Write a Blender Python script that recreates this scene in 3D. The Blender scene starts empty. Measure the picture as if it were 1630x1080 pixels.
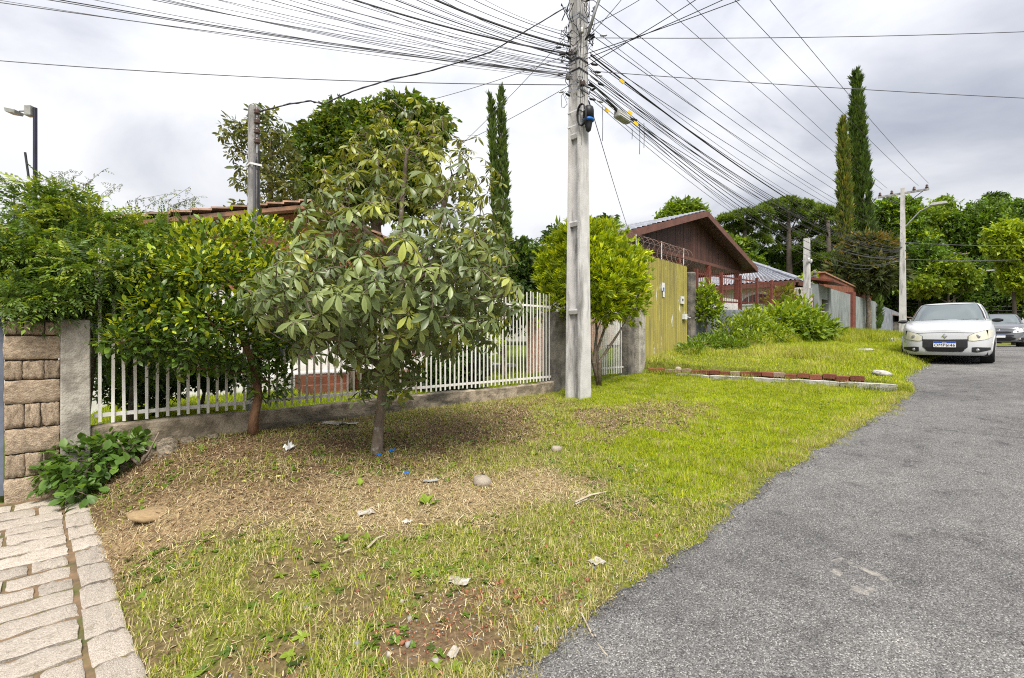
import bpy, math, random
import numpy as np
from mathutils import Vector, Matrix

# ------------------------------------------------------------------ camera, sky, sun, exposure
SC = bpy.context.scene
COL = SC.collection
CAMZ = 1.6
FPX = 760.0                      # focal length in pixels of the 1630 px wide photograph
_cd = bpy.data.cameras.new('camera'); CAM = bpy.data.objects.new('camera', _cd); COL.objects.link(CAM)
_cd.sensor_width = 36.0; _cd.lens = FPX / 1630.0 * 36.0
_cd.clip_start = 0.05; _cd.clip_end = 3000
CAM.location = (0, 0, CAMZ); CAM.rotation_euler = (math.radians(90), 0, 0)
SC.camera = CAM
SUN_AZ = math.radians(172)       # from +Y (view direction) towards +X
SUN_EL = math.radians(54)
WORLD = bpy.data.worlds.new('World'); SC.world = WORLD; WORLD.use_nodes = True

CLOUD1 = (0.17, 0.71, 13.03); CLOUD2 = (3.52, -7.53, 4.16)
def make_world():
    nt = WORLD.node_tree; N = nt.nodes; L = nt.links; N.clear()
    out = N.new('ShaderNodeOutputWorld'); bg = N.new('ShaderNodeBackground')
    L.new(bg.outputs[0], out.inputs[0])
    sky = N.new('ShaderNodeTexSky'); sky.sky_type = 'NISHITA'; sky.sun_disc = False
    sky.sun_elevation = SUN_EL; sky.sun_rotation = SUN_AZ
    tc = N.new('ShaderNodeTexCoord')
    sep = N.new('ShaderNodeSeparateXYZ'); L.new(tc.outputs['Generated'], sep.inputs[0])
    def math_(op, a, b=None, clamp=False):
        m = N.new('ShaderNodeMath'); m.operation = op; m.use_clamp = clamp
        for i, v in enumerate((a, b)):
            if v is None: continue
            if isinstance(v, (int, float)): m.inputs[i].default_value = v
            else: L.new(v, m.inputs[i])
        return m.outputs[0]
    # cloud layer: project the direction on a flat cloud ceiling
    zz = math_('ADD', math_('MAXIMUM', sep.outputs[2], 0.0), 0.22)
    cx = math_('DIVIDE', sep.outputs[0], zz); cy = math_('DIVIDE', sep.outputs[1], zz)
    comb = N.new('ShaderNodeCombineXYZ'); L.new(cx, comb.inputs[0]); L.new(cy, comb.inputs[1])
    mp = N.new('ShaderNodeMapping'); mp.inputs['Location'].default_value = CLOUD1
    L.new(comb.outputs[0], mp.inputs[0])
    n1 = N.new('ShaderNodeTexNoise'); n1.inputs['Scale'].default_value = 1.35; n1.inputs['Detail'].default_value = 7
    n1.inputs['Roughness'].default_value = 0.52; n1.inputs['Distortion'].default_value = 0.35
    L.new(mp.outputs[0], n1.inputs['Vector'])
    n2 = N.new('ShaderNodeTexNoise'); n2.inputs['Scale'].default_value = 0.42; n2.inputs['Detail'].default_value = 2
    mp2 = N.new('ShaderNodeMapping'); mp2.inputs['Location'].default_value = CLOUD2; L.new(comb.outputs[0], mp2.inputs[0]); L.new(mp2.outputs[0], n2.inputs['Vector'])
    f = math_('ADD', math_('MULTIPLY', n2.outputs['Fac'], 0.9), math_('MULTIPLY', n1.outputs['Fac'], 1.1))
    ramp = N.new('ShaderNodeValToRGB'); L.new(math_('SUBTRACT', f, 0.475), ramp.inputs[0])
    e = ramp.color_ramp.elements
    e[0].position = 0.27; e[0].color = (0.178, 0.187, 0.218, 1)
    e[1].position = 0.66; e[1].color = (0.405, 0.405, 0.41, 1)
    m = e.new(0.40); m.color = (0.238, 0.245, 0.270, 1)
    m = e.new(0.51); m.color = (0.318, 0.322, 0.337, 1)
    # overcast luminance rises towards the zenith
    el = math_('ADD', math_('MULTIPLY', math_('MAXIMUM', sep.outputs[2], 0.0), 1.19), 0.60)   # CIE overcast sky, 1 at 20 degrees
    mul = N.new('ShaderNodeVectorMath'); mul.operation = 'SCALE'
    L.new(ramp.outputs[0], mul.inputs[0]); L.new(el, mul.inputs['Scale'])
    skm = N.new('ShaderNodeVectorMath'); skm.operation = 'SCALE'; L.new(sky.outputs[0], skm.inputs[0]); skm.inputs['Scale'].default_value = 0.07
    mix = N.new('ShaderNodeMix'); mix.data_type = 'RGBA'; mix.inputs['Factor'].default_value = 0.93
    L.new(skm.outputs[0], mix.inputs['A']); L.new(mul.outputs[0], mix.inputs['B'])
    L.new(mix.outputs['Result'], bg.inputs[0]); bg.inputs[1].default_value = 1.0
make_world()
_sl = bpy.data.lights.new('sun', 'SUN'); _sl.energy = 2.1; _sl.angle = math.radians(28); _sl.color = (1.0, 0.95, 0.86)
SUN = bpy.data.objects.new('sun', _sl); COL.objects.link(SUN)
SUN.location = (-10, 20, 40)
SUN.rotation_euler = Vector((math.sin(SUN_AZ) * math.cos(SUN_EL), math.cos(SUN_AZ) * math.cos(SUN_EL), math.sin(SUN_EL))).to_track_quat('Z', 'Y').to_euler()
SC.view_settings.view_transform = 'Standard'; SC.view_settings.look = 'None'
SC.view_settings.gamma = 1; SC.view_settings.use_curve_mapping = False
SC.view_settings.exposure = 1.5
SC.render.engine = 'CYCLES'
SC.cycles.max_bounces = 6; SC.cycles.diffuse_bounces = 3; SC.cycles.glossy_bounces = 2
SC.cycles.transmission_bounces = 4; SC.cycles.transparent_max_bounces = 6
SC.cycles.use_denoising = False; SC.cycles.filter_width = 1.1

# ------------------------------------------------------------------ helpers
R2 = math.sqrt(0.5)
def W(s, u, z=0.0):                                   # street frame (s along the street, u away from it) to world
    return Vector(((s - u) * R2, (s + u) * R2, z))
def SU(X, Y): return ((X + Y) * R2, (Y - X) * R2)
def P(px, py, Y):                                     # a photographed point at depth Y
    return Vector(((px - 815.0) * Y / FPX, Y, CAMZ - (py - 540.0) * Y / FPX))
STREET = math.radians(45)

def link(o, parent=None):
    COL.objects.link(o)
    if parent is not None: o.parent = parent
    return o
def tag(o, label=None, cat=None, group=None, kind=None):
    if label: o['label'] = label
    if cat: o['category'] = cat
    if group: o['group'] = group
    if kind: o['kind'] = kind
    return o
def thing(name, label, cat, loc=(0, 0, 0), rz=0.0, group=None):
    o = bpy.data.objects.new(name, None); o.empty_display_size = 0.2
    o.location = loc; o.rotation_euler = (0, 0, rz); link(o)
    return tag(o, label, cat, group)
def copy_tree(root, **kw):
    r = root.copy(); COL.objects.link(r)
    for ch in list(root.children):
        c = ch.copy(); COL.objects.link(c); c.parent = r
        for g in list(ch.children):
            d = g.copy(); COL.objects.link(d); d.parent = c
    return r

class MB:
    """collects faces; build() links them as one mesh object"""
    def __init__(self): self.v = []; self.f = []; self.m = []
    def add(self, vs, fs, m=0):
        b = len(self.v); self.v += [tuple(p) for p in vs]
        for q in fs: self.f.append(tuple(b + i for i in q)); self.m.append(m)
        return self
    def box(self, x0, x1, y0, y1, z0, z1, m=0, M=None):
        vs = [Vector(p) for p in ((x0,y0,z0),(x1,y0,z0),(x1,y1,z0),(x0,y1,z0),(x0,y0,z1),(x1,y0,z1),(x1,y1,z1),(x0,y1,z1))]
        if M is not None: vs = [M @ p for p in vs]
        return self.add(vs, ((0,3,2,1),(4,5,6,7),(0,1,5,4),(1,2,6,5),(2,3,7,6),(3,0,4,7)), m)
    def frustum(self, c0, a0, b0, c1, a1, b1, m=0):      # rectangle (half sizes a,b) at c0 to one at c1
        vs = []
        for c, a, b in ((c0, a0, b0), (c1, a1, b1)):
            vs += [(c[0]-a, c[1]-b, c[2]), (c[0]+a, c[1]-b, c[2]), (c[0]+a, c[1]+b, c[2]), (c[0]-a, c[1]+b, c[2])]
        return self.add(vs, ((0,3,2,1),(4,5,6,7),(0,1,5,4),(1,2,6,5),(2,3,7,6),(3,0,4,7)), m)
    def tube(self, pts, r, n=6, m=0, caps=True):
        pts = [Vector(p) for p in pts]; k = len(pts)
        rs = r if hasattr(r, '__len__') else [r] * k
        vs = []; prev = None
        for i, p in enumerate(pts):
            d = (pts[min(i+1, k-1)] - pts[max(i-1, 0)])
            d = d.normalized() if d.length > 1e-9 else Vector((0,0,1))
            if prev is None:
                a = d.cross(Vector((0,0,1)) if abs(d.z) < 0.9 else Vector((1,0,0))).normalized()
            else:
                a = (prev - d * prev.dot(d)); a = a.normalized() if a.length > 1e-6 else d.orthogonal().normalized()
            prev = a; b = d.cross(a)
            for j in range(n):
                t = 2 * math.pi * j / n
                vs.append(p + (a * math.cos(t) + b * math.sin(t)) * rs[i])
        fs = []
        for i in range(k - 1):
            for j in range(n):
                fs.append((i*n+j, i*n+(j+1) % n, (i+1)*n+(j+1) % n, (i+1)*n+j))
        if caps: fs.append(tuple(range(n-1, -1, -1))); fs.append(tuple((k-1)*n+j for j in range(n)))
        return self.add(vs, fs, m)
    def lathe(self, prof, n=16, c=(0,0,0), axis='z', m=0):
        vs = []; fs = []; k = len(prof)
        for r, h in prof:
            for j in range(n):
                t = 2*math.pi*j/n; p = (r*math.cos(t), r*math.sin(t), h)
                if axis == 'x': p = (p[2], p[0], p[1])
                if axis == 'y': p = (p[0], p[2], p[1])
                vs.append((p[0]+c[0], p[1]+c[1], p[2]+c[2]))
        for i in range(k-1):
            for j in range(n): fs.append((i*n+j, i*n+(j+1) % n, (i+1)*n+(j+1) % n, (i+1)*n+j))
        return self.add(vs, fs, m)
    def quad(self, a, b, c, d, m=0): return self.add((a, b, c, d), ((0,1,2,3),), m)
    def prism(self, poly, d, m=0):                        # polygon (3D points) extruded by vector d
        n = len(poly); d = Vector(d); vs = [Vector(p) for p in poly]; vs += [p + d for p in vs]
        fs = [tuple(range(n-1, -1, -1)), tuple(range(n, 2*n))] + [(i, (i+1) % n, n+(i+1) % n, n+i) for i in range(n)]
        return self.add(vs, fs, m)
    def mesh(self, name, mats, smooth=False):
        me = bpy.data.meshes.new(name); me.from_pydata(self.v, [], self.f)
        if not isinstance(mats, (list, tuple)): mats = [mats]
        for x in mats: me.materials.append(x)
        if len(mats) > 1: me.polygons.foreach_set('material_index', self.m)
        if smooth: me.polygons.foreach_set('use_smooth', [True] * len(self.f))
        me.update(); return me
    def build(self, name, mats, parent=None, smooth=False, loc=None, rz=None, bevel=0):
        o = bpy.data.objects.new(name, self.mesh(name, mats, smooth)); link(o, parent)
        if loc is not None: o.location = loc
        if rz is not None: o.rotation_euler = (0, 0, rz)
        if bevel:
            b = o.modifiers.new('bevel', 'BEVEL'); b.width = bevel; b.segments = 2; b.limit_method = 'ANGLE'
        return o

def np_mesh(name, V, F, mat, col=None, smooth=False):
    V = np.asarray(V, np.float32).reshape(-1, 3); F = np.asarray(F, np.int32); n, k = F.shape
    me = bpy.data.meshes.new(name)
    me.vertices.add(len(V)); me.vertices.foreach_set('co', V.ravel())
    me.loops.add(n * k); me.loops.foreach_set('vertex_index', F.ravel())
    me.polygons.add(n); me.polygons.foreach_set('loop_start', np.arange(0, n * k, k, dtype=np.int32))
    if smooth: me.polygons.foreach_set('use_smooth', np.ones(n, bool))
    if col is not None:
        at = me.attributes.new('Col', 'FLOAT_COLOR', 'POINT')
        c = np.ones((len(V), 4), np.float32); c[:, :3] = col; at.data.foreach_set('color', c.ravel())
    me.materials.append(mat); me.update(calc_edges=True); return me
def np_obj(name, V, F, mat, col=None, parent=None, smooth=False):
    return link(bpy.data.objects.new(name, np_mesh(name, V, F, mat, col, smooth)), parent)

def instance_np(T, pos, R, scl, col, jit=0.0, rng=None):
    """template T=(V,F,shade) copied at pos with rotation R and scale"""
    TV, TF, TS = T; n = len(TV); N = len(pos)
    scl = np.asarray(scl, float)
    if scl.ndim == 1: scl = scl[:, None]
    local = TV[None] * (scl[:, None, :] if scl.shape[1] == 3 else scl[:, None])
    V = np.einsum('nij,nkj->nki', R, local) + np.asarray(pos)[:, None, :]
    F = (TF[None] + (np.arange(N) * n)[:, None, None]).reshape(-1, TF.shape[1])
    C = np.asarray(col)[:, None, :] * TS[None, :, None]
    return V.reshape(-1, 3), F, C.reshape(-1, 3)

def frames(d, up):
    """rotation matrices whose y axis is d and z axis is near up"""
    d = d / np.maximum(np.linalg.norm(d, axis=1, keepdims=True), 1e-9)
    x = np.cross(d, up); ln = np.linalg.norm(x, axis=1, keepdims=True)
    x = np.where(ln > 1e-5, x / np.maximum(ln, 1e-9), np.array([[1.0, 0, 0]]))
    z = np.cross(x, d)
    return np.stack([x, d, z], axis=2)

def vnoise(x, y, seed=0):
    x = np.asarray(x, float); y = np.asarray(y, float)
    xi = np.floor(x).astype(np.int64); yi = np.floor(y).astype(np.int64); fx = x - xi; fy = y - yi
    fx = fx*fx*(3-2*fx); fy = fy*fy*(3-2*fy)
    def h(a, b):
        n = (a * 374761393 + b * 668265263 + seed * 974634777) & 0x7fffffff
        n = ((n ^ (n >> 13)) * 1274126177) & 0x7fffffff
        return ((n ^ (n >> 16)) & 0xffff) / 65535.0
    return (h(xi, yi)*(1-fx) + h(xi+1, yi)*fx)*(1-fy) + (h(xi, yi+1)*(1-fx) + h(xi+1, yi+1)*fx)*fy
def fbm(x, y, seed=0, o=3):
    t = 0; a = 0.5; s = 0
    for i in range(o): t = t + a*vnoise(np.asarray(x)*2**i, np.asarray(y)*2**i, seed+i); s += a; a *= 0.5
    return t / s
def sstep(a, b, x): t = np.clip((np.asarray(x, float)-a)/(b-a), 0, 1); return t*t*(3-2*t)

# ------------------------------------------------------------------ materials
def mat(name, col, col2=None, scale=4.0, rough=0.75, bump=0.0, bscale=40.0, spec=0.3, metallic=0.0, stretch=(1,1,1),
        lo=0.35, hi=0.65, detail=6.0, stain=None, stain_scale=1.2, stain_lo=0.5, stain_hi=0.7, stain_stretch=(1,1,1),
        coat=0.0, rand=0.0, attr=False, dist=0.02):
    m = bpy.data.materials.new(name); m.use_nodes = True
    nt = m.node_tree; N = nt.nodes; L = nt.links; b = N['Principled BSDF']
    b.inputs['Roughness'].default_value = rough; b.inputs['Metallic'].default_value = metallic
    b.inputs['Specular IOR Level'].default_value = spec; b.inputs['Coat Weight'].default_value = coat
    tc = N.new('ShaderNodeTexCoord'); oi = N.new('ShaderNodeObjectInfo')
    off = N.new('ShaderNodeVectorMath'); off.operation = 'SCALE'; off.inputs[0].default_value = (17.3, 9.1, 5.7)
    L.new(oi.outputs['Random'], off.inputs['Scale'])
    def vec(st):
        a = N.new('ShaderNodeVectorMath'); a.operation = 'ADD'; L.new(tc.outputs['Object'], a.inputs[0]); L.new(off.outputs[0], a.inputs[1])
        mp = N.new('ShaderNodeMapping'); mp.inputs['Scale'].default_value = st; L.new(a.outputs[0], mp.inputs[0]); return mp.outputs[0]
    def noise(v, sc, det=detail):
        n = N.new('ShaderNodeTexNoise'); n.inputs['Scale'].default_value = sc; n.inputs['Detail'].default_value = det
        n.inputs['Roughness'].default_value = 0.6; L.new(v, n.inputs['Vector']); return n.outputs['Fac']
    def rng_(f, a, c):
        r = N.new('ShaderNodeMapRange'); r.inputs['From Min'].default_value = a; r.inputs['From Max'].default_value = c; L.new(f, r.inputs['Value']); return r.outputs[0]
    def mixc(f, A, B):
        x = N.new('ShaderNodeMix'); x.data_type = 'RGBA'
        if f is None: pass
        elif isinstance(f, float): x.inputs['Factor'].default_value = f
        else: L.new(f, x.inputs['Factor'])
        for k, v in (('A', A), ('B', B)):
            if isinstance(v, tuple): x.inputs[k].default_value = (*v[:3], 1)
            else: L.new(v, x.inputs[k])
        return x.outputs['Result']
    v = vec(stretch)
    c = None
    if attr:
        at = N.new('ShaderNodeAttribute'); at.attribute_name = 'Col'; c = at.outputs['Color']
        if col2 is not None:
            f = rng_(noise(v, scale), lo, hi)
            mm = N.new('ShaderNodeMix'); mm.data_type = 'RGBA'; mm.blend_type = 'MULTIPLY'; mm.inputs['Factor'].default_value = 1.0
            L.new(c, mm.inputs['A']); L.new(mixc(f, col, col2), mm.inputs['B']); c = mm.outputs['Result']
    elif col2 is not None:
        c = mixc(rng_(noise(v, scale), lo, hi), col, col2)
    if stain is not None:
        f = rng_(noise(vec(stain_stretch), stain_scale), stain_lo, stain_hi)
        c = mixc(f, c if c is not None else col, stain)
    if rand > 0:
        hs = N.new('ShaderNodeHueSaturation')
        r = N.new('ShaderNodeMapRange'); r.inputs['To Min'].default_value = 1 - rand; r.inputs['To Max'].default_value = 1 + rand
        L.new(oi.outputs['Random'], r.inputs['Value']); L.new(r.outputs[0], hs.inputs['Value'])
        if c is None: hs.inputs['Color'].default_value = (*col, 1)
        else: L.new(c, hs.inputs['Color'])
        c = hs.outputs['Color']
    if c is None: b.inputs['Base Color'].default_value = (*col, 1)
    else: L.new(c, b.inputs['Base Color'])
    if bump > 0:
        bp = N.new('ShaderNodeBump'); bp.inputs['Strength'].default_value = bump; bp.inputs['Distance'].default_value = dist
        L.new(noise(v, bscale, 4.0), bp.inputs['Height']); L.new(bp.outputs[0], b.inputs['Normal'])
    return m

def leafmat(name, rough=0.45, spec=0.4, trans=0.3, tint=(1.25, 1.2, 0.5), rand=0.12):
    m = bpy.data.materials.new(name); m.use_nodes = True
    nt = m.node_tree; N = nt.nodes; L = nt.links; b = N['Principled BSDF']; out = N['Material Output']
    at = N.new('ShaderNodeAttribute'); at.attribute_name = 'Col'
    oi = N.new('ShaderNodeObjectInfo'); hs = N.new('ShaderNodeHueSaturation')
    r = N.new('ShaderNodeMapRange'); r.inputs['To Min'].default_value = 1 - rand; r.inputs['To Max'].default_value = 1 + rand
    L.new(oi.outputs['Random'], r.inputs['Value']); L.new(r.outputs[0], hs.inputs['Value']); L.new(at.outputs['Color'], hs.inputs['Color'])
    L.new(hs.outputs[0], b.inputs['Base Color']); b.inputs['Roughness'].default_value = rough; b.inputs['Specular IOR Level'].default_value = spec
    tr = N.new('ShaderNodeBsdfTranslucent')
    mu = N.new('ShaderNodeMix'); mu.data_type = 'RGBA'; mu.blend_type = 'MULTIPLY'; mu.inputs['Factor'].default_value = 1
    L.new(hs.outputs[0], mu.inputs['A']); mu.inputs['B'].default_value = (*tint, 1); L.new(mu.outputs['Result'], tr.inputs['Color'])
    mx = N.new('ShaderNodeMixShader'); mx.inputs[0].default_value = trans
    L.new(b.outputs[0], mx.inputs[1]); L.new(tr.outputs[0], mx.inputs[2]); L.new(mx.outputs[0], out.inputs[0])
    return m

def asphalt_mat():
    m = bpy.data.materials.new('asphalt'); m.use_nodes = True
    nt = m.node_tree; N = nt.nodes; L = nt.links; b = N['Principled BSDF']
    tc = N.new('ShaderNodeTexCoord')
    def noise(sc, det=3.0, rough=0.6):
        n = N.new('ShaderNodeTexNoise'); n.inputs['Scale'].default_value = sc; n.inputs['Detail'].default_value = det; n.inputs['Roughness'].default_value = rough
        L.new(tc.outputs['Object'], n.inputs['Vector']); return n.outputs['Fac']
    def ramp(f, stops):
        r = N.new('ShaderNodeValToRGB'); L.new(f, r.inputs[0]); e = r.color_ramp.elements
        e[0].position, e[0].color = stops[0][0], (*stops[0][1], 1); e[1].position, e[1].color = stops[-1][0], (*stops[-1][1], 1)
        for p, c in stops[1:-1]: x = e.new(p); x.color = (*c, 1)
        return r.outputs[0]
    def mul(a, c):
        x = N.new('ShaderNodeMix'); x.data_type = 'RGBA'; x.blend_type = 'MULTIPLY'; x.inputs['Factor'].default_value = 1
        L.new(a, x.inputs['A']); L.new(c, x.inputs['B']); return x.outputs['Result']
    vo = N.new('ShaderNodeTexVoronoi'); vo.inputs['Scale'].default_value = 150; L.new(tc.outputs['Object'], vo.inputs['Vector'])
    sp = N.new('ShaderNodeSeparateColor'); L.new(vo.outputs['Color'], sp.inputs[0])
    stones = ramp(sp.outputs[0], [(0.0, (0.048, 0.047, 0.046)), (0.30, (0.105, 0.102, 0.101)), (0.60, (0.140, 0.136, 0.134)), (0.85, (0.185, 0.18, 0.176)), (1.0, (0.34, 0.33, 0.315))])
    fine = ramp(noise(160, 2), [(0.3, (0.7, 0.7, 0.7)), (0.7, (1.25, 1.25, 1.25))])
    blot = ramp(noise(0.55, 7), [(0.32, (0.66, 0.66, 0.67)), (0.47, (0.95, 0.95, 0.95)), (0.56, (1.05, 1.05, 1.04)), (0.72, (1.40, 1.38, 1.34))])
    mid = ramp(noise(4, 6), [(0.30, (0.62, 0.62, 0.63)), (0.42, (0.95, 0.95, 0.95)), (0.6, (1.06, 1.06, 1.06)), (0.74, (1.30, 1.29, 1.26))])
    c = mul(mul(mul(stones, fine), blot), mid)
    # cracks: thin lines where a warped noise crosses a level
    v2 = N.new('ShaderNodeTexVoronoi'); v2.feature = 'DISTANCE_TO_EDGE'; v2.inputs['Scale'].default_value = 0.55
    wr = N.new('ShaderNodeTexNoise'); wr.inputs['Scale'].default_value = 3.0; wr.inputs['Detail'].default_value = 5; L.new(tc.outputs['Object'], wr.inputs['Vector'])
    wv = N.new('ShaderNodeVectorMath'); wv.operation = 'SCALE'; wv.inputs['Scale'].default_value = 0.5; L.new(wr.outputs['Color'], wv.inputs[0])
    wa = N.new('ShaderNodeVectorMath'); wa.operation = 'ADD'; L.new(tc.outputs['Object'], wa.inputs[0]); L.new(wv.outputs[0], wa.inputs[1]); L.new(wa.outputs[0], v2.inputs['Vector'])
    g = N.new('ShaderNodeMath'); g.operation = 'MULTIPLY'; L.new(noise(0.45, 3), g.inputs[0]); g.inputs[1].default_value = 1.0
    gm = N.new('ShaderNodeMapRange'); gm.inputs['From Min'].default_value = 0.60; gm.inputs['From Max'].default_value = 0.66; gm.inputs['To Max'].default_value = 0.006; L.new(g.outputs[0], gm.inputs['Value'])
    lt = N.new('ShaderNodeMath'); lt.operation = 'LESS_THAN'; L.new(v2.outputs['Distance'], lt.inputs[0]); L.new(gm.outputs[0], lt.inputs[1])
    x = N.new('ShaderNodeMix'); x.data_type = 'RGBA'; L.new(lt.outputs[0], x.inputs['Factor']); L.new(c, x.inputs['A']); x.inputs['B'].default_value = (0.035, 0.034, 0.034, 1)
    c = x.outputs['Result']
    # an old seam across the lane
    sx = N.new('ShaderNodeSeparateXYZ'); L.new(wa.outputs[0], sx.inputs[0])
    d = N.new('ShaderNodeMath'); d.operation = 'SUBTRACT'; L.new(sx.outputs[0], d.inputs[0]); d.inputs[1].default_value = 8.95
    ab = N.new('ShaderNodeMath'); ab.operation = 'ABSOLUTE'; L.new(d.outputs[0], ab.inputs[0])
    l2 = N.new('ShaderNodeMath'); l2.operation = 'LESS_THAN'; L.new(ab.outputs[0], l2.inputs[0]); l2.inputs[1].default_value = 0.012
    x2 = N.new('ShaderNodeMix'); x2.data_type = 'RGBA'; L.new(l2.outputs[0], x2.inputs['Factor']); L.new(c, x2.inputs['A']); x2.inputs['B'].default_value = (0.06, 0.058, 0.056, 1)
    # pale scuffed arc on the lane
    vd = N.new('ShaderNodeVectorMath'); vd.operation = 'DISTANCE'; L.new(wa.outputs[0], vd.inputs[0]); vd.inputs[1].default_value = (4.02, 0.88, 0.30)
    rg = N.new('ShaderNodeMath'); rg.operation = 'COMPARE'; L.new(vd.outputs['Value'], rg.inputs[0]); rg.inputs[1].default_value = 0.15; rg.inputs[2].default_value = 0.03
    ms = N.new('ShaderNodeMapRange'); ms.inputs['From Min'].default_value = 0.45; ms.inputs['From Max'].default_value = 0.65; ms.inputs['To Max'].default_value = 0.7; L.new(noise(11, 4), ms.inputs['Value'])
    mm = N.new('ShaderNodeMath'); mm.operation = 'MULTIPLY'; L.new(rg.outputs[0], mm.inputs[0]); L.new(ms.outputs[0], mm.inputs[1])
    x3 = N.new('ShaderNodeMix'); x3.data_type = 'RGBA'; L.new(mm.outputs[0], x3.inputs['Factor']); L.new(x2.outputs['Result'], x3.inputs['A']); x3.inputs['B'].default_value = (0.36, 0.33, 0.29, 1)
    L.new(x3.outputs['Result'], b.inputs['Base Color'])
    b.inputs['Roughness'].default_value = 0.85; b.inputs['Specular IOR Level'].default_value = 0.25
    bp = N.new('ShaderNodeBump'); bp.inputs['Strength'].default_value = 0.6; bp.inputs['Distance'].default_value = 0.006
    L.new(vo.outputs['Distance'], bp.inputs['Height']); bp.invert = True; L.new(bp.outputs[0], b.inputs['Normal'])
    return m

M = {}
M['ground'] = mat('soil_and_turf', (1.25,1.25,1.25), (0.55,0.55,0.55), scale=28, rough=0.95, spec=0.1, bump=0.7, bscale=60, attr=True, dist=0.015)
M['asphalt'] = asphalt_mat()
M['granite'] = mat('granite_paver', (0.60,0.53,0.45), (0.36,0.31,0.26), scale=26, rough=0.85, bump=1.0, bscale=38, rand=0.14, stain=(0.24,0.20,0.14), stain_scale=5, stain_lo=0.55, stain_hi=0.8, dist=0.012)
M['pillar_stone'] = mat('pillar_stone', (0.50,0.40,0.29), (0.27,0.20,0.14), scale=9, rough=0.9, bump=0.9, bscale=26, rand=0.13, stain=(0.17,0.14,0.11), stain_scale=4, stain_lo=0.55, stain_hi=0.8)
M['mortar'] = mat('mortar', (0.16,0.13,0.10), (0.07,0.06,0.05), scale=12, rough=0.95, bump=0.5)
M['concrete'] = mat('weathered_concrete', (0.38,0.355,0.31), (0.21,0.19,0.165), scale=5, lo=.42, hi=.6, rough=0.9, bump=0.7, bscale=30, stain=(0.09,0.085,0.075), stain_scale=1.6, stain_lo=0.52, stain_hi=0.75, stain_stretch=(1,1,0.35))
M['concrete_dark'] = mat('dark_weathered_concrete', (0.20,0.18,0.155), (0.07,0.065,0.06), scale=4, rough=0.95, bump=0.6, bscale=25, stain=(0.30,0.27,0.23), stain_scale=2.5, stain_lo=0.58, stain_hi=0.75, stain_stretch=(1,1,0.4))
M['concrete_wall'] = mat('mossy_concrete', (0.36,0.30,0.225), (0.17,0.14,0.10), scale=5, lo=.42, hi=.58, rough=0.95, bump=1.0, bscale=18, stain=(0.06,0.055,0.045), stain_scale=2.2, stain_lo=0.5, stain_hi=0.68, stain_stretch=(0.5,1,1.6))
M['pole_concrete'] = mat('pole_concrete', (0.56,0.55,0.54), (0.44,0.43,0.42), scale=3, rough=0.85, bump=0.25, bscale=50, stain=(0.14,0.135,0.13), stain_scale=5, stain_lo=0.50, stain_hi=0.72, stain_stretch=(1,1,0.18))
M['pole_dark'] = mat('pole_concrete_aged', (0.40,0.39,0.38), (0.17,0.165,0.16), scale=7, rough=0.9, bump=0.4, bscale=60, stretch=(1,1,0.4))
M['white_paint'] = mat('white_fence_paint', (0.74,0.73,0.70), (0.60,0.58,0.54), scale=7, rough=0.55, spec=0.4, stain=(0.22,0.15,0.10), stain_scale=9, stain_lo=0.64, stain_hi=0.74, rand=0.10)
M['worn_paint'] = mat('worn_fence_paint', (0.60,0.57,0.52), (0.36,0.31,0.25), scale=8, rough=0.65, stain=(0.17,0.10,0.06), stain_scale=12, stain_lo=0.55, stain_hi=0.68, rand=0.15)
M['gate_blue'] = mat('blue_grey_gate_paint', (0.16,0.19,0.25), (0.11,0.13,0.17), scale=6, rough=0.5)
M['yellow_sheet'] = mat('ochre_painted_sheet', (0.33,0.285,0.06), (0.19,0.165,0.055), scale=5, rough=0.6, spec=0.4, stretch=(1.6,1,0.12), lo=0.40, hi=0.68, stain=(0.52,0.52,0.47), stain_scale=6, stain_lo=0.62, stain_hi=0.66, stain_stretch=(1.5,1,0.2))
M['steel'] = mat('galvanised_steel', (0.45,0.46,0.47), (0.3,0.31,0.32), scale=20, rough=0.45, metallic=0.7)
M['dark_metal'] = mat('dark_metal', (0.03,0.03,0.035), (0.015,0.015,0.02), scale=10, rough=0.5, metallic=0.3)
M['cable'] = mat('black_cable', (0.018,0.018,0.020), rough=0.6)
M['cable_grey'] = mat('grey_cable', (0.10,0.10,0.115), rough=0.55)
M['bluepole'] = mat('dark_blue_pole_paint', (0.028,0.025,0.06), (0.02,0.02,0.03), rough=0.5)
M['porcelain'] = mat('insulator_glaze', (0.07,0.035,0.025), rough=0.25, spec=0.6)
M['porcelain_w'] = mat('insulator_pale', (0.45,0.44,0.42), rough=0.3, spec=0.5)
M['white_plastic'] = mat('white_plastic', (0.72,0.72,0.72), (0.6,0.6,0.6), scale=10, rough=0.45)
M['grey_plastic'] = mat('grey_plastic', (0.36,0.365,0.35), (0.26,0.26,0.25), scale=12, rough=0.5)
M['black_plastic'] = mat('black_plastic', (0.014,0.015,0.018), rough=0.45)
M['blue_plastic'] = mat('blue_plastic', (0.01,0.14,0.52), rough=0.4)
M['yellow_plastic'] = mat('yellow_plastic', (0.65,0.42,0.01), rough=0.5)
M['bark'] = mat('grey_brown_bark', (0.22,0.175,0.135), (0.11,0.085,0.065), scale=14, rough=0.95, bump=0.8, bscale=22, stretch=(1,1,0.4), stain=(0.34,0.33,0.29), stain_scale=9, stain_lo=0.58, stain_hi=0.66)
M['bark_far'] = mat('dark_far_bark', (0.085,0.07,0.055), (0.05,0.04,0.032), scale=3, rough=0.95)
M['bark_red'] = mat('reddish_bark', (0.22,0.125,0.07), (0.11,0.06,0.038), scale=10, rough=0.95, bump=0.6, stretch=(1,1,0.4))
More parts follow.
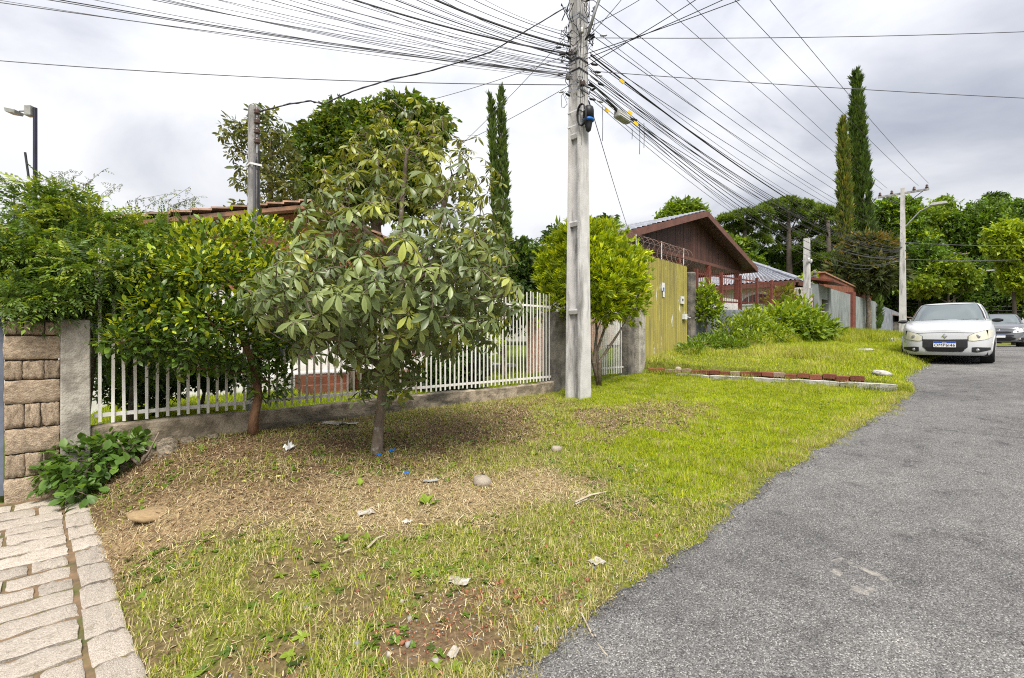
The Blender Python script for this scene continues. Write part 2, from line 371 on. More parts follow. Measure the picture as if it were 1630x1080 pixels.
M['leaf_gloss'] = leafmat('glossy_leaf', 0.38, 0.5, 0.26, (1.5, 1.4, 0.5), 0.25)
M['leaf'] = leafmat('leaf', 0.46, 0.4, 0.40)
M['leaf_dull'] = leafmat('dull_leaf', 0.65, 0.25, 0.35)
M['grass'] = leafmat('grass_blade', 0.6, 0.25, 0.42, (1.2, 1.15, 0.5))
M['litter'] = mat('dry_litter', (1,1,1), rough=0.9, spec=0.15, attr=True)
M['brick'] = mat('old_red_brick', (0.26,0.085,0.05), (0.14,0.05,0.033), scale=14, rough=0.95, bump=0.6, rand=0.3, stain=(0.30,0.25,0.21), stain_scale=10, stain_lo=0.60, stain_hi=0.75)
M['brick_pale'] = mat('whitewashed_brick', (0.36,0.29,0.25), (0.24,0.13,0.09), scale=9, rough=0.95, bump=0.5, rand=0.1)
M['kerb'] = mat('kerb_concrete', (0.48,0.47,0.44), (0.33,0.32,0.29), scale=6, rough=0.9, bump=0.5, stain=(0.16,0.15,0.11), stain_scale=3)
# ------------------------------------------------------------------ terrain
def edge(s): return np.interp(s, [-60,5.5,8,10,12,13.4,16,20,32,45,70,120], [1.6,1.6,1.42,1.08,0.98,1.30,1.15,1.2,0.95,0.0,-2.5,-9])
def zroad(s): return np.interp(s, [-400,-60,-10,0,4,6,8,10,13,16.5,20,32,45,60,100,300], [-4,-1.6,-.25,0,.06,.15,.3,.48,.72,.99,1.10,1.25,1.15,1.0,.4,-1])
ZF_S = [-400,-20,.32,1.0,8,9,11.4,11.60,11.72,14.7,20,27,35,60,100,400]
ZF_Z = [-1.5,-.2,0,.42,.44,.52,.66,.66,.98,1.40,1.65,1.78,1.82,1.7,1.3,0]
def gz(s, u, bump=True):
    s = np.asarray(s, float); u = np.asarray(u, float)
    e = edge(s); zr = zroad(s); zf = np.interp(s, ZF_S, ZF_Z)
    terr = sstep(11.60, 11.72, s)
    z0 = zr + terr * 0.13 * sstep(0.0, 0.5, u - e)
    t = np.clip((u - e) / np.maximum(6.55 - e, 0.5), 0, 1)
    z = z0 + (zf - z0) * t**0.9
    if bump:
        on = sstep(0.0, 0.35, u - e) * sstep(0.38, 0.8, s) * (1 - sstep(40, 60, s)) * (1 - 0.7*sstep(5.9, 6.4, u))
        z = z + on * (0.075*(fbm(s*0.9, u*0.9, 3)-0.5) + 0.05*(fbm(s*3.1, u*3.1, 9)-0.5))
        d = ((s-7.0)/1.3)**2 + ((u-4.0)/0.75)**2
        z = z + 0.10*np.exp(-d)
    z = z - 0.07*(1 - sstep(0.30, 0.36, s))*sstep(1.55, 1.75, u)*(1 - sstep(6.7, 6.9, u))
    return z - 0.035*(1 - sstep(-0.08, 0.02, u - e))

# cover: green, straw and bare shares at a point of the verge
def cover(s, u):
    s = np.asarray(s, float); u = np.asarray(u, float)
    n = fbm(s*1.3, u*1.3, 21, 4); n2 = fbm(s*4.0, u*4.0, 33, 3)
    lush = sstep(3.9, 6.6, s + 0.9*(3.6-u) + 2.2*(n-0.5))
    lush = np.maximum(lush, sstep(11.6, 11.75, s))
    dd = np.hypot((s-7.0)/1.7, (u-4.0)/0.95) + 0.9*(n2-0.5)
    lit = (1 - sstep(0.7, 1.15, dd))
    # straw band from (0.4,4.7) to (3.4,3.2)
    ax, ay, bx, by = 0.3, 4.75, 3.3, 3.15; tt = np.clip(((s-ax)*(bx-ax)+(u-ay)*(by-ay))/((bx-ax)**2+(by-ay)**2), 0, 1)
    db = np.hypot(s-ax-tt*(bx-ax), u-ay-tt*(by-ay)) + 0.8*(n-0.5)
    straw = 1 - sstep(0.25, 0.78, db)
    back = sstep(3.4, 4.6, u + 1.6*(n-0.5)) * (1-lush)        # brown mulch towards the fence
    wall = sstep(5.7, 6.3, u) * (1-lush)
    rub = 1 - sstep(0.4, 0.75, np.hypot((s-1.75)/1.2, (u-2.02)/0.5) + 0.9*(n2-0.5))
    green = np.clip(0.20 + 1.1*sstep(0.38, 0.56, n*0.40+n2*0.60), 0, 1)
    green = green*(1-0.93*straw)*(1-0.86*back)*(1-0.75*rub)
    green = np.maximum(green, lush*(0.75+0.5*(n2))*1.0)*(1-0.85*lit)
    green = np.maximum(green, 0.36*wall*sstep(2.8,4.2,s))
    return np.clip(green, 0, 1), np.clip(straw, 0, 1), np.clip(back, 0, 1), np.clip(lush, 0, 1), np.clip(np.maximum(lit, 0), 0, 1), np.clip(rub, 0, 1)

def build_ground():
    def seq(*parts): return np.unique(np.round(np.concatenate(parts), 4))
    s = seq(-np.geomspace(3, 500, 18), np.arange(-3, 0.3, .3), np.arange(.3, 11.5, .08), [11.5, 11.58, 11.60, 11.66, 11.72, 11.8], np.arange(11.9, 22, .12), np.arange(22, 60, 1.0), np.geomspace(60, 600, 14))
    u = seq(-np.geomspace(6, 500, 14), np.arange(-6, .6, .5), np.arange(.6, 6.9, .07), np.arange(7, 18, .5), np.geomspace(18, 600, 18))
    S, U = np.meshgrid(s, u, indexing='ij'); Z = gz(S, U)
    V = np.stack([S, U, Z], -1).reshape(-1, 3); nu = len(u)
    i = np.arange(len(s)-1)[:, None]*nu + np.arange(nu-1)[None]; i = i.ravel()
    F = np.stack([i, i+nu, i+nu+1, i+1], 1)
    g, st, bk, lu, li, rb = cover(S, U); n = .5*fbm(S*2.2, U*2.2, 55, 4) + .5*fbm(S*9, U*9, 57, 2)
    soil = np.array([.125, .080, .050]); green = np.array([.13, .165, .018]); straw = np.array([.31, .225, .12]); mulch = np.array([.125, .078, .046]); rubc = np.array([.17,.105,.07])
    g = g*sstep(.34, .42, S)
    C = soil[None, None]*(0.65+0.8*n[..., None])
    def blend(C, c, f): return C*(1-f[..., None]) + c*f[..., None]
    C = blend(C, mulch*(0.6+0.8*n[..., None]), bk*0.9); C = blend(C, straw*(0.7+0.5*n[..., None]), st*0.85)
    C = blend(C, straw*0.55, (1-bk)*(1-lu)*(1-st)*0.35)
    C = blend(C, green, np.clip(g*0.75, 0, 1)); C = blend(C, np.array([.21,.15,.10])*(0.6+0.8*n[..., None]), li*0.8); C = blend(C, rubc*(0.6+0.8*n[..., None]), rb*0.12)
    far = sstep(6.6, 6.8, U); C = blend(C, np.array([.12, .17, .02])*(0.7+0.6*n[..., None]), far*0.85)
    o = np_obj('ground', V, F, M['ground'], C.reshape(-1, 3), smooth=True)
    o.rotation_euler = (0, 0, STREET); tag(o, 'uneven verge of turf, straw and bare brown soil', kind='structure')
build_ground()

def build_road():
    s = np.unique(np.concatenate([-np.geomspace(2, 300, 16), np.arange(-2, 24, .05), np.arange(24, 60, .5), np.geomspace(60, 300, 12)]))
    rag = 0.04 + (fbm(s*1.1, s*0, 5, 4)-0.5)*0.20 + (fbm(s*6, s*0, 6, 3)-0.5)*0.20
    rag = rag*(s < 40)
    w = np.array([0, .012, .1, .3, .8, 1.6, 3, 5, 7.2])
    S = np.repeat(s[:, None], len(w), 1); U = (edge(s) + 0.02 + rag)[:, None] - w[None]
    Z = zroad(S) + 0.014*np.minimum(w, 3)[None]/3 + 0.012*(fbm(S*.6, U*.6, 8)-.5); Z[:, 0] -= 0.05
    V = np.stack([S, U, Z], -1).reshape(-1, 3); nu = len(w)
    i = (np.arange(len(s)-1)[:, None]*nu + np.arange(nu-1)[None]).ravel()
    F = np.stack([i, i+1, i+nu+1, i+nu], 1)
    o = np_obj('road', V, F, M['asphalt'], smooth=True); o.rotation_euler = (0, 0, STREET)
    tag(o, 'worn grey asphalt road with a ragged edge', kind='structure')
build_road()

# ------------------------------------------------------------------ paved driveway
def rough_block(nx, ny, amp, seed, edge_drop=0.08):
    """unit block, top at z=0, rounded and lumpy"""
    rng = np.random.default_rng(seed)
    xs = np.linspace(-.5, .5, nx+1); ys = np.linspace(-.5, .5, ny+1)
    top = [[None]*(ny+1) for _ in xs]; V = []; F = []
    for i, x in enumerate(xs):
        for j, y in enumerate(ys):
            e = (i in (0, nx)) + (j in (0, ny))
            V.append((x*(1 + rng.uniform(-.035, .02)*(e > 0)), y*(1 + rng.uniform(-.06, .02)*(e > 0)), rng.uniform(-amp, amp) - (edge_drop if e == 1 else edge_drop*1.7 if e == 2 else 0)))
    for i in range(nx):
        for j in range(ny): a = i*(ny+1)+j; F.append((a, a+ny+1, a+ny+2, a+1))
    ring = [i*(ny+1) for i in range(nx+1)] + [nx*(ny+1)+j for j in range(1, ny+1)] + [i*(ny+1)+ny for i in range(nx-1, -1, -1)] + [j for j in range(ny-1, 0, -1)]
    b = len(V)
    for k in ring: V.append((V[k][0]*1.0, V[k][1]*1.0, -1.0))
    for k in range(len(ring)): q = (k+1) % len(ring); F.append((ring[k], b+k, b+q, ring[q]))
    return V, F
def stone_meshes(n, m, seed, nx=6, ny=4, amp=0.10, drop=0.08):
    out = []
    for k in range(n):
        V, F = rough_block(nx, ny, amp, seed+k, drop); me = bpy.data.meshes.new('stone'); me.from_pydata(V, [], F); me.materials.append(m)
        me.polygons.foreach_set('use_smooth', [True]*len(F)); me.update(); out.append(me)
    return out
def build_driveway():
    rng = random.Random(4)
    bed = MB(); 
    for (a, b, c, d) in ((-4.5, 0.36, 1.5, 6.75),):
        bed.quad((a, c, .009), (b, c, .009), (b, d, .009), (a, d, .009))
    root = bed.build('driveway', mat('driveway_bed', (0.22,0.14,0.08), (0.10,0.075,0.045), scale=9, rough=0.95, stain=(0.07,0.09,0.02), stain_scale=4), rz=STREET)
    tag(root, 'driveway paved with long pale granite blocks beside the verge', kind='structure')
    ms = stone_meshes(9, M['granite'], 100, 7, 4, .12, .10)
    def stone(s, u, ls, lu, name='paving_stone', rz=0):
        o = bpy.data.objects.new(name, rng.choice(ms)); link(o, root)
        o.location = (s, u, 0.022 + rng.uniform(-.005, .006)); o.scale = (ls, lu, 0.055 + rng.uniform(-.01, .01))
        o.rotation_euler = (rng.uniform(-.012, .012), rng.uniform(-.012, .012), rz + rng.uniform(-.02, .02) + rng.choice((0, math.pi)))
    u = 6.62
    while u > 1.7:                                     # kerb row along the verge
        l = rng.uniform(.30, .44); stone(0.285 + 0.01*math.sin(u*3), u - l/2, .17, l - .022, 'kerb_stone'); u -= l
    u = 6.60
    while u > 1.7:                                     # rows along the street
        w = rng.uniform(.20, .30); s = 0.190 - rng.uniform(0, .012); lim = -1.6
        while s > lim:
            l = rng.choice((rng.uniform(.17, .28), rng.uniform(.32, .52)))
            stone(s - l/2, u - w/2, l - .022, w - .022); s -= l
        u -= w
build_driveway()

# ------------------------------------------------------------------ stone pillar, metal gate, concrete post, low wall
def build_entrance():
    root = thing('stone_pillar', 'gate pillar of coursed brown rough-faced stone beside the paved driveway', 'pillar', W(0, 6.9, 0), STREET)
    MB().box(-.205, .172, -.17, .2, -.1, 1.79).build('mortar_core', M['mortar'], root)
    rows = [(60,95,((10,63),(67,123),(127,172))), (100,165,((10,170),)), (170,222,((12,60),(63,122),(125,170))), (225,290,((12,169),)),
            (292,358,((12,65),(69,112),(115,168))), (362,430,((14,168),)), (433,497,((15,68),(70,117),(120,166))), (500,580,((12,166),))]
    ms = stone_meshes(8, M['pillar_stone'], 300, 7, 5, 0.11, .06)
    rng = random.Random(9)
    for y0, y1, cells in rows:
        z1 = CAMZ - (480 + y0/1.8 - 540)/160; z0 = CAMZ - (480 + y1/1.8 - 540)/160
        z1 = max(z1, 0.02); z0 = max(z0, -0.03)
        if z1 - z0 < .05: continue
        for x0, x1 in cells:
            a = -.212 + (x0-10)/160*.395; b = -.212 + (x1-10)/160*.395
            o = bpy.data.objects.new('stone', rng.choice(ms)); link(o, root)
            o.location = ((a+b)/2, -.205 - rng.uniform(0, .015), (z0+z1)/2); o.scale = (b-a+.004, z1-z0+.004, .12)
            o.rotation_euler = (math.pi/2, rng.choice((0, math.pi)) * 0, 0)
    # side of the pillar towards the driveway gate
    g = thing('metal_gate', 'blue grey sheet metal driveway gate hung beside the stone pillar', 'gate', W(-.214, 6.88, 0.06), STREET)
    b = MB(); n = 20
    for k in range(n):
        x0 = -2.4 + k*2.36/n; x1 = x0 + 2.36/n; m_ = (x0+x1)/2
        b.quad((x0, 0, .05), (m_, .03, .05), (m_, .03, 1.7), (x0, 0, 1.7)); b.quad((m_, .03, .05), (x1, 0, .05), (x1, 0, 1.7), (m_, .03, 1.7))
    b.build('sheet', M['gate_blue'], g)
    f = MB(); f.box(-.045, 0, -.03, .05, 0, 1.76); f.box(-2.45, -2.405, -.03, .05, 0, 1.76); f.box(-2.4, -.05, -.025, .045, 1.705, 1.755); f.box(-2.4, -.05, -.025, .045, 0.0, .045)
    f.build('gate_frame', M['gate_blue'], g)
    p = MB(); p.frustum((.30, 6.79, -.1), .118, .13, (.30, 6.79, 1.80), .114, .126)
    o = p.build('concrete_post', M['concrete'], rz=STREET, bevel=.012); tag(o, 'pale square concrete post between the stone pillar and the picket fence', 'post')
    # low wall, uneven top
    ss = np.linspace(.42, 8.0, 60); rng = np.random.default_rng(2); b = MB()
    vs = []
    for k, s in enumerate(ss):
        h = .665 + .012*math.sin(s*1.7) + rng.uniform(-.008, .008); y0 = 6.70 + rng.uniform(-.006, .006)
        vs += [(s, y0, .18), (s, y0+.004, h-.02), (s, y0+.025, h), (s, y0+.15, h), (s, y0+.16, .18)]
    fs = []
    for k in range(len(ss)-1):
        a = k*5; c = a+5
        for j in range(4): fs.append((a+j, c+j, c+j+1, a+j+1))
    fs += [(0,1,2,3,4), tuple((len(ss)-1)*5+j for j in (4,3,2,1,0))]
    b.add(vs, fs); o = b.build('low_wall', M['concrete_wall'], rz=STREET); tag(o, 'low mossy concrete wall under the white picket fence', 'wall')
    # broken footing along the wall's left end
    rb = MB(); r = random.Random(3)
    me = stone_meshes(4, M['concrete_wall'], 700, 4, 4, .2)
    spots = ((.72,6.52,.16,.10),(1.0,6.45,.26,.13),(1.25,6.5,.14,.1),(1.02,6.22,.20,.12),(.86,6.38,.12,.08),(1.5,6.56,.12,.09))
    for k,(s,u,l,h) in enumerate(spots):
        o = bpy.data.objects.new('rock', me[k % 4]); link(o); o.location = W(s, u, float(gz(s,u))+h*.55); o.scale = (l, l*.7, h); o.rotation_euler = (0, 0, r.uniform(0, 3))
        tag(o, ['small grey stone wedged behind the leafy weed', 'largest grey broken stone at the foot of the low wall', 'grey stone under the low wall just right of the largest one', 'grey stone lying in front of the low wall by the weed', 'smallest grey stone right beside the leafy weed', 'grey stone under the low wall farthest from the weed'][k], 'rock', 'broken stones at the wall foot')
build_entrance()

def picket_run(name, label, s0, s1, z0, z1, rails, m_of, step=0.1, u=6.77, seed=1, w=.0145):
    root = thing(name, label, 'fence' if 'fence' in name else 'gate', W(s0, u, z0), STREET); rng = random.Random(seed)
    n = int((s1-s0)/step); bar = {}
    for k in range(n+1):
        m = m_of(s0 + k*step)
        if m.name not in bar:
            b = MB(); b.box(-w, w, -.004, .004, 0, 1); bar[m.name] = b.mesh('bar', m)
        o = bpy.data.objects.new('bar', bar[m.name]); link(o, root)
        o.location = (k*step + rng.uniform(-.006, .006), -.012 + rng.uniform(-.002, .002), rng.uniform(-.01, .01)); o.scale = (1, 1, z1 - z0 + rng.uniform(-.015, .015))
        o.rotation_euler = (rng.uniform(-.006, .006), rng.uniform(-.010, .010), rng.uniform(-.15, .15))
    for z in rails:
        MB().box(-.05, s1-s0+.05, 0, .03, z-z0-.02, z-z0+.02).build('rail', m_of(s0), root)
    return root
picket_run('picket_fence', 'long white flat-bar picket fence standing on the low mossy wall', .50, 7.93, .70, 2.58, (.78, 2.3), lambda s: M['white_paint'] if (s > 4.6 or s < 2.0) else M['worn_paint'])
b = MB(); b.frustum((8.2, 6.85, .2), .2, .17, (8.2, 6.85, 2.2), .19, .16)
tag(b.build('gate_post', M['concrete_dark'], rz=STREET, bevel=.015), 'dark stained concrete gate post behind the tall utility pole', 'post')
picket_run('picket_gate', 'white flat-bar driveway gate between the utility pole and twin concrete posts', 8.45, 11.02, .70, 2.42, (.86, 2.2), lambda s: M['white_paint'], step=.078, u=6.88, seed=5)
b = MB(); b.frustum((11.24, 6.88, .3), .15, .15, (11.24, 6.88, 2.42), .145, .145)
tag(b.build('gate_post', M['concrete_dark'], rz=STREET, bevel=.012), 'dark concrete gate post at the right end of the white gate', 'post')
b = MB(); b.frustum((11.57, 6.76, .3), .155, .16, (11.57, 6.76, 2.40), .15, .155)
tag(b.build('gate_post', M['concrete'], rz=STREET, bevel=.012), 'pale concrete gate post touching the ochre corrugated gate', 'post')

# ------------------------------------------------------------------ ochre corrugated gate with razor wire
def build_yellow():
    root = thing('corrugated_gate', 'tall ochre corrugated sheet gate with flaking paint', 'gate', W(11.78, 6.82, 0), STREET)
    z0 = 0.95; L = 2.92; per = .118
    for p in range(3):
        b = MB(); x0 = p*L/3; x1 = x0 + L/3 - .004; n = int((x1-x0)/per*4); vs = []
        for k in range(n+1):
            x = x0 + (x1-x0)*k/n; ph = k % 4; y = (-.014, -.014, .014, .014)[ph]
            y += .003*p
            vs += [(x, y, z0 + .14*x + .02), (x, y, 3.97 - .02*x + random.Random(k+p*50).uniform(-.012, .012))]
        b.add(vs, [(2*k, 2*k+2, 2*k+3, 2*k+1) for k in range(n)])
        o = b.build('sheet', M['yellow_sheet'], root); md = o.modifiers.new('s', 'SOLIDIFY'); md.thickness = .003
    f = MB(); f.box(-.02, .03, .02, .07, .9, 4.0); f.box(L-.03, L+.02, .02, .07, 1.3, 3.96); f.box(.03, L-.03, .025, .065, 1.7, 1.75); f.box(.03, L-.03, .025, .065, 3.5, 3.55)
    f.build('frame', M['dark_metal'], root)
    k = MB(); k.box(1.25, 1.42, -.024, -.018, 3.02, 3.26); k.box(1.29, 1.40, -.030, -.025, 2.84, 3.05); k.build('sticker', M['white_plastic'], root)
    k = MB(); k.box(1.30, 1.37, -.034, -.031, 3.0, 3.12); k.build('sticker_print', M['blue_plastic'], root)
    k = MB(); k.box(2.43, 2.64, -.05, -.018, 2.70, 2.93); k.build('number_plate', M['white_plastic'], root)
    k = MB(); k.box(2.48, 2.58, -.052, -.0505, 2.78, 2.86); k.build('plate_print', M['cable_grey'], root)
    k = MB(); k.box(2.56, 2.74, -.10, -.018, 2.22, 2.38); k.tube([(2.74, -.08, 2.30), (2.95, -.1, 2.27)], .018, 6); k.build('lock_box', M['white_plastic'], root)
    p = MB(); p.lathe([(0, .9), (.17, .9), (.165, 3.72), (.12, 3.75), (0, 3.75)], 14, (14.98, 6.82, 0))
    tag(p.build('round_post', M['concrete_dark'], rz=STREET, smooth=False), 'round dark concrete post at the right side of the ochre gate', 'post')
    # razor wire: coil carried on short pale stakes
    rw = thing('razor_wire', 'rusty coil of razor wire along the top of the ochre gate', 'wire', W(10.6, 6.85, 0), STREET)
    c = []; n = 14*22
    for k in range(n+1):
        t = k/n; a = 2*math.pi*14*t; c.append((t*4.25, .02 + .25*math.cos(a), 4.22 + .25*math.sin(a) - .02*t))
    MB().tube(c, .0075, 4).build('coil', mat('rusty_wire', (0.20,0.09,0.06), (0.25,0.2,0.18), scale=20, rough=0.7), rw)
    for x in (.35, 1.15, 2.6, 4.05):
        MB().tube([(x, .06, 3.75), (x, .05, 4.5)], .016, 6).build('stake', M['white_plastic'], rw)
    for z in (4.12, 4.35): MB().tube([(0, .05, z), (4.25, .05, z)], .004, 4).build('line_wire', M['steel'], rw)
build_yellow()

# ------------------------------------------------------------------ brick edging of the terrace
def build_bricks():
    rng = random.Random(12)
    root = thing('brick_edging', 'row of old red bricks edging the raised grass terrace', 'edging', W(11.62, 0, 0), STREET)
    ms = []
    for k in range(5):
        V, F = rough_block(3, 2, .05, 900+k)
        for m in (M['brick'], M['brick_pale']):
            me = bpy.data.meshes.new('brick'); me.from_pydata(V, [], F); me.materials.append(m); me.update(); ms.append(me)
    u = 6.45
    while u > 1.75:
        l = .235
        z = .80 + .02*rng.uniform(-1, 1) - .05*(6.45-u)/5*-1
        me = ms[2*rng.randrange(5) + (1 if rng.random() < .16 else 0)]
        o = bpy.data.objects.new('brick', me); link(o, root); o.location = (.02 + rng.uniform(-.015, .015), u - l/2, z + .025)
        o.scale = (.12, l - .012, .10); o.rotation_euler = (rng.uniform(-.03, .03), rng.uniform(-.05, .05), rng.uniform(-.03, .03)); u -= l
    root2 = thing('concrete_kerb', 'pale concrete kerb strip in front of the brick edging', 'kerb', W(11.50, 0, 0), STREET)
    u = 5.6
    while u > 1.65:
        l = rng.uniform(.75, .95); V, F = rough_block(3, 6, .03, 950+int(u*10)); me = bpy.data.meshes.new('kerb_block'); me.from_pydata(V, [], F); me.materials.append(M['kerb']); me.update()
        o = bpy.data.objects.new('kerb_block', me); link(o, root2); o.location = (rng.uniform(-.01, .01), u - l/2, .735 + .004*(5.6-u)); o.scale = (.14, l-.015, .18); o.rotation_euler = (rng.uniform(-.01, .01), rng.uniform(-.03, .03), 0); u -= l
build_bricks()
# ------------------------------------------------------------------ the near utility pole
PS, PU = 7.5, 5.67
PX, PY = W(PS, PU).x, W(PS, PU).y
PB = float(gz(PS, PU))
def build_pole():
    root = thing('utility_pole', 'tall grey double-T concrete utility pole on the verge', 'utility pole', W(PS, PU, PB), STREET)
    H = 11.3
    def half(z): return (.186 - .0075*z, .173 - .0072*z)
    b = MB()
    zs = [-.4, 2.0, 4.0, 6.0, 8.0, 10.0, H]
    fl = .046
    for z0, z1 in zip(zs[:-1], zs[1:]):
        a0, d0 = half(z0); a1, d1 = half(z1)
        for sg in (-1, 1): b.frustum((0, sg*(d0-fl/2), z0), a0, fl/2, (0, sg*(d1-fl/2), z1), a1, fl/2)
        b.frustum((0, 0, z0), a0-.095, d0-fl, (0, 0, z1), a1-.095, d1-fl)
    b.build('shaft', M['pole_concrete'], root)
    z = .02; r = MB()
    for z in (1.72, 3.42, 5.12, 6.8, 8.5, 10.2):
        a, d = half(z)
        r.frustum((0, 0, z-.07), a-.03, d-fl, (0, 0, z), a-.012, d-fl); r.frustum((0, 0, z), a-.012, d-fl, (0, 0, z+.03), a-.02, d-fl)
    r.build('web_step', M['pole_concrete'], root)
    h = MB()
    for k in range(9):
        z = 6.6 + k*.27; a, d = half(z); h.lathe([(0, 0), (.017, 0), (.017, .004), (0, .004)], 8, (-a-.002, (-1)**k*(d-.03)*.9, z), axis='x')
    h.build('bolt_hole', M['dark_metal'], root)
    for z, m in ((5.98, 'steel'), (6.10, 'steel'), (6.55, 'dark_metal'), (7.35, 'steel'), (7.42, 'steel'), (6.35, 'dark_metal')):
        a, d = half(z); s = MB(); a += .008; d += .008
        s.box(-a, a, -d, -d+.006, z-.018, z+.018); s.box(-a, a, d-.006, d, z-.018, z+.018); s.box(-a, -a+.006, -d+.006, d-.006, z-.018, z+.018); s.box(a-.006, a, -d+.006, d-.006, z-.018, z+.018)
        s.build('band', M[m], root)
    rng = random.Random(7)
    prof = [(0, 0), (.03, .0), (.045, .02), (.03, .035), (.05, .055), (.03, .075), (.04, .095), (.02, .11), (0, .11)]
    for k in range(12):                                            # spool insulators in the tangle
        z = rng.choice((6.0, 6.2, 6.4, 6.5, 6.65, 7.0, 7.25, 7.5, 7.75, 8.0)); sd = rng.choice((-1, 1)); a, d = half(z)
        y = sd*(d + .05) if rng.random() < .5 else rng.uniform(-d, d); x = -a-.05 if abs(y) < d else rng.uniform(-a, a)
        q = MB(); q.lathe(prof, 10, (x, y, z)); q.build('insulator', M[rng.choice(('porcelain', 'black_plastic', 'porcelain_w'))], root, smooth=True)
        q = MB(); q.tube([(x*.6, y*.7, z+.05), (x, y, z+.05), (x, y, z+.15)], .008, 5); q.build('bracket', M['steel'], root)
    for k in range(64):                                            # slack loops of spare wire
        z = rng.uniform(5.75, 7.95) if k < 30 else rng.uniform(6.9, 8.4); a0 = rng.uniform(0, 6.28); rad = rng.uniform(.18, .34); w = rng.uniform(.05, .16); hh = rng.uniform(.08, .34)
        pts = []
        for i in range(11):
            t = i/10*2*math.pi*rng.choice((.8, 1.0)); ang = a0 + w*3*math.sin(t)
            pts.append((math.cos(ang)*(rad + .05*math.sin(t*2+k)), math.sin(ang)*(rad + .04*math.cos(t*1.5+k)), z + hh*math.cos(t)*.6 + .03*math.sin(3*t+k)))
        q = MB(); q.tube(pts, rng.choice((.005, .007, .010)), 4); q.build('wire_loop', M[rng.choice(('cable', 'cable', 'cable_grey'))], root)
    for k in range(26):                                            # dead-end clamps and connectors in the tangle
        z = rng.choice((5.9, 6.15, 6.3, 6.45, 6.6, 6.75, 7.0, 7.6, 8.0)) + rng.uniform(-.08, .08); ang = rng.choice((math.pi*.95, math.pi*1.05, -.3, 0.1, math.pi*1.4, -1.2)) + rng.uniform(-.4, .4); r_ = rng.uniform(.2, .42)
        p0 = Vector((math.cos(ang)*r_, math.sin(ang)*r_, z)); d_ = Vector((math.cos(ang), math.sin(ang), rng.uniform(-.4, .1))).normalized()
        q = MB(); q.tube([p0, p0+d_*.03, p0+d_*.11, p0+d_*.14], [.008, .022, .020, .006], 6); q.build('cable_clamp', M[rng.choice(('black_plastic', 'dark_metal', 'black_plastic', 'steel'))], root, smooth=True)
    for k in range(9):                                             # tails hanging down the pole
        x = rng.uniform(-.22, -.1); y = rng.uniform(-.3, -.12); z = rng.uniform(6.2, 7.9)
        q = MB(); q.tube([(x, y, z), (x+rng.uniform(-.06, .06), y-.05, z-.5), (x+rng.uniform(-.05, .05), y-.02, z-rng.uniform(.8, 1.6))], .005, 4); q.build('wire_tail', M['cable'], root)
    # street lamp arm leaning out over the road
    q = MB(); q.tube([(.02, -.19, 6.95), (.06, -.36, 7.45), (.2, -.95, 8.75), (.3, -1.7, 9.3), (.34, -2.1, 9.35)], .030, 10); q.build('lamp_arm', M['steel'], root, smooth=True)
    q = MB(); q.frustum((.36, -2.35, 9.27), .12, .32, (.36, -2.35, 9.40), .08, .24); q.build('lamp_head', M['grey_plastic'], root, bevel=.02)
    # crossarms above the picture
    q = MB(); q.box(-.06, .06, -1.3, 1.3, 10.6, 10.72); q.build('crossarm', M['pole_concrete'], root)
    for y in (-1.2, -.75, .75, 1.2):
        q = MB(); q.lathe([(0, 0), (.05, 0), (.075, .04), (.045, .07), (.065, .1), (.03, .16), (0, .16)], 10, (0, y, 10.72)); q.build('insulator', M['porcelain'], root, smooth=True)
    # black splice canister strapped to the street side
    c = thing('splice_canister', 'black fibre splice canister with blue collar strapped to the utility pole', 'canister', W(PS, PU, PB) + Vector((0, 0, 5.38)), STREET)
    cx, cy = -.04, -.27
    MB().lathe([(0, -.28), (.045, -.24), (.058, -.19), (.062, -.17), (.078, -.07)], 18, (cx, cy, 0)).build('cable_entry', M['dark_metal'], c, smooth=True)
    MB().lathe([(.082, -.07), (.108, -.06), (.108, -.025), (.09, -.01)], 18, (cx, cy, 0)).build('collar', M['blue_plastic'], c, smooth=True)
    MB().lathe([(.08, -.01), (.104, -.005), (.103, .14), (.09, .2), (.04, .235), (0, .24)], 18, (cx, cy, 0)).build('dome', M['black_plastic'], c, smooth=True)
    q = MB(); q.box(cx-.14, cx-.115, cy-.02, cy+.02, .1, .19); q.build('paper_tag', M['white_plastic'], c)
    pts = []
    for i in range(60): t = i/59*2*math.pi*3; pts.append((-.19-.02*math.cos(t*.3), -.22+.10*math.cos(t), .03+.20*math.sin(t)))
    MB().tube(pts, .012, 5).build('cable_coil', M['cable'], c)
    for z in (-.10, .18):
        a, d = half(5.38+z); a += .012; d += .012; q = MB()
        q.box(-a, a, -d, -d+.007, z-.012, z+.012); q.box(-a, a, d-.007, d, z-.012, z+.012); q.box(-a, -a+.007, -d+.007, d-.007, z-.012, z+.012); q.box(a-.007, a, -d+.007, d-.007, z-.012, z+.012)
        q.build('strap', M['white_plastic'], c)
build_pole()

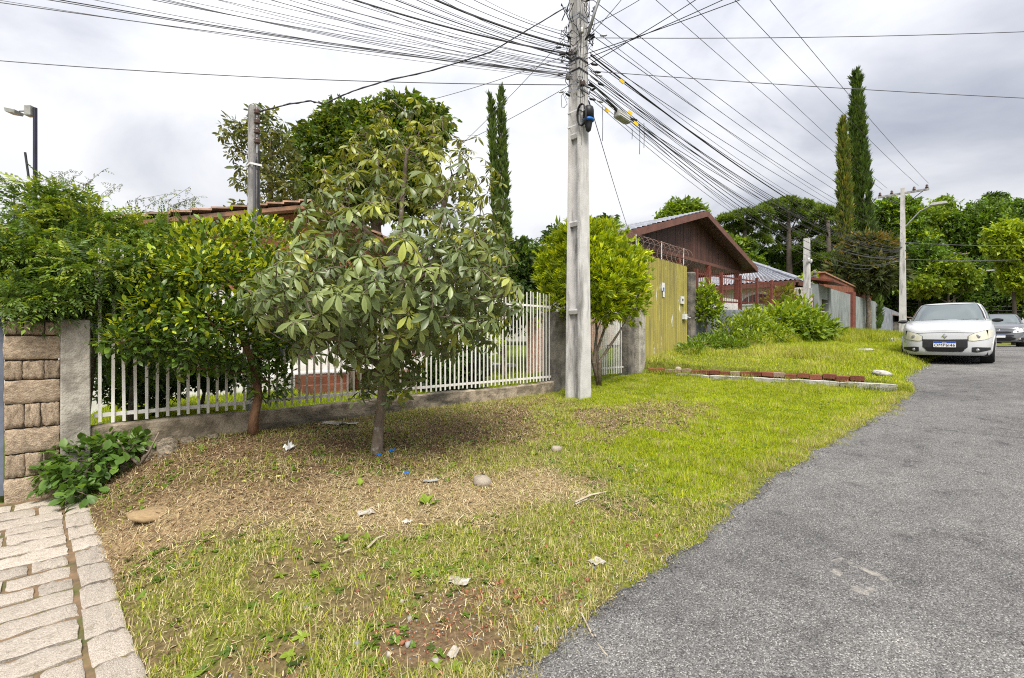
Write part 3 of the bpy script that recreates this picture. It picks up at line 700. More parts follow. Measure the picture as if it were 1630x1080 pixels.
# far poles
def far_pole(px, Y, ztop, zbase, label, arm_px=None, lamp=None, w=.14, arm_dir=1):
    b0 = P(px, 540, Y); root = thing('utility_pole', label, 'utility pole', (b0.x, b0.y, zbase), STREET, None)
    h = ztop - zbase
    MB().frustum((0, 0, -.3), w*1.35, w*1.2, (0, 0, h), w*.75, w*.65).build('shaft', M['pole_concrete'], root)
    q = MB(); q.box(-.05, .05, -1.15, 1.15, h-.35, h-.24); q.build('crossarm', M['pole_dark'], root)
    for y in (-1.05, -.5, .5, 1.05):
        q = MB(); q.lathe([(0, 0), (.06, 0), (.09, .06), (.05, .1), (.07, .15), (.03, .22), (0, .22)], 8, (0, y, h-.24)); q.build('insulator', M['porcelain'], root, smooth=True)
    q = MB(); q.tube([(0, -.9, h-.34), (0, -.1, h-.95)], .02, 5); q.tube([(0, .9, h-.34), (0, .1, h-.95)], .02, 5); q.build('brace', M['dark_metal'], root)
    for z in (h-3.2, h-3.6, h-4.1):
        q = MB(); q.box(-w*.95, w*.95, -w*.95, w*.95, z-.03, z+.03); q.build('band', M['dark_metal'], root)
    q = MB(); q.lathe([(0, 0), (.07, 0), (.07, .3), (0, .3)], 8, (-.18, .05, h-3.4)); q.build('junction_box', M['grey_plastic'], root)
    if lamp:
        zl, ln = lamp
        q = MB(); q.tube([(0, -.1, zl), (0, -ln*.6, zl+ln*.62), (0, -ln, zl+ln*.8)], .035, 8); q.build('lamp_arm', M['steel'], root)
        q = MB(); q.frustum((0, -ln-.3, zl+ln*.80), .12, .38, (0, -ln-.3, zl+ln*.80+.14), .08, .30); q.build('lamp_head', M['grey_plastic'], root)
    return root
far_pole(1437, 27.5, 1.6 + 240*27.5/760, 1.3, 'far concrete utility pole with crossarm standing behind the white car', lamp=(1.6+178*27.5/760-1.3, 1.25))
far_pole(1519, 58, 1.6 + 138*58/760, 0.8, 'distant thin utility pole with lamp arm before the wood', lamp=(1.6+75*58/760-.8, 2.8), w=.13)
far_pole(1544, 80, 1.6 + 100*80/760, 0.5, 'most distant small utility pole just right of the one with the lamp', w=.13)

# ------------------------------------------------------------------ overhead cables
ORD = ['first','second','third','fourth','fifth','sixth','seventh','eighth','ninth','tenth','eleventh','twelfth','thirteenth','fourteenth','fifteenth','sixteenth','seventeenth','eighteenth']
def cable(a, b, sag, r, label, group, m='cable', n=22, name='overhead_cable', wob=0.0):
    a = Vector(a); b = Vector(b); pts = []
    for i in range(n+1):
        t = i/n; p = a.lerp(b, t); p.z -= 4*sag*t*(1-t)
        if wob: p.z += wob*math.sin(t*9+a.x) * (t*(1-t)*4); p.x += wob*.6*math.sin(t*14)
        pts.append(p)
    o = MB().tube(pts, r, 5).build(name, M[m]); tag(o, label, 'cable', group); return o
def pole_pt(z, side=0.0, out=0.0): 
    v = W(PS + out, PU + side, z); return v
def zpx(y, Y=PY): return CAMZ - (y-540)*Y/FPX
def build_cables():
    # left fan: (start y on the pole, frame exit px, py), height at the exit
    fan = [(128, 30, 0, 7.3), (130, 140, 0, 7.2), (126, 165, 0, 7.3), (122, 285, 0, 7.4), (128, 305, 0, 7.2), (118, 345, 0, 7.3), (124, 385, 0, 7.5), (112, 440, 0, 7.6),
           (118, 475, 0, 7.2), (105, 520, 0, 7.5), (110, 575, 0, 7.4), (96, 600, 0, 7.6), (102, 650, 0, 7.7), (82, 715, 0, 7.9), (92, 690, 0, 7.4), (70, 770, 0, 8.0), (76, 745, 0, 7.7)]
    rr = [.007, .007, .008, .006, .006, .004, .005, .0045, .006, .007, .005, .015, .009, .019, .007, .007, .006]
    for k, (y0, px, py, zt) in enumerate(fan):
        Y1 = (zt-CAMZ)*FPX/(540-py); e = P(px, py, Y1); a = pole_pt(zpx(y0), -.05 + .02*(k % 5), -.22)
        a2 = Vector(e) + (Vector(e)-a)*.55                          # carries on past the edge of the picture
        cable(a, a2, .10 + .02*(k % 3), rr[k], 'overhead cable to the upper left, %s of the fan' % ORD[k], 'cables fanning out to the upper left of the utility pole', 'cable' if rr[k] > .0075 else 'cable_grey')
    for k in range(13):
        px = (60, 215, 330, 410, 465, 500, 548, 610, 632, 668, 705, 735, 790)[k]; y0 = (134, 131, 127, 121, 133, 116, 108, 114, 99, 88, 84, 79, 62)[k]; zt = 7.1 + .09*(k % 7)
        Y1 = (zt-CAMZ)*FPX/540; e = P(px, 0, Y1); a = pole_pt(zpx(y0), -.02 + .03*(k % 4), -.2); cable(a, e + (e-a)*.5, .12 + .03*(k % 4), (.0038, .0045, .005)[k % 3], 'hair-thin overhead wire to the upper left, %s of the thin ones from the left' % ORD[k], 'hair-thin wires among the left fan', 'cable_grey')
    Y1 = 9.0; cable(pole_pt(zpx(140), .1, -.25), P(-60, 92, 9.4), .12, .008, 'lowest long cable crossing the left sky to the picture edge', 'cables fanning out to the upper left of the utility pole', 'cable_grey')
    # tangle across: thin crossing wires left of the pole
    for k, (y0, px, py, Y) in enumerate([(20, 520, 158, 9.2), (55, 735, 230, 13), (92, 690, 158, 11), (140, 725, 232, 13)]):
        if k == 0:
            continue
        cable(pole_pt(zpx(y0), 0, -.2), P(px, py, Y), .05, .006, 'thin service wire dropping leftwards behind the leafy tree, %s of three' % ORD[k-1], 'thin service wires dropping left of the utility pole', 'cable_grey')
    # twisted service cable to the short meter post
    a = P(900, 10, 9.3); b = P(410, 178, 7.4)
    pts = [P(900, 12, 9.3), P(850, 42, 9.1), P(780, 84, 8.9), P(690, 112, 8.6), P(610, 130, 8.3), P(560, 146, 8.1), P(532, 158, 8.0), P(516, 166, 7.9), P(494, 161, 7.8), P(460, 166, 7.6), P(412, 178, 7.4)]
    cu = []
    for i in range(len(pts)-1):
        for j in range(6): cu.append(pts[i].lerp(pts[i+1], j/6))
    cu.append(pts[-1])
    o = MB().tube(cu, .011, 5).build('overhead_cable', M['cable']); tag(o, 'kinked twisted service cable from the utility pole to the short meter post', 'cable')
    o = MB().tube([p + Vector((.012*math.sin(i*1.2), .012*math.cos(i*1.2), .014*math.sin(i*1.2))) for i, p in enumerate(cu)], .007, 4).build('overhead_cable', M['cable_grey']); tag(o, 'grey strand twisted round the kinked service cable', 'cable')
    FP = P(1437, 540, 27.5)
    def far(px, y): v = P(px, y, 27.5 - (px-1437)*.02); return v
    # bare high-voltage lines over the crossarms
    for k, (px0, py0, px1, py1) in enumerate([(1035, -235, 1478, 292), (985, -200, 1462, 296), (868, -225, 1412, 300), (820, -200, 1405, 303)]):
        cable(P(px0, py0, 8.6 + .5*(k > 1)), far(px1, py1), .22, .008, 'high bare power line to the far crossarm, %s from its street end' % ORD[k], 'bare power lines strung between the crossarms', 'cable_grey', n=30)
    # low-voltage set
    for k, (y0, y1) in enumerate([(5, 352), (32, 362), (62, 372), (92, 382)]):
        cable(pole_pt(zpx(y0), -.25, .05), far(1436, y1), .35, .007, 'insulated power line to the far pole, %s from the top of four' % ORD[k], 'four stacked power lines running to the far pole', 'cable', n=30)
    # telecom bundle
    for k, (y0, y1, r, sag) in enumerate([(92, 396, .016, .75), (96, 398, .008, .55), (110, 400, .008, .9), (118, 402, .008, 1.05), (122, 404, .009, .62), (130, 406, .007, 1.25), (136, 408, .008, 1.4), (142, 410, .007, 1.1), (128, 399, .006, .8), (146, 411, .006, 1.55)]):
        cable(pole_pt(zpx(y0), -.22 + .03*(k % 3), .1), far(1434, y1), sag, r, '%s telecom cable sagging to the far pole, %s in the bundle from the top' % ('thick black' if r > .012 else 'thin', ORD[k]), 'telecom cables sagging to the far pole', 'cable' if r > .0075 else 'cable_grey', n=34)
    for k in range(9):
        cable(pole_pt(zpx((46, 78, 104, 113, 125, 133, 139, 148, 154)[k]), -.2 + .04*(k % 4), .12), far(1434, (376, 388, 394, 397, 401, 405, 409, 412, 414)[k]), (.5, .7, .95, 1.15, .85, 1.3, 1.0, 1.7, 1.45)[k], .0055, 'hair-thin wire sagging to the far pole, %s of the thin ones from the top' % ORD[k], 'hair-thin wires among the sagging bundle', 'cable_grey', n=30)
    # near drop wires to the houses
    cable(pole_pt(zpx(165), -.2, .08), P(1002, 372, 17.5), .06, .008, 'single drop wire falling steeply to the eave of the brown gabled house', 'drop wires to the houses')
    cable(P(985, 178, 9.6), P(1292, 400, 24.5), .25, .010, 'drop wire from the pale splice box to the white meter pole', 'drop wires to the houses')
    cable(pole_pt(zpx(150), -.2, .08), P(1345, 372, 33), .5, .008, 'lower drop wire vanishing towards the dark conifer', 'drop wires to the houses')
    cable(pole_pt(zpx(135), -.2, .08), P(1180, 345, 22), .1, .007, 'drop wire passing over the ridge of the brown gable', 'drop wires to the houses')
    # lines crossing to the right edge
    cable(pole_pt(zpx(66), -.2, .05), P(1900, 38, 9.6), .10, .007, 'upper of two thin wires crossing the right sky', 'wires crossing the street to the right', 'cable_grey', n=30)
    cable(pole_pt(zpx(118), -.2, .05), P(1900, 168, 9.6), .06, .007, 'lower of two thin wires crossing the right sky', 'wires crossing the street to the right', 'cable_grey', n=30)
    for k, (y0, px, py) in enumerate([(92, 1165, 0), (100, 1140, 0), (112, 1100, 0), (52, 1010, 0), (70, 985, 0)]):
        Y1 = (8.0-CAMZ)*FPX/540; e = P(px, py, Y1); a = pole_pt(zpx(y0), -.15, 0)
        cable(a, a + (e-a)*1.8, .06, .008 if k < 3 else .006, 'cable crossing the street overhead to upper right, %s from the right' % ORD[k], 'cables crossing the street to the upper right', 'cable')
    # splice box hung in the bundle
    c = P(990, 186, 9.75); d = (P(1020, 206, 10.3)-P(960, 166, 9.3)).normalized()
    root = thing('splice_box', 'pale grey splice box hanging in the cables right of the utility pole', 'box', c, 0)
    q = d.to_track_quat('X', 'Z'); root.rotation_mode = 'QUATERNION'; root.rotation_quaternion = q
    MB().box(-.2, .2, -.075, .075, -.085, .075).build('body', M['grey_plastic'], root, bevel=.03)
    for z in (-.045, .0): MB().box(-.19, .19, -.082, .082, z-.008, z+.008).build('rib', M['white_plastic'], root)
    MB().tube([(-.2, 0, .04), (-.34, 0, .1), (-.55, .02, .13)], .022, 6).build('cable_gland', M['black_plastic'], root)
    MB().tube([(.2, 0, .04), (.36, 0, .09), (.6, .02, .15)], .022, 6).build('cable_gland', M['black_plastic'], root)
    MB().box(.2, .25, -.05, .05, -.06, .06).build('end_clamp', M['porcelain'], root)
    for k, (px, py) in enumerate([(966, 176), (1003, 180), (1012, 197), (990, 130)]):
        o = MB().box(-.05, .05, -.008, .008, -.03, .03).build('cable_tag', M['yellow_plastic'], loc=P(px, py, 9.5)); o.rotation_euler = (0, .6, .2)
        tag(o, ['yellow tag on the cable just left of the splice box', 'yellow tag above the splice box', 'yellow tag below the right end of the splice box', 'yellow tag on the thick cable high above the splice box'][k], 'tag', 'yellow cable tags')
    for k, (px, y0, y1) in enumerate([(1006, 205, 222), (1018, 200, 246), (1025, 196, 236), (959, 170, 225)]):
        Y = 9.9; o = MB().tube([P(px, y0, Y), P(px+.5, (y0+y1)/2, Y), P(px, y1, Y)], .006, 4).build('dangling_wire', M['cable']); tag(o, 'loose wire end dangling below the splice box, %s from the pole' % ORD[(1, 2, 3, 0)[k]], 'wire', 'loose wire ends below the splice box')
    # far lines across the wood
    for k, (y0, y1, Y) in enumerate([(447, 444, 70), (452, 449, 70), (466, 472, 60), (470, 476, 60), (476, 481, 60), (481, 488, 58), (487, 494, 58), (385, 388, 40), (412, 410, 45)]):
        cable(P(1425, y0, Y), P(1700, y1, Y), .25, .022, 'far wire crossing in front of the wood, %s from the top' % ORD[[2, 3, 4, 5, 6, 7, 8, 0, 1][k]], 'far wires in front of the wood', 'cable_grey')
build_cables()

# ------------------------------------------------------------------ short meter post behind the fence and yard lamp post
def build_posts():
    b0 = P(404, 540, 7.4); z0 = .45; h = zpx(170, 7.4) - z0
    root = thing('meter_post', 'short concrete service post with insulators behind the picket fence', 'post', (b0.x, b0.y, z0), STREET)
    MB().frustum((0, 0, 0), .085, .075, (0, 0, h), .066, .058).build('shaft', M['pole_dark'], root)
    prof = [(0, 0), (.03, 0), (.05, .02), (.03, .04), (.05, .06), (.03, .08), (.02, .1), (0, .1)]
    for k in range(4):
        MB().lathe(prof, 10, (.01, -.12, h-.16-k*.15)).build('insulator', M['porcelain'], root, smooth=True)
    MB().tube([(.01, -.12, h-.02), (.01, -.12, h-.75)], .010, 5).build('insulator_rod', M['steel'], root)
    MB().tube([(-.02, -.085, 0), (-.02, -.085, h-.95), (.0, -.09, h-.8)], .018, 6).build('conduit', M['cable_grey'], root)
    MB().tube([(.04, -.085, 0), (.04, -.085, h-1.0), (.05, -.1, h-.7)], .016, 6).build('conduit', M['dark_metal'], root)
    s = MB(); z = h-.92; s.box(-.085, .085, -.108, -.10, z-.015, z+.015); s.box(-.085, -.078, -.10, .075, z-.015, z+.015); s.build('strap', M['white_plastic'], root)
    b0 = P(56, 540, 9.0); h = zpx(172, 9.0)
    root = thing('floodlight_pole', 'thin dark blue pole with a floodlight above the hedge', 'lamp post', (b0.x, b0.y, .3), 0)
    MB().tube([(0, 0, 0), (0, 0, h-.3)], .032, 8).build('pole', M['bluepole'], root)
    MB().box(-.16, -.035, -.06, .06, h-.46, h-.27).build('ballast_box', M['grey_plastic'], root, bevel=.01)
    MB().tube([(-.15, 0, h-.36), (-.3, 0, h-.36)], .014, 6).build('lamp_arm', M['steel'], root)
    q = MB(); q.add([(-.50,-.09,h-.33),(-.30,-.09,h-.37),(-.30,.09,h-.37),(-.50,.09,h-.33),(-.49,-.08,h-.40),(-.31,-.08,h-.43),(-.31,.08,h-.43),(-.49,.08,h-.40)], ((0,1,2,3),(7,6,5,4),(0,4,5,1),(1,5,6,2),(2,6,7,3),(3,7,4,0)))
    q.build('lamp_head', M['grey_plastic'], root)
    q = MB(); q.tube([P(46, 285, 8.6) , P(40, 243, 8.6)], .018, 6); tag(q.build('antenna_rod', M['dark_metal']), 'short dark tilted rod beside the floodlight pole', 'rod')
build_posts()
# ------------------------------------------------------------------ buildings
M['roof_grey'] = mat('grey_glazed_tile', (0.30,0.315,0.36), (0.20,0.21,0.245), scale=5, rough=0.45, spec=0.5, stain=(0.12,0.12,0.11), stain_scale=1.5, stain_lo=0.55, stain_hi=0.8)
M['roof_clay'] = mat('old_clay_tile', (0.36,0.19,0.11), (0.20,0.13,0.09), scale=4, rough=0.9, stain=(0.10,0.085,0.07), stain_scale=2, stain_lo=0.5, stain_hi=0.75)
M['brown_wood'] = mat('brown_stained_board', (0.105,0.048,0.035), (0.055,0.028,0.023), scale=5, rough=0.6, stretch=(1,1,0.15), rand=0.18)
M['brown_trim'] = mat('brown_painted_fascia', (0.16,0.072,0.052), (0.11,0.05,0.038), scale=3, rough=0.55)
M['red_paint'] = mat('oxide_red_paint', (0.19,0.055,0.038), (0.11,0.035,0.026), scale=6, rough=0.6, rand=0.1)
M['white_wall'] = mat('white_plaster', (0.68,0.67,0.64), (0.52,0.50,0.47), scale=2.5, rough=0.9, stain=(0.34,0.31,0.27), stain_scale=1.2, stain_lo=0.6, stain_hi=0.85)
M['orange_wall'] = mat('terracotta_plaster', (0.38,0.17,0.085), (0.30,0.13,0.07), scale=3, rough=0.9)
M['grey_wall'] = mat('grey_painted_wall', (0.26,0.285,0.285), (0.19,0.21,0.21), scale=2, rough=0.85, stain=(0.09,0.095,0.09), stain_scale=1.3, stain_lo=0.55, stain_hi=0.78, stain_stretch=(1,1,0.3))
M['blue_wall'] = mat('blue_grey_stained_wall', (0.25,0.27,0.31), (0.15,0.165,0.19), scale=2.2, rough=0.9, stain=(0.07,0.07,0.075), stain_scale=1.6, stain_lo=0.52, stain_hi=0.75, stain_stretch=(1,1,0.4))
M['glass'] = mat('dark_window_glass', (0.02,0.024,0.028), rough=0.08, spec=0.7)
M['door_red'] = mat('red_brown_door', (0.13,0.035,0.022), (0.08,0.025,0.018), scale=5, rough=0.6)
M['pink_paint'] = mat('pale_pink_paint', (0.60,0.47,0.45), (0.48,0.38,0.37), scale=4, rough=0.7)
M['rust_brick'] = mat('rusty_clay_wall', (0.24,0.085,0.045), (0.13,0.05,0.03), scale=3, rough=0.95, bump=0.5, bscale=12, stain=(0.06,0.045,0.035), stain_scale=1.5, stain_lo=0.55, stain_hi=0.8)

def tiled_slope(parent, A, B, C, D, m, wave=.24, row=.36, amp=.035, thick=.05, name='roof_tiles'):
    """tiles on the slope A,B (eave) to D,C (ridge): A-B along the eave, A-D up the slope"""
    A, B, C, D = map(Vector, (A, B, C, D)); nrm = (B-A).cross(D-A).normalized()
    if nrm.z < 0: nrm = -nrm
    wx = max((B-A).length, (C-D).length); ly = (D-A).length
    nx = max(4, int(wx/wave)*4); ny = max(2, int(ly/row))
    V = []; rows = []
    ts = []
    for j in range(ny):
        ts += [(j/ny, amp*.9), ((j+1)/ny - .002, 0.0)]
    for t, lift in ts:
        for i in range(nx+1):
            a = i/nx; p = (A.lerp(B, a)).lerp(D.lerp(C, a), t)
            V.append(p + nrm*(lift + amp*math.sin(a*wx/wave*2*math.pi)))
    F = []; k = nx+1
    for j in range(len(ts)-1):
        for i in range(nx): F.append((j*k+i, j*k+i+1, (j+1)*k+i+1, (j+1)*k+i))
    o = np_obj(name, np.array([tuple(v) for v in V]), np.array(F), m, parent=parent); o['kind'] = 'stuff'
    return o

def window(parent, x0, x1, y, z0, z1, frame='white_plastic', out=-1):
    w = MB(); t = .06
    w.box(x0, x1, y+out*.03, y+out*.005, z0, z0+t); w.box(x0, x1, y+out*.03, y+out*.005, z1-t, z1)
    w.box(x0, x0+t, y+out*.03, y+out*.005, z0+t, z1-t); w.box(x1-t, x1, y+out*.03, y+out*.005, z0+t, z1-t); xm = (x0+x1)/2
    w.box(xm-.02, xm+.02, y+out*.028, y+out*.007, z0+t, z1-t)
    o = w.build('window', M[frame], parent)
    MB().box(x0+t, x1-t, y+out*.012, y+out*.004, z0+t, z1-t).build('pane', M['glass'], o)
    return o

def house_brown():
    root = thing('brown_gabled_house', 'house with dark brown boarded gable and grey tiled roof behind the ochre gate', 'house', W(0, 0, 0), STREET)
    s0, sp, s1 = 13.2, 20.2, 26.4; u0, u1 = 8.5, 15.0; ze, zp = 4.94, 7.02; gu = 9.1; zq = 5.26
    th = .10
    for (a, za, b, zb) in ((s0, ze, sp, zp), (sp, zp, s1, zq)):
        q = MB(); q.prism([(a, u0, za), (b, u0, zb), (b, u0, zb-th), (a, u0, za-th)], (0, u1-u0, 0)); q.build('roof_deck', M['brown_wood'], root)
    tiled_slope(root, (s0-.05, u0+.02, ze+.03), (s0-.05, u1, ze+.03), (sp, u1, zp+.05), (sp, u0+.02, zp+.05), M['roof_grey'])
    tiled_slope(root, (s1+.05, u1, zq+.03), (s1+.05, u0+.02, zq+.03), (sp, u0+.02, zp+.05), (sp, u1, zp+.05), M['roof_grey'])
    for (a, za, b, zb) in ((s0-.02, ze, sp, zp), (sp, zp, s1+.02, zq)):
        q = MB(); q.prism([(a, u0-.05, za+.03), (b, u0-.05, zb+.03), (b, u0-.05, zb-.22), (a, u0-.05, za-.22)], (0, .045, 0)); q.build('barge_board', M['brown_trim'], root)
    for s, z_ in ((s0-.03, ze), (s1-.02, zq)): MB().box(s-.03, s+.03, u0+.0, u1, z_-.22, z_+.0).build('eave_fascia', M['brown_trim'], root)
    # gable boards
    n = 54; a0 = s0+.35; w = (s1-.45-a0)/n
    def roofz(s): return ze + (zp-ze)*(s-s0)/(sp-s0) if s < sp else zp + (zq-zp)*(s-sp)/(s1-sp)
    rng = random.Random(3)
    for k in range(n):
        x0 = a0+k*w; x1 = x0+w-.012; top0 = roofz(x0)-.12; top1 = roofz(x1)-.12
        if min(top0, top1) < 5.16: continue
        q = MB(); y = gu + rng.uniform(-.006, .006)
        q.prism([(x0, y, 5.12), (x1, y, 5.12), (x1, y, top1), (x0, y, top0)], (0, .02, 0)); q.build('board', M['brown_wood'], root)
    MB().box(a0+.9, s1-.4, gu+.04, 12.2, 5.08, 5.14).build('porch_ceiling', M['brown_wood'], root)
    MB().box(a0+.85, s1-.35, gu-.02, gu+.035, 4.98, 5.11).build('beam', M['brown_trim'], root)
    for s in (15.9, 18.9, 21.9, 25.4): MB().box(s-.09, s+.09, gu-.04, gu+.14, 1.9, 4.97).build('post', M['red_paint'], root)
    for s in (20.3,): MB().box(s-.08, s+.08, gu+1.4, gu+1.56, 1.9, 5.07).build('post', M['red_paint'], root)
    q = MB(); q.box(14.2, 25.9, 11.6, 11.8, 1.5, 5.07); q.build('wall', M['white_wall'], root)
    q = MB(); q.box(14.0, 26.0, 9.0, 11.59, 1.4, 2.2); q.build('porch_floor', M['white_wall'], root)
    for x0, x1 in ((15.2, 16.8), (18.0, 19.4), (21.2, 22.6), (23.5, 24.9)): window(root, x0, x1, 11.6, 2.9, 4.5, 'brown_trim')
    MB().box(20.0, 20.9, 11.57, 11.595, 2.2, 4.3).build('door', M['brown_wood'], root)
    q = MB(); q.box(14.2, 14.4, 11.8, 15, 1.5, 5.05); q.build('wall', M['white_wall'], root)
house_brown()

def house_hip():
    root = thing('hip_roofed_house', 'low white house with blue grey hipped tile roof and arched window', 'house', W(0, 0, 0), STREET)
    s0, s1, u0, u1, ze, zr = 30.4, 43.0, 7.65, 15.6, 4.95, 6.85; mu = (u0+u1)/2; a, b = s0+4.0, s1-4.2
    R = [(s0, u0), (s1, u0), (s1, u1), (s0, u1)]
    q = MB(); q.box(s0, s1, u0, u1, ze-.14, ze-.02); q.build('eave_soffit', M['brown_trim'], root)
    tiled_slope(root, (s0, u0, ze), (s1, u0, ze), (b, mu, zr), (a, mu, zr), M['roof_grey'], .26, .38, .045)
    tiled_slope(root, (s0, u1, ze), (s0, u0, ze), (a, mu, zr), (a, mu, zr), M['roof_grey'], .26, .38, .045)
    tiled_slope(root, (s1, u0, ze), (s1, u1, ze), (b, mu, zr), (b, mu, zr), M['roof_grey'], .26, .38, .045)
    tiled_slope(root, (s1, u1, ze), (s0, u1, ze), (a, mu, zr), (b, mu, zr), M['roof_grey'], .26, .38, .045)
    for p, q_ in (((s0, u0, ze), (a, mu, zr)), ((a, mu, zr), (b, mu, zr)), ((b, mu, zr), (s1, u0, ze))):
        MB().tube([Vector(p)+Vector((0,0,.05)), Vector(q_)+Vector((0,0,.07))], .11, 7).build('ridge_cap', M['roof_grey'], root)
    MB().box(s0+.6, s1-.6, u0+.6, u1-.6, 1.2, ze-.15).build('wall', M['white_wall'], root)
    # arched windows in the wall towards the brown house
    for cy in (9.9, 12.9):
        w = MB(); n = 12; r0, r1 = 1.15, .98; vs = []; X = s0+.56
        for k in range(n+1):
            t = math.pi*k/n; vs += [(X, cy-r0*math.cos(t), 3.75+r0*.62*math.sin(t)), (X, cy-r1*math.cos(t), 3.75+r1*.58*math.sin(t))]
        w.add(vs, [(2*k, 2*k+2, 2*k+3, 2*k+1) for k in range(n)])
        for sx in (-.55, 0, .55): w.box(X-.01, X+.01, cy+sx-.03, cy+sx+.03, 3.75, 3.75+.58*math.sqrt(max(0, r1*r1-sx*sx)))
        w.box(X-.02, X+.02, cy-1.15, cy+1.15, 3.66, 3.75); o = w.build('window', M['white_plastic'], root)
        g = MB(); g.add([(X+.015, cy-r1*math.cos(math.pi*k/n), 3.75+r1*.58*math.sin(math.pi*k/n)) for k in range(n+1)], [tuple(range(n+1))]); g.build('pane', M['glass'], o)
    MB().box(s0-.02, s0+.05, u0+.1, u1-.1, ze-.3, ze-.145).build('fascia', M['brown_trim'], root)
    MB().box(s0+.3, s1-.3, u0-.02, u0+.05, ze-.3, ze-.145).build('fascia', M['brown_trim'], root)
house_hip()

def street_walls():
    # low grey wall with red railing in front of the brown house
    root = thing('railing_wall', 'grey stained garden wall behind the weeds, carrying a red spiked railing', 'wall', W(0, 0, 0), STREET)
    q = MB(); q.prism([(15.15, 6.75, .6), (26.6, 6.75, 1.4), (26.6, 6.75, 2.95), (15.15, 6.75, 2.58)], (0, .16, 0)); q.build('masonry', M['blue_wall'], root)
    ra = thing('railing', 'oxide red metal railing with spiked tops on the grey garden wall', 'railing', W(0, 0, 0), STREET)
    def zt(s): return 3.80 + (s-15)*.038
    for s in (15.4, 19.35, 23.1, 26.4, 17.5, 21.2):
        MB().box(s-.05, s+.05, 6.78, 6.88, 2.5, zt(s)+.10).build('post', M['red_paint'], ra)
    for dz in (-.05, -.95):
        q = MB(); q.prism([(15.2, 6.82, zt(15.2)+dz-.025), (26.6, 6.82, zt(26.6)+dz-.025), (26.6, 6.82, zt(26.6)+dz+.025), (15.2, 6.82, zt(15.2)+dz+.025)], (0, .03, 0)); q.build('rail', M['red_paint'], ra)
    bar = MB(); bar.box(-.007, .007, -.007, .007, -1.0, .06); bar.add([(-.03, -.01, .06), (.03, -.01, .06), (0, -.06, .24)], [(0, 1, 2)]); bm = bar.mesh('bar', M['red_paint'])
    k = 0; s = 15.5
    while s < 26.5:
        o = bpy.data.objects.new('bar', bm); link(o, ra); o.location = (s, 6.80, zt(s)); s += .17
    # white gate screens behind the railing
    q = MB()
    for k in range(30): q.box(18.0+k*.1, 18.07+k*.1, 7.5, 7.53, 1.6, 3.25)
    q.box(18.0, 21.0, 7.54, 7.57, 2.0, 2.08); q.box(18.0, 21.0, 7.54, 7.57, 3.0, 3.08)
    o = q.build('slatted_screen', M['white_paint'], rz=STREET); tag(o, 'pale slatted screen standing behind the red railing', 'screen')
    # round post, meter pole, small lattice gate
    q = MB(); q.lathe([(0, 1.3), (.26, 1.3), (.25, 4.1), (.18, 4.16), (0, 4.16)], 12, (27.0, 6.75, 0)); tag(q.build('round_post', M['concrete'], rz=STREET), 'round grey post at the right end of the red railing', 'post')
    root = thing('meter_pole', 'thick pale service pole rising above the small pink gate', 'pole', W(28.0, 6.62, 1.6), STREET)
    MB().frustum((0, 0, 0), .17, .15, (0, 0, 5.15), .14, .12).build('shaft', M['pole_concrete'], root)
    MB().box(-.3, .3, -.16, -.12, 3.9, 3.96).build('crossarm', M['steel'], root)
    for x in (-.24, .24): MB().lathe([(0, 0), (.05, .0), (.06, .08), (.03, .14), (0, .14)], 8, (x, -.14, 3.96)).build('insulator', M['porcelain_w'], root)
    MB().box(-.12, .12, -.2, -.125, 2.2, 2.6).build('meter_box', M['grey_plastic'], root)
    g = thing('small_gate', 'narrow pink lattice gate beside the grey portal', 'gate', W(28.2, 6.8, 1.9), STREET)
    q = MB(); q.box(0, 1.75, 0, .04, .95, 1.95); q.build('panel', M['pink_paint'], g)
    for k in range(12): MB().box(k*.15, k*.15+.03, 0, .03, 0, .94).build('bar', M['pink_paint'], g)
    MB().box(-.06, .0, -.02, .06, -.2, 2.1).build('frame_post', M['red_paint'], g); MB().box(1.78, 1.84, -.02, .06, -.2, 2.1).build('frame_post', M['red_paint'], g)
    # portal
    p = thing('entrance_portal', 'grey walled entrance portal with red door and small red canopy', 'portal', W(30.2, 6.6, 1.5), STREET)
    MB().box(0, .8, 0, .5, 0, 3.1).build('pier', M['grey_wall'], p); MB().box(2.4, 2.9, 0, .5, 0, 3.1).build('pier', M['grey_wall'], p)
    MB().box(.8, 2.4, .05, .5, 2.35, 3.1).build('lintel', M['grey_wall'], p)
    MB().box(.85, 2.35, .30, .36, .1, 2.34).build('door', M['door_red'], p)
    q = MB(); q.prism([(-.1, -.75, 3.15), (-.1, .6, 3.42), (-.1, .6, 3.52), (-.1, -.75, 3.25)], (3.4, 0, 0)); q.build('canopy', M['red_paint'], p)
    q = MB(); q.lathe([(0, 0), (.10, 0), (.13, .1), (.08, .18), (.11, .3), (.06, .42), (0, .5)], 8, (.35, .25, 3.45)); q.build('finial', M['concrete_dark'], p)
    # long grey walls
    for (a, b, z1a, z1b, m, lab) in ((33.2, 39.6, 4.62, 4.66, 'grey_wall', 'pale grey street wall just right of the entrance portal'), (40.6, 50.0, 4.66, 4.72, 'grey_wall', 'pale grey street wall right of the red brick pier'), (50.1, 68.0, 4.62, 4.3, 'blue_wall', 'blue grey stained street wall behind the far utility pole')):
        q = MB(); q.prism([(a, 6.75, .8), (b, 6.75, .8), (b, 6.75, z1b), (a, 6.75, z1a)], (0, .18, 0))
        o = q.build('street_wall', M[m], rz=STREET); tag(o, lab, 'wall')
    q = MB(); q.box(39.62, 40.58, 6.6, 7.0, .8, 4.85); tag(q.build('brick_pier', M['red_paint'], rz=STREET, bevel=.02), 'dark red pier dividing the grey street walls', 'pier')
    root = thing('party_wall', 'long rust brown tiled wall above the grey street walls', 'wall', W(0, 0, 0), STREET)
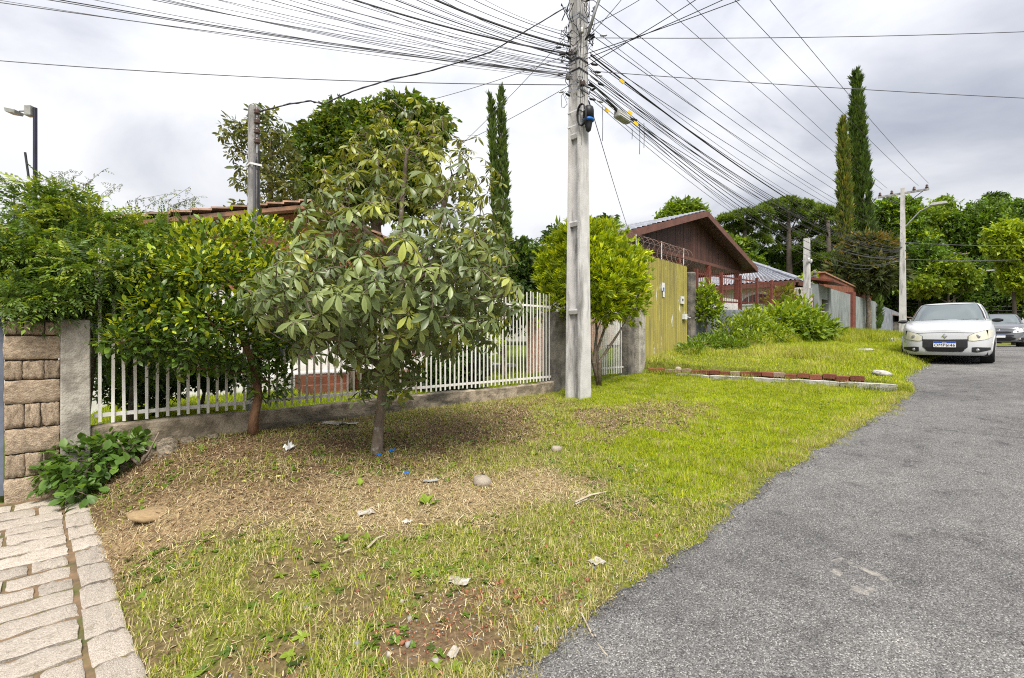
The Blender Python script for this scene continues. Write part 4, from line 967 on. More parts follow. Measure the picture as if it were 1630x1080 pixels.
    q = MB(); q.prism([(33.6, 7.05, 2), (52, 7.05, 2), (52, 7.05, 5.25), (33.6, 7.05, 5.55)], (0, .25, 0)); q.build('masonry', M['rust_brick'], root)
    q = MB(); q.prism([(33.5, 6.98, 5.57), (52.1, 6.98, 5.27), (52.1, 6.98, 5.36), (33.5, 6.98, 5.66)], (0, .40, 0)); q.build('coping', M['roof_clay'], root)
    # sheds beyond the white car
    root = thing('street_shed', 'low dark shed with pale corrugated eave beyond the street wall', 'shed', W(60, 4.2, 0), STREET)
    MB().box(0, 12, 0, 4, .8, 3.3).build('wall', M['concrete_dark'], root); q = MB(); q.prism([(-.3, -.5, 3.2), (-.3, 4.4, 4.4), (-.3, 4.4, 4.5), (-.3, -.5, 3.3)], (12.6, 0, 0)); q.build('roof', M['roof_clay'], root)
street_walls()

def house_left():
    root = thing('clay_roofed_house', 'house with old clay tile roof and terracotta gable behind the garden trees', 'house', W(0, 0, 0), STREET)
    u0, u1 = 13.0, 20.0; s0, sp, s1 = -3.0, 5.2, 13.0; ze, zp = 2.75, 5.15
    for (a, za, b, zb) in ((s0, ze, sp, zp), (sp, zp, s1, ze)):
        q = MB(); q.prism([(a, u0-.5, za), (b, u0-.5, zb), (b, u0-.5, zb-.10), (a, u0-.5, za-.10)], (0, u1-u0, 0)); q.build('roof_deck', M['roof_clay'], root)
    tiled_slope(root, (s0, u0-.55, ze+.05), (s0, u1, ze+.05), (sp, u1, zp+.06), (sp, u0-.55, zp+.06), M['roof_clay'], .2, .4, .05)
    tiled_slope(root, (s1, u1, ze+.05), (s1, u0-.55, ze+.05), (sp, u0-.55, zp+.06), (sp, u1, zp+.06), M['roof_clay'], .2, .4, .05)
    q = MB(); q.prism([(s0+.5, u0, 2.78), (s1-.5, u0, 2.78), (sp, u0, zp-.15)], (0, .15, 0)); q.build('gable', M['orange_wall'], root)
    q = MB(); q.box(s0+.6, s1-.6, u0+.01, u0+.2, .1, 2.77); q.build('wall', M['white_wall'], root)
    for x in (.5, 4.0, 8.0): window(root, x, x+1.4, u0+.01, 1.1, 2.2, 'brown_trim')
    MB().box(s0+.3, s1-.3, u0-1.6, u0, .1, .75).build('terrace', M['white_wall'], root)
    # garden steps of brick
    q = MB(); q.box(4.2, 7.4, 10.3, 11.2, .3, .78); q.box(4.0, 7.6, 10.0, 10.29, .3, .62); tag(q.build('brick_step', M['rust_brick'], rz=STREET), 'brick garden steps seen through the fence', 'steps')
    q = MB(); q.box(10.2, 15.0, 9.4, 9.6, .3, 2.35); o = q.build('garden_wall', mat('brickwork', (0.40,0.17,0.10), (0.50,0.40,0.34), scale=10, rough=0.95, stretch=(1, 1, 3)), rz=STREET); tag(o, 'orange brick garden wall behind the white gate', 'wall')
    root = thing('white_building', 'small white building with grey water tank at the left edge', 'building', P(20, 540, 17) - Vector((0, 0, 1.2)), .35)
    MB().box(-3.5, .9, 0, 4, 0, 4.9).build('wall', M['white_wall'], root)
    w = MB().box(.25, .6, -.04, -.005, 3.5, 4.5).build('window', M['brown_trim'], root); MB().box(.3, .55, -.05, -.041, 3.6, 4.4).build('pane', M['glass'], w)
    MB().box(.55, 1.75, .5, 1.7, 4.0, 5.9).build('water_tank', M['grey_wall'], root)
    MB().tube([(-.2, .5, 4.9), (-.2, .5, 6.6)], .03, 5).build('mast', M['dark_metal'], root)
    for z in (5.3, 5.7, 6.1): MB().box(-.45, .05, .48, .52, z, z+.04).build('mast_rung', M['dark_metal'], root)
house_left()
# ------------------------------------------------------------------ leaf templates: (verts, triangles, shade)
def T_diamond(w=.42, fold=.10, bend=.12):
    V = np.array([(0,0,0), (-w/2,.45,fold-bend*.3), (0,1,-bend), (w/2,.45,fold-bend*.3)], float)
    return V, np.array([(0,3,2), (0,2,1)]), np.array([.9,1,1.05,1])
def T_leaf(w=.4, fold=.07, droop=.25, rows=5, tip=1.0):
    ts = np.linspace(0, 1, rows); V = []; F = []; S = []
    for i, t in enumerate(ts):
        hw = w*.5*math.sin(math.pi*min(1, max(0, t**1.25)))**.75 if 0 < t < 1 else 0.006
        z = -droop*t*t
        V += [(-hw, t, z+fold*hw*4*.5), (0, t, z), (hw, t, z+fold*hw*4*.5)]; S += [1.0, .82, 1.0]
    for i in range(rows-1):
        a = i*3
        for q in ((a, a+1, a+4, a+3), (a+1, a+2, a+5, a+4)): F += [(q[0], q[1], q[2]), (q[0], q[2], q[3])]
    return np.array(V, float), np.array(F), np.array(S)
def T_merge(parts):
    V = []; F = []; S = []; b = 0
    for (v, f, s) in parts: V.append(v); F.append(f+b); S.append(s); b += len(v)
    return np.concatenate(V), np.concatenate(F), np.concatenate(S)
def T_xform(T, R, s=1.0, t=(0,0,0), shade=1.0): return (T[0]*s) @ np.asarray(R).T + np.array(t), T[1], T[2]*shade
def rotm(ax, a): return np.array(Matrix.Rotation(a, 3, ax))
def T_whorl(seed, n=7, size=1.0, droop=.5):
    rng = random.Random(seed); parts = []
    for k in range(n):
        a = 2*math.pi*k/n + rng.uniform(-.3, .3); pitch = rng.uniform(-.75, .1)*droop*2 - .12; ln = size*rng.uniform(.62, 1.05)
        T = T_leaf(rng.uniform(.30, .39), .12, rng.uniform(.12, .42), 5)
        R = rotm('Z', a) @ rotm('X', pitch) @ rotm('Y', rng.uniform(-.5, .5))
        st = R @ np.array([0, .16*size, 0])
        parts.append(T_xform(T, R, ln, st, rng.uniform(.85, 1.12)))
        # leaf stalk
        d = R @ np.array([0, 1, 0]); sd = np.cross(d, [0, 0, 1]); sd = sd/max(np.linalg.norm(sd), 1e-6)*.008*size
        parts.append((np.array([sd, -sd, st+d*.05*size]), np.array([(0, 1, 2)]), np.array([1.1, 1.1, 1.1])))
    return T_merge(parts)
def T_pinnate(seed, n=6, w=.16, curve=.35):
    rng = random.Random(seed); parts = []
    for k in range(n):
        t = (k+.6)/n; y = t; z = -curve*t*t
        for sg in (-1, 1):
            R = rotm('Z', -sg*rng.uniform(.75, 1.1)) @ rotm('X', rng.uniform(-.5, -.05)) @ rotm('Y', sg*rng.uniform(-.2, .4))
            parts.append(T_xform(T_diamond(.42, .08, .15), R, rng.uniform(.30, .40)*(1.1-.45*t), (0, y, z), rng.uniform(.85, 1.15)))
    parts.append(T_xform(T_diamond(.4), rotm('X', -.5), .32, (0, 1, -curve), 1.0))
    parts.append((np.array([(-.006, 0, 0), (.006, 0, 0), (0, 1, -curve)]), np.array([(0, 1, 2)]), np.array([.8, .8, .8])))
    return T_merge(parts)
def T_tuft(seed, n=6, w=.16, spread=.5):
    rng = random.Random(seed); parts = []
    for k in range(n):
        R = rotm('Y', rng.uniform(0, 6.28)) @ rotm('X', rng.uniform(-spread, spread)) @ rotm('Z', rng.uniform(-spread, spread))
        parts.append(T_xform(T_diamond(w*rng.uniform(.8, 1.3), .05, .05), R, rng.uniform(.6, 1.0), (rng.uniform(-.1, .1), rng.uniform(0, .25), rng.uniform(-.1, .1)), rng.uniform(.8, 1.15)))
    return T_merge(parts)
def T_cluster(seed, n=5, w=.5):
    rng = random.Random(seed); parts = []
    for k in range(n):
        R = rotm('Z', rng.uniform(0, 6.28)) @ rotm('X', rng.uniform(-1.1, .4))
        parts.append(T_xform(T_diamond(w, .1, .15), R, rng.uniform(.55, .9), (rng.uniform(-.3, .3), rng.uniform(-.3, .3), rng.uniform(-.25, .25)), rng.uniform(.8, 1.2)))
    return T_merge(parts)

def rand_dirs(rng, n, bias=(0, 0, 0)):
    v = rng.normal(size=(n, 3)); v /= np.linalg.norm(v, axis=1, keepdims=True)
    v = v + np.array(bias); return v/np.maximum(np.linalg.norm(v, axis=1, keepdims=True), 1e-6)
def blob_points(rng, blobs, n, shell=.5, rough=.18):
    """points through ellipsoids (cx,cy,cz,rx,ry,rz); returns positions and outward directions"""
    vol = np.array([b[3]*b[4]*b[5] for b in blobs])**.7; cnt = rng.multinomial(n, vol/vol.sum()); PP = []; DD = []
    for b, k in zip(blobs, cnt):
        d = rand_dirs(rng, k); r = (shell + (1-shell)*rng.random(k)**.6)*(1 + rough*rng.normal(size=k)*.6)
        PP.append(np.array(b[:3]) + d*r[:, None]*np.array(b[3:6])); DD.append(d)
    return np.concatenate(PP), np.concatenate(DD)
def skeleton(mb, nodes, targets, rng, rmin=.006, fac=.62, bow=.12):
    """grow limbs from nodes [(Vector, radius)] to the targets, nearest first"""
    ts = sorted(targets, key=lambda t: min((t-n[0]).length for n in nodes))
    for t in ts:
        best = min(nodes, key=lambda n: (t-n[0]).length*1.0 + 1.3*max(0, n[0].z - t.z + .05) - 2.0*min(n[1], .05))
        a, r = best; d = t-a; L = d.length
        if L < 1e-3: continue
        mid = a + d*.5 + Vector((rng.uniform(-.5, .5)*bow*L, rng.uniform(-.5, .5)*bow*L, -bow*L*.8)); r0 = max(rmin, r*fac); r1 = max(rmin*.6, r0*.45)
        q1 = a.lerp(mid, .5) + (a+d*.25-a.lerp(mid, .5))*.4; q2 = mid.lerp(t, .5)
        mb.tube([a, q1, mid, q2, t], [r0, r0*.9, (r0+r1)/2, r1*1.15, r1], 6 if r0 > .02 else 4, caps=False)
        nodes += [(mid, (r0+r1)/2), (q2, r1*1.15), (t, r1)]
def pick_col(rng, pal, n, w=None, gain=(1.8, 1.8, 1.3)):
    pal = np.array(pal)*np.array(gain); k = rng.choice(len(pal), n, p=w); c = pal[k]*(1 + .16*rng.normal(size=(n, 1))); return np.clip(c, .004, .9)
def leaves(root, base, Ts, pos, d, up, size, col, m, rng, nparts=0, part='leaf', rest='foliage'):
    """place leaf templates; the nparts that show largest become parts, the rest one part of kind stuff"""
    n = len(pos); which = rng.integers(0, len(Ts), n); R = frames(d, up); base = np.array(base)
    size = np.asarray(size, float)
    dist = np.linalg.norm(pos - np.array([0, 0, CAMZ]), axis=1); order = np.argsort(dist/size) if nparts else np.arange(n)
    sel = order[:nparts]; rem = order[nparts:]
    if nparts:
        lum = col.sum(1); q = np.quantile(lum, [0, .2, .4, .6, .8, 1.0]); bins = np.clip(np.searchsorted(q, lum, 'right')-1, 0, 4); cache = {}
        for i in sel:
            key = (which[i], bins[i])
            if key not in cache:
                c = col[bins == bins[i]].mean(0); T = Ts[which[i]]; cache[key] = np_mesh(part, T[0], T[1], m, c[None]*T[2][:, None], smooth=True)
            o = bpy.data.objects.new(part, cache[key]); Mx = Matrix.Identity(4)
            for a in range(3):
                for b in range(3): Mx[a][b] = R[i][a][b]*size[i]
                Mx[a][3] = pos[i][a] - base[a]
            link(o, root); o.matrix_local = Mx
    if len(rem):
        Vs = []; Fs = []; Cs = []; off = 0
        for k, T in enumerate(Ts):
            ii = rem[which[rem] == k]
            if not len(ii): continue
            V, F, C = instance_np(T, pos[ii]-base, R[ii], size[ii], col[ii]); Vs.append(V); Fs.append(F+off); Cs.append(C); off += len(V)
        o = np_obj(rest, np.concatenate(Vs), np.concatenate(Fs), m, np.concatenate(Cs), root)
        if nparts: o['kind'] = 'stuff'
    return R

def V3(p): return Vector((float(p[0]), float(p[1]), float(p[2])))
def plant(name, label, cat, base, blobs, n, Ts, size, pal, m, seed, trunk=None, r0=.1, bark='bark', nparts=0, up_bias=.5, shell=.5, nlimb=14, group=None, pw=None, part='leaf', rest='crown', outw=.8, sizevar=.25, droop=0.0, rough=.18, keep=None, top_pal=None, top_frac=.0, multi=1):
    """a tree or bush: base (world), blobs (world), trunk path (world points)"""
    rng = np.random.default_rng(seed); rnd = random.Random(seed); base = V3(base)
    root = thing(name, label, cat, base, 0, group)
    pos, out = blob_points(rng, blobs, n, shell, rough)
    if keep is not None: k = keep(pos); pos, out = pos[k], out[k]
    n = len(pos)
    d = out*outw + rand_dirs(rng, n)*.7 + np.array([0, 0, up_bias - droop]); up = rand_dirs(rng, n, (0, 0, 1.6))
    col = pick_col(rng, pal, n, pw)
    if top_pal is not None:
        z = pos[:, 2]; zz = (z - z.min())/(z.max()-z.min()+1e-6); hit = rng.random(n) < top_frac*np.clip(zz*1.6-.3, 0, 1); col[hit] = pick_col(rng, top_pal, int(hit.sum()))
    sz = size*(1 + sizevar*rng.normal(size=n)).clip(.45, 1.7)
    if trunk is not None:
        tr = MB()
        for tk in (trunk if multi > 1 else [trunk]):
            pts = [V3(p) - base for p in tk]; k = len(pts); rs = [r0*(1-.55*i/(k-1)) for i in range(k)]; rs[0] = r0*1.25
            tr.tube(pts, rs, 9, caps=True); nodes = list(zip(pts, rs))[k//2:] if k > 3 else list(zip(pts, rs))[1:]
            cents = [pos[i] for i in rng.choice(n, min(nlimb, n), replace=False)] if nlimb else []
            skeleton(tr, nodes, [V3(c)-base for c in [b[:3] for b in blobs]], rnd, rmin=max(.006, r0*.08))
            skeleton(tr, nodes, [V3(c)-base for c in cents], rnd, rmin=max(.004, r0*.05))
        tr.build('trunk', M[bark], root, smooth=True)
    leaves(root, base, Ts, pos, d, up, sz, col, m, rng, nparts, part, rest)
    return root

# ------------------------------------------------------------------ the leafy street tree with whorled leaves
def street_tree():
    s, u = 2.74, 4.9; zb = float(gz(s, u)); base = W(s, u, zb); Y = base.y
    rng = np.random.default_rng(31)
    root = thing('umbrella_leaf_tree', 'leafy street tree with large drooping whorled leaves in front of the fence', 'tree', base)
    prof = [(195, 575, 725, .3), (240, 540, 760, .5), (290, 500, 800, .75), (340, 480, 815, .95), (390, 465, 828, 1.15), (430, 440, 832, 1.3), (470, 405, 840, 1.4), (500, 415, 815, 1.35), (540, 470, 790, 1.0), (580, 540, 675, .6), (612, 560, 660, .5)]
    pos = []; 
    wt = np.array([(p[2]-p[1])*p[3] for p in prof]); wt[0] *= 2.6; wt[1] *= 1.9; wt[2] *= 1.35; wt[-3] *= .85; wt[-2] *= 1.0; wt[-1] *= 1.0
    for k in rng.choice(len(prof), 5200, p=wt/wt.sum()):
        y, x0, x1, dr = prof[k]; y += rng.uniform(-24, 24); a = rng.random()*2*math.pi; r = math.sqrt(rng.random())*.88 + .12; r = r**.72
        cx = (x0+x1)/2; p = P(cx + (x1-x0)/2*r*math.cos(a), y, Y); p.y += dr*r*math.sin(a); pos.append((p.x, p.y, p.z))
    pos = np.array(pos)
    # keep them apart so single leaf rosettes read
    keep = []; 
    for i in range(len(pos)):
        if all((pos[i]-pos[j]) @ (pos[i]-pos[j]) > .088**2 for j in keep): keep.append(i)
        if len(keep)   >= 1480: break
    pos = pos[keep]; n = len(pos)
    c = np.array(base) + np.array([.2, 0, 1.9]); out = pos - c; out[:, 2] *= .6; out /= np.linalg.norm(out, axis=1, keepdims=True)
    axis = out*.75 + np.array([0, 0, .75]) + rand_dirs(rng, n)*.25                    # rosette axis (local z)
    axis /= np.linalg.norm(axis, axis=1, keepdims=True)
    dirs = np.cross(axis, rand_dirs(rng, n)); 
    zz = (pos[:, 2]-pos[:, 2].min())/(np.ptp(pos[:, 2])); 
    young = rng.random(n) < np.clip((zz-.38)*1.6, .08, .88)
    col = pick_col(rng, [(.088, .120, .060), (.110, .145, .068), (.140, .168, .074), (.076, .105, .055)], n)
    col[young] = pick_col(rng, [(.18, .19, .040), (.15, .165, .046), (.23, .24, .040), (.14, .155, .055)], int(young.sum()))
    size = np.where(young, .105, .130)*rng.uniform(.6, 1.45, n)*np.where(zz > .85, .8, 1.0)
    Ts = [T_whorl(40+k, 6 + k % 4, 1.0, .3 + .14*(k % 3)) for k in range(8)]
    leaves(root, base, Ts, pos, dirs, axis, size, col, M['leaf_gloss'], rng, 300, 'leaf', 'foliage')
    tr = MB(); B = Vector(base); rnd = random.Random(5)
    def L(px, py, dy=0): return P(px, py, Y+dy) - B
    path = [L(598, 735), L(602, 690), L(607, 640), L(612, 590), L(622, 545), L(634, 490)]
    tr.tube(path, [.078, .058, .053, .05, .048, .046], 12, caps=False)
    limbs = [[L(634, 490), L(640, 440, -.05), L(636, 390), L(640, 320, .05), L(648, 240, .1)], [L(634, 490), L(660, 450, .1), L(695, 410, .25), L(740, 380, .35), L(785, 360, .4)],
             [L(634, 492), L(610, 470, -.1), L(570, 440, -.3), L(520, 440, -.45), L(470, 455, -.5)], [L(640, 440), L(615, 400, -.2), L(585, 370, -.3), L(545, 330, -.3)],
             [L(612, 590), L(580, 560, -.25), L(555, 545, -.4), L(500, 530, -.5)], [L(622, 545), L(680, 510, -.25), L(740, 480, -.4), L(800, 470, -.4)], [L(660, 450, .1), L(700, 350, .2), L(720, 280, .3)], [L(607, 600), L(612, 575, -.3), L(615, 570, -.5)]]
    nodes = [(p, .06) for p in path[3:]]
    for lb in limbs:
        k = len(lb); rs = [.050*(1-.62*i/(k-1)) for i in range(k)]; tr.tube(lb, rs, 8, caps=False); nodes += list(zip(lb[1:], rs[1:]))
    skeleton(tr, nodes, [V3(p)-B for p in pos], rnd, rmin=.0055, fac=.55, bow=.06)
    tr.build('trunk', M['bark'], root, smooth=True)
street_tree()

# ------------------------------------------------------------------ citrus-like tree at the wall
LEAF_S = [T_leaf(.46, .08, .15, 4), T_leaf(.40, .10, .28, 4), T_leaf(.5, .06, .08, 4)]
def near_plants():
    Y = 6.05; zb = float(gz(1.93, 6.5)); base = W(1.93, 6.5, zb)
    def B(px, py, rx, ry, dy=0, uu=6.35):                 # blobs strung along the fence line
        Yb = uu*math.sqrt(2)/(1-(px-815)/760) + dy; p = P(px, py, Yb); k = Yb/760; return (p.x, p.y, p.z, rx*k, rx*k*.8, ry*k)
    blobs = [B(330, 395, 66, 45, .3), B(415, 385, 58, 42, .3), B(270, 455, 66, 55, .2), B(360, 465, 85, 65, .1), B(430, 450, 55, 55, .1), B(215, 540, 50, 36, 0), B(290, 545, 70, 50, 0), B(380, 555, 70, 52, 0), B(440, 530, 42, 50, 0), B(430, 610, 36, 32, 0), B(320, 430, 55, 40, -.2), B(245, 495, 52, 45, 0), B(330, 510, 60, 45, -.3), B(180, 545, 24, 18, 0)]
    plant('citrus_tree', 'dense small-leaved citrus-like tree growing at the foot of the low wall', 'tree', base, blobs, 12000, LEAF_S, .078,
          [(.040, .075, .018), (.055, .100, .020), (.075, .125, .022), (.030, .055, .016)], M['leaf_gloss'], 11,
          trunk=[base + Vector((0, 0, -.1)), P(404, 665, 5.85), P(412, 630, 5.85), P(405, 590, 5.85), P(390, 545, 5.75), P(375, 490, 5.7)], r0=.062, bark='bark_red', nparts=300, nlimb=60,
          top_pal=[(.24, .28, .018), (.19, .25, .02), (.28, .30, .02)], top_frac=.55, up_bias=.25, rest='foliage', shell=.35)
    # feathery hedge over the pillar
    Y = 5.75; zb = .3; base = P(130, 540, Y); base.z = zb
    def H(px, py, rx, ry, dy=0): return B(px, py, rx, ry, dy, 6.85)
    blobs = [H(60, 405, 70, 50, .3), H(60, 335, 42, 42, .5), H(135, 385, 66, 52, .4), H(205, 400, 66, 52, .4), H(40, 455, 60, 40, .15), H(115, 455, 62, 42, .15), H(190, 455, 55, 45, .1), H(15, 420, 45, 45, .2), H(265, 390, 45, 42, .5), H(250, 440, 45, 48, .2), H(100, 330, 36, 28, .5), H(215, 540, 55, 70, .9), H(300, 410, 36, 40, .6), H(165, 490, 30, 26, .1), H(150, 430, 50, 40, -.15), H(220, 425, 50, 40, -.1), H(90, 480, 45, 24, -.1), H(25, 480, 40, 24, -.1)]
    plant('feathery_hedge', 'arching feathery-leaved shrub spilling over the stone pillar', 'shrub', base, blobs, 6200, [T_pinnate(60+k, 5+k % 3, .16, .2+.12*k) for k in range(5)], .155,
          [(.055, .095, .024), (.070, .115, .026), (.095, .145, .028), (.040, .070, .022)], M['leaf'], 13,
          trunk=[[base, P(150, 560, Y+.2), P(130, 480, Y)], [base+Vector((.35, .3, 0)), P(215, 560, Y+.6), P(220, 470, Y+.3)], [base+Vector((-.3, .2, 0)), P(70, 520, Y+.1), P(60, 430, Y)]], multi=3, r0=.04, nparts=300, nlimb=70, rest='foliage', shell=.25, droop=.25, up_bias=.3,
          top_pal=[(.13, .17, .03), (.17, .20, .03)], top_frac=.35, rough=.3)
    # fine sprigs that stand off the hedge against the sky
    rng = np.random.default_rng(5); root = thing('hedge_sprig', 'thin arching sprigs standing off the hedge top against the sky', 'sprig', P(130, 340, 5.7))
    bb = P(130, 340, 5.7); tr = MB(); pp = []; dd = []
    for k in range(26):
        px = rng.uniform(5, 330); py = 282 + .17*abs(px-60) + rng.uniform(0, 18); a = P(px, py+35, 5.7); t = P(px + rng.uniform(10, 45)*(1 if px > 40 else -1), py - rng.uniform(5, 26), 5.7+rng.uniform(-.3, .3)); q = P(px, py, 5.7)
        tr.tube([a-bb, q-bb, t-bb], [.004, .003, .0015], 4)
        for j in range(7):
            c = q.lerp(t, j/6); pp.append(tuple(c)); v = rand_dirs(rng, 1, (.3, 0, -.4))[0]; dd.append(v)
    tr.build('stem', M['bark'], root)
    pp = np.array(pp); n = len(pp); leaves(root, bb, [T_pinnate(80, 4), T_pinnate(81, 3)], pp, np.array(dd), rand_dirs(rng, n, (0, 0, 1)), np.full(n, .075), pick_col(rng, [(.05, .07, .02), (.10, .12, .03)], n), M['leaf'], rng)
    # broad-leaved weed by the post
    s, u = .78, 6.30; base = W(s, u, float(gz(s, u))); Y = base.y
    k_ = Y/760
    def Bw(px, py, rx, ry, dy=0): p = P(px, py, Y+dy); return (p.x, p.y, p.z, rx*k_, rx*k_*.8, ry*k_)
    plant('leafy_weed', 'bushy broad-leaved weed growing against the post and low wall', 'weed', base, [Bw(140, 735, 55, 35, -.1), Bw(110, 765, 40, 25, -.3), Bw(180, 715, 45, 28, .05), Bw(75, 755, 22, 14, -.25), Bw(215, 705, 25, 20, .1), Bw(130, 785, 25, 14, -.45)], 760, [T_leaf(.62, .07, .18, 5), T_leaf(.55, .1, .3, 5)], .092,
          [(.050, .098, .028), (.065, .120, .030), (.085, .145, .035)], M['leaf'], 17, trunk=[[base, base+Vector((-.1, -.05, .15)), base+Vector((-.15, -.1, .3))], [base, base+Vector((.1, .0, .15)), base+Vector((.2, .0, .35))]], multi=2, r0=.014, nparts=300, nlimb=36, shell=.3, rest='foliage', up_bias=.1)
    # golden clipped cypress-like shrub by the pole
    s, u = 9.05, 6.25; base = W(s, u, float(gz(s, u))); Y = base.y
    def Bg(px, py, rx, ry, dy=0): p = P(px, py, Y+dy); k = Y/760*.9; return (p.x, p.y, p.z, rx*k, rx*k*.95, ry*k)
    gold = [(.19, .24, .010), (.24, .28, .010), (.13, .18, .012), (.29, .32, .012)]
    dk = [(.10, .14, .016), (.13, .175, .016)]
    blobs = [Bg(935, 400, 62, 42), Bg(985, 430, 46, 48, -.1), Bg(890, 430, 40, 50, .1), Bg(940, 450, 70, 48, -.3), Bg(1000, 475, 32, 36, 0), Bg(885, 480, 30, 40, 0), Bg(960, 485, 48, 28, -.2), Bg(930, 375, 30, 26, 0), Bg(965, 375, 22, 22, 0), Bg(905, 385, 24, 26, 0), Bg(1010, 445, 20, 24, 0), Bg(870, 440, 18, 24)]
    plant('golden_shrub_tree', 'golden yellow clipped shrub tree with several slim stems behind the utility pole', 'tree', base, blobs, 5200, [T_tuft(90+k, 7, .22, .6) for k in range(4)], .155, gold + dk, M['leaf'], 19, pw=[.25, .25, .2, .1, .1, .1],
          trunk=[[base, P(940, 560, Y), P(930, 520, Y), P(905, 470, Y)], [base, P(950, 560, Y), P(962, 525, Y), P(985, 480, Y)], [base, P(946, 570, Y), P(950, 530, Y), P(945, 450, Y)], [base, P(955, 575, Y-.1), P(975, 545, Y-.1), P(995, 515, Y)]], multi=4, r0=.045, nlimb=26, shell=.5, up_bias=.7, outw=1.0, rough=.30)
near_plants()

# ------------------------------------------------------------------ garden behind the fence
CL = [T_cluster(120+k, 5, .5) for k in range(4)]
def blobs_px(lst, Y):
    k = Y/760; out = []
    for it in lst:
        px, py, rx, ry = it[:4]; dy = it[4] if len(it) > 4 else 0; p = P(px, py, Y+dy); out.append((p.x, p.y, p.z, rx*k, rx*k*.9, ry*k))
    return out
def tree_px(name, label, px, Y, zb, lst, n, size, pal, seed, r0=.2, m='leaf', Ts=None, path=None, **kw):
    b = P(px, 540, Y); b.z = zb; top = blobs_px(lst, Y); cz = sum(t[2] for t in top)/len(top)
    pth = path or [b, b + Vector((.05, 0, (cz-zb)*.33)), b + Vector((-.05, .05, (cz-zb)*.66)), Vector((b.x, b.y, cz))]
    return plant(name, label, kw.pop('cat', 'tree'), b, top, n, Ts or CL, size, pal, M[m], seed, trunk=pth, r0=r0, **kw)
MID = [(.045, .080, .018), (.060, .105, .020), (.080, .135, .022), (.035, .060, .016)]
YEL = [(.15, .20, .016), (.20, .25, .018), (.11, .16, .018), (.26, .29, .016)]
DARK = [(.024, .045, .016), (.032, .060, .018), (.045, .075, .020), (.020, .035, .014)]
BLUE = [(.030, .055, .025), (.045, .075, .032), (.060, .095, .036)]
def garden():
    tree_px('broad_tree', 'tall dense green tree rising behind the whorled-leaf street tree', 600, 17, .5,
            [(640, 185, 55, 28), (560, 210, 60, 40), (510, 240, 50, 40), (600, 250, 80, 50), (500, 290, 34, 40), (560, 300, 75, 50), (660, 230, 45, 45), (690, 200, 30, 30), (525, 195, 22, 18), (640, 300, 60, 50)], 9000, .25, MID + [(.11, .14, .025), (.15, .18, .025), (.10, .125, .03)], 201, r0=.28, nlimb=20, shell=.55)
    tree_px('sparse_tree', 'thin sparse tree with clustered leaves behind the short service post', 432, 14, .5,
            [(385, 215, 28, 22), (375, 240, 20, 14), (430, 215, 38, 28), (440, 260, 40, 40), (405, 290, 30, 34), (455, 310, 40, 30), (380, 335, 22, 16), (420, 180, 20, 12), (372, 195, 14, 10)], 520, .34, [(.070, .085, .035), (.055, .072, .028), (.095, .105, .04), (.12, .12, .04)], 203, r0=.13, Ts=[T_whorl(140+k, 6, .55, .5) for k in range(4)], nlimb=60, shell=.2, rough=.35)
    # slim cypress behind the street tree
    cypress('slim_cypress', 'slim twin-tipped cypress behind the street tree', 803, 26, .6, [(781, 158, 800, 6), (797, 148, 809, 8.5)], 60, size=.42)
    tree_px('garden_shrub', 'dark rounded garden shrub seen through the middle of the picket fence', 712, 10.6, .5, [(715, 590, 45, 30), (690, 600, 30, 25), (745, 585, 35, 30)], 1500, .16, DARK, 207, r0=.04, cat='shrub', nlimb=10)
    tree_px('garden_shrub', 'dark green shrub filling the gap between the citrus tree and the street tree', 560, 10.5, .5, [(560, 480, 60, 50), (500, 500, 50, 45), (610, 520, 60, 55), (640, 470, 50, 40)], 2600, .17, DARK + MID[:1], 209, r0=.06, cat='shrub', nlimb=10)
    tree_px('garden_shrub', 'tall dark leafy shrub right of the street tree above the fence', 800, 14, .5, [(770, 430, 50, 45), (820, 420, 45, 40), (800, 480, 60, 50), (850, 430, 30, 40), (740, 470, 40, 45)], 2600, .22, DARK + MID[:2] + YEL[:1], 211, r0=.08, cat='shrub', nlimb=10)
    tree_px('dark_tree', 'dark dense tree behind the golden shrub tree', 885, 20, .6, [(885, 385, 26, 22), (905, 400, 34, 30), (960, 365, 26, 18), (860, 420, 30, 30), (950, 390, 30, 25)], 2000, .26, DARK, 213, r0=.12, nlimb=8)
    tree_px('garden_shrub', 'bright yellow green bush inside the garden behind the fence right half', 800, 11.8, .5, [(690, 530, 50, 26), (760, 545, 40, 20)], 700, .14, YEL, 215, r0=.03, cat='shrub', nlimb=6)
    tree_px('garden_shrub', 'low dark shrub behind the left bars of the fence', 205, 6.9, .45, [(200, 590, 45, 60), (245, 610, 36, 45)], 1300, .10, DARK, 217, r0=.03, cat='shrub', nlimb=8)
    tree_px('garden_shrub', 'low dark hedge bush behind the fence bars left of the citrus trunk', 320, 7.6, .5, [(290, 585, 45, 36), (345, 590, 45, 32), (250, 560, 36, 40)], 1700, .11, DARK + MID[:1], 219, r0=.03, cat='shrub', nlimb=8)
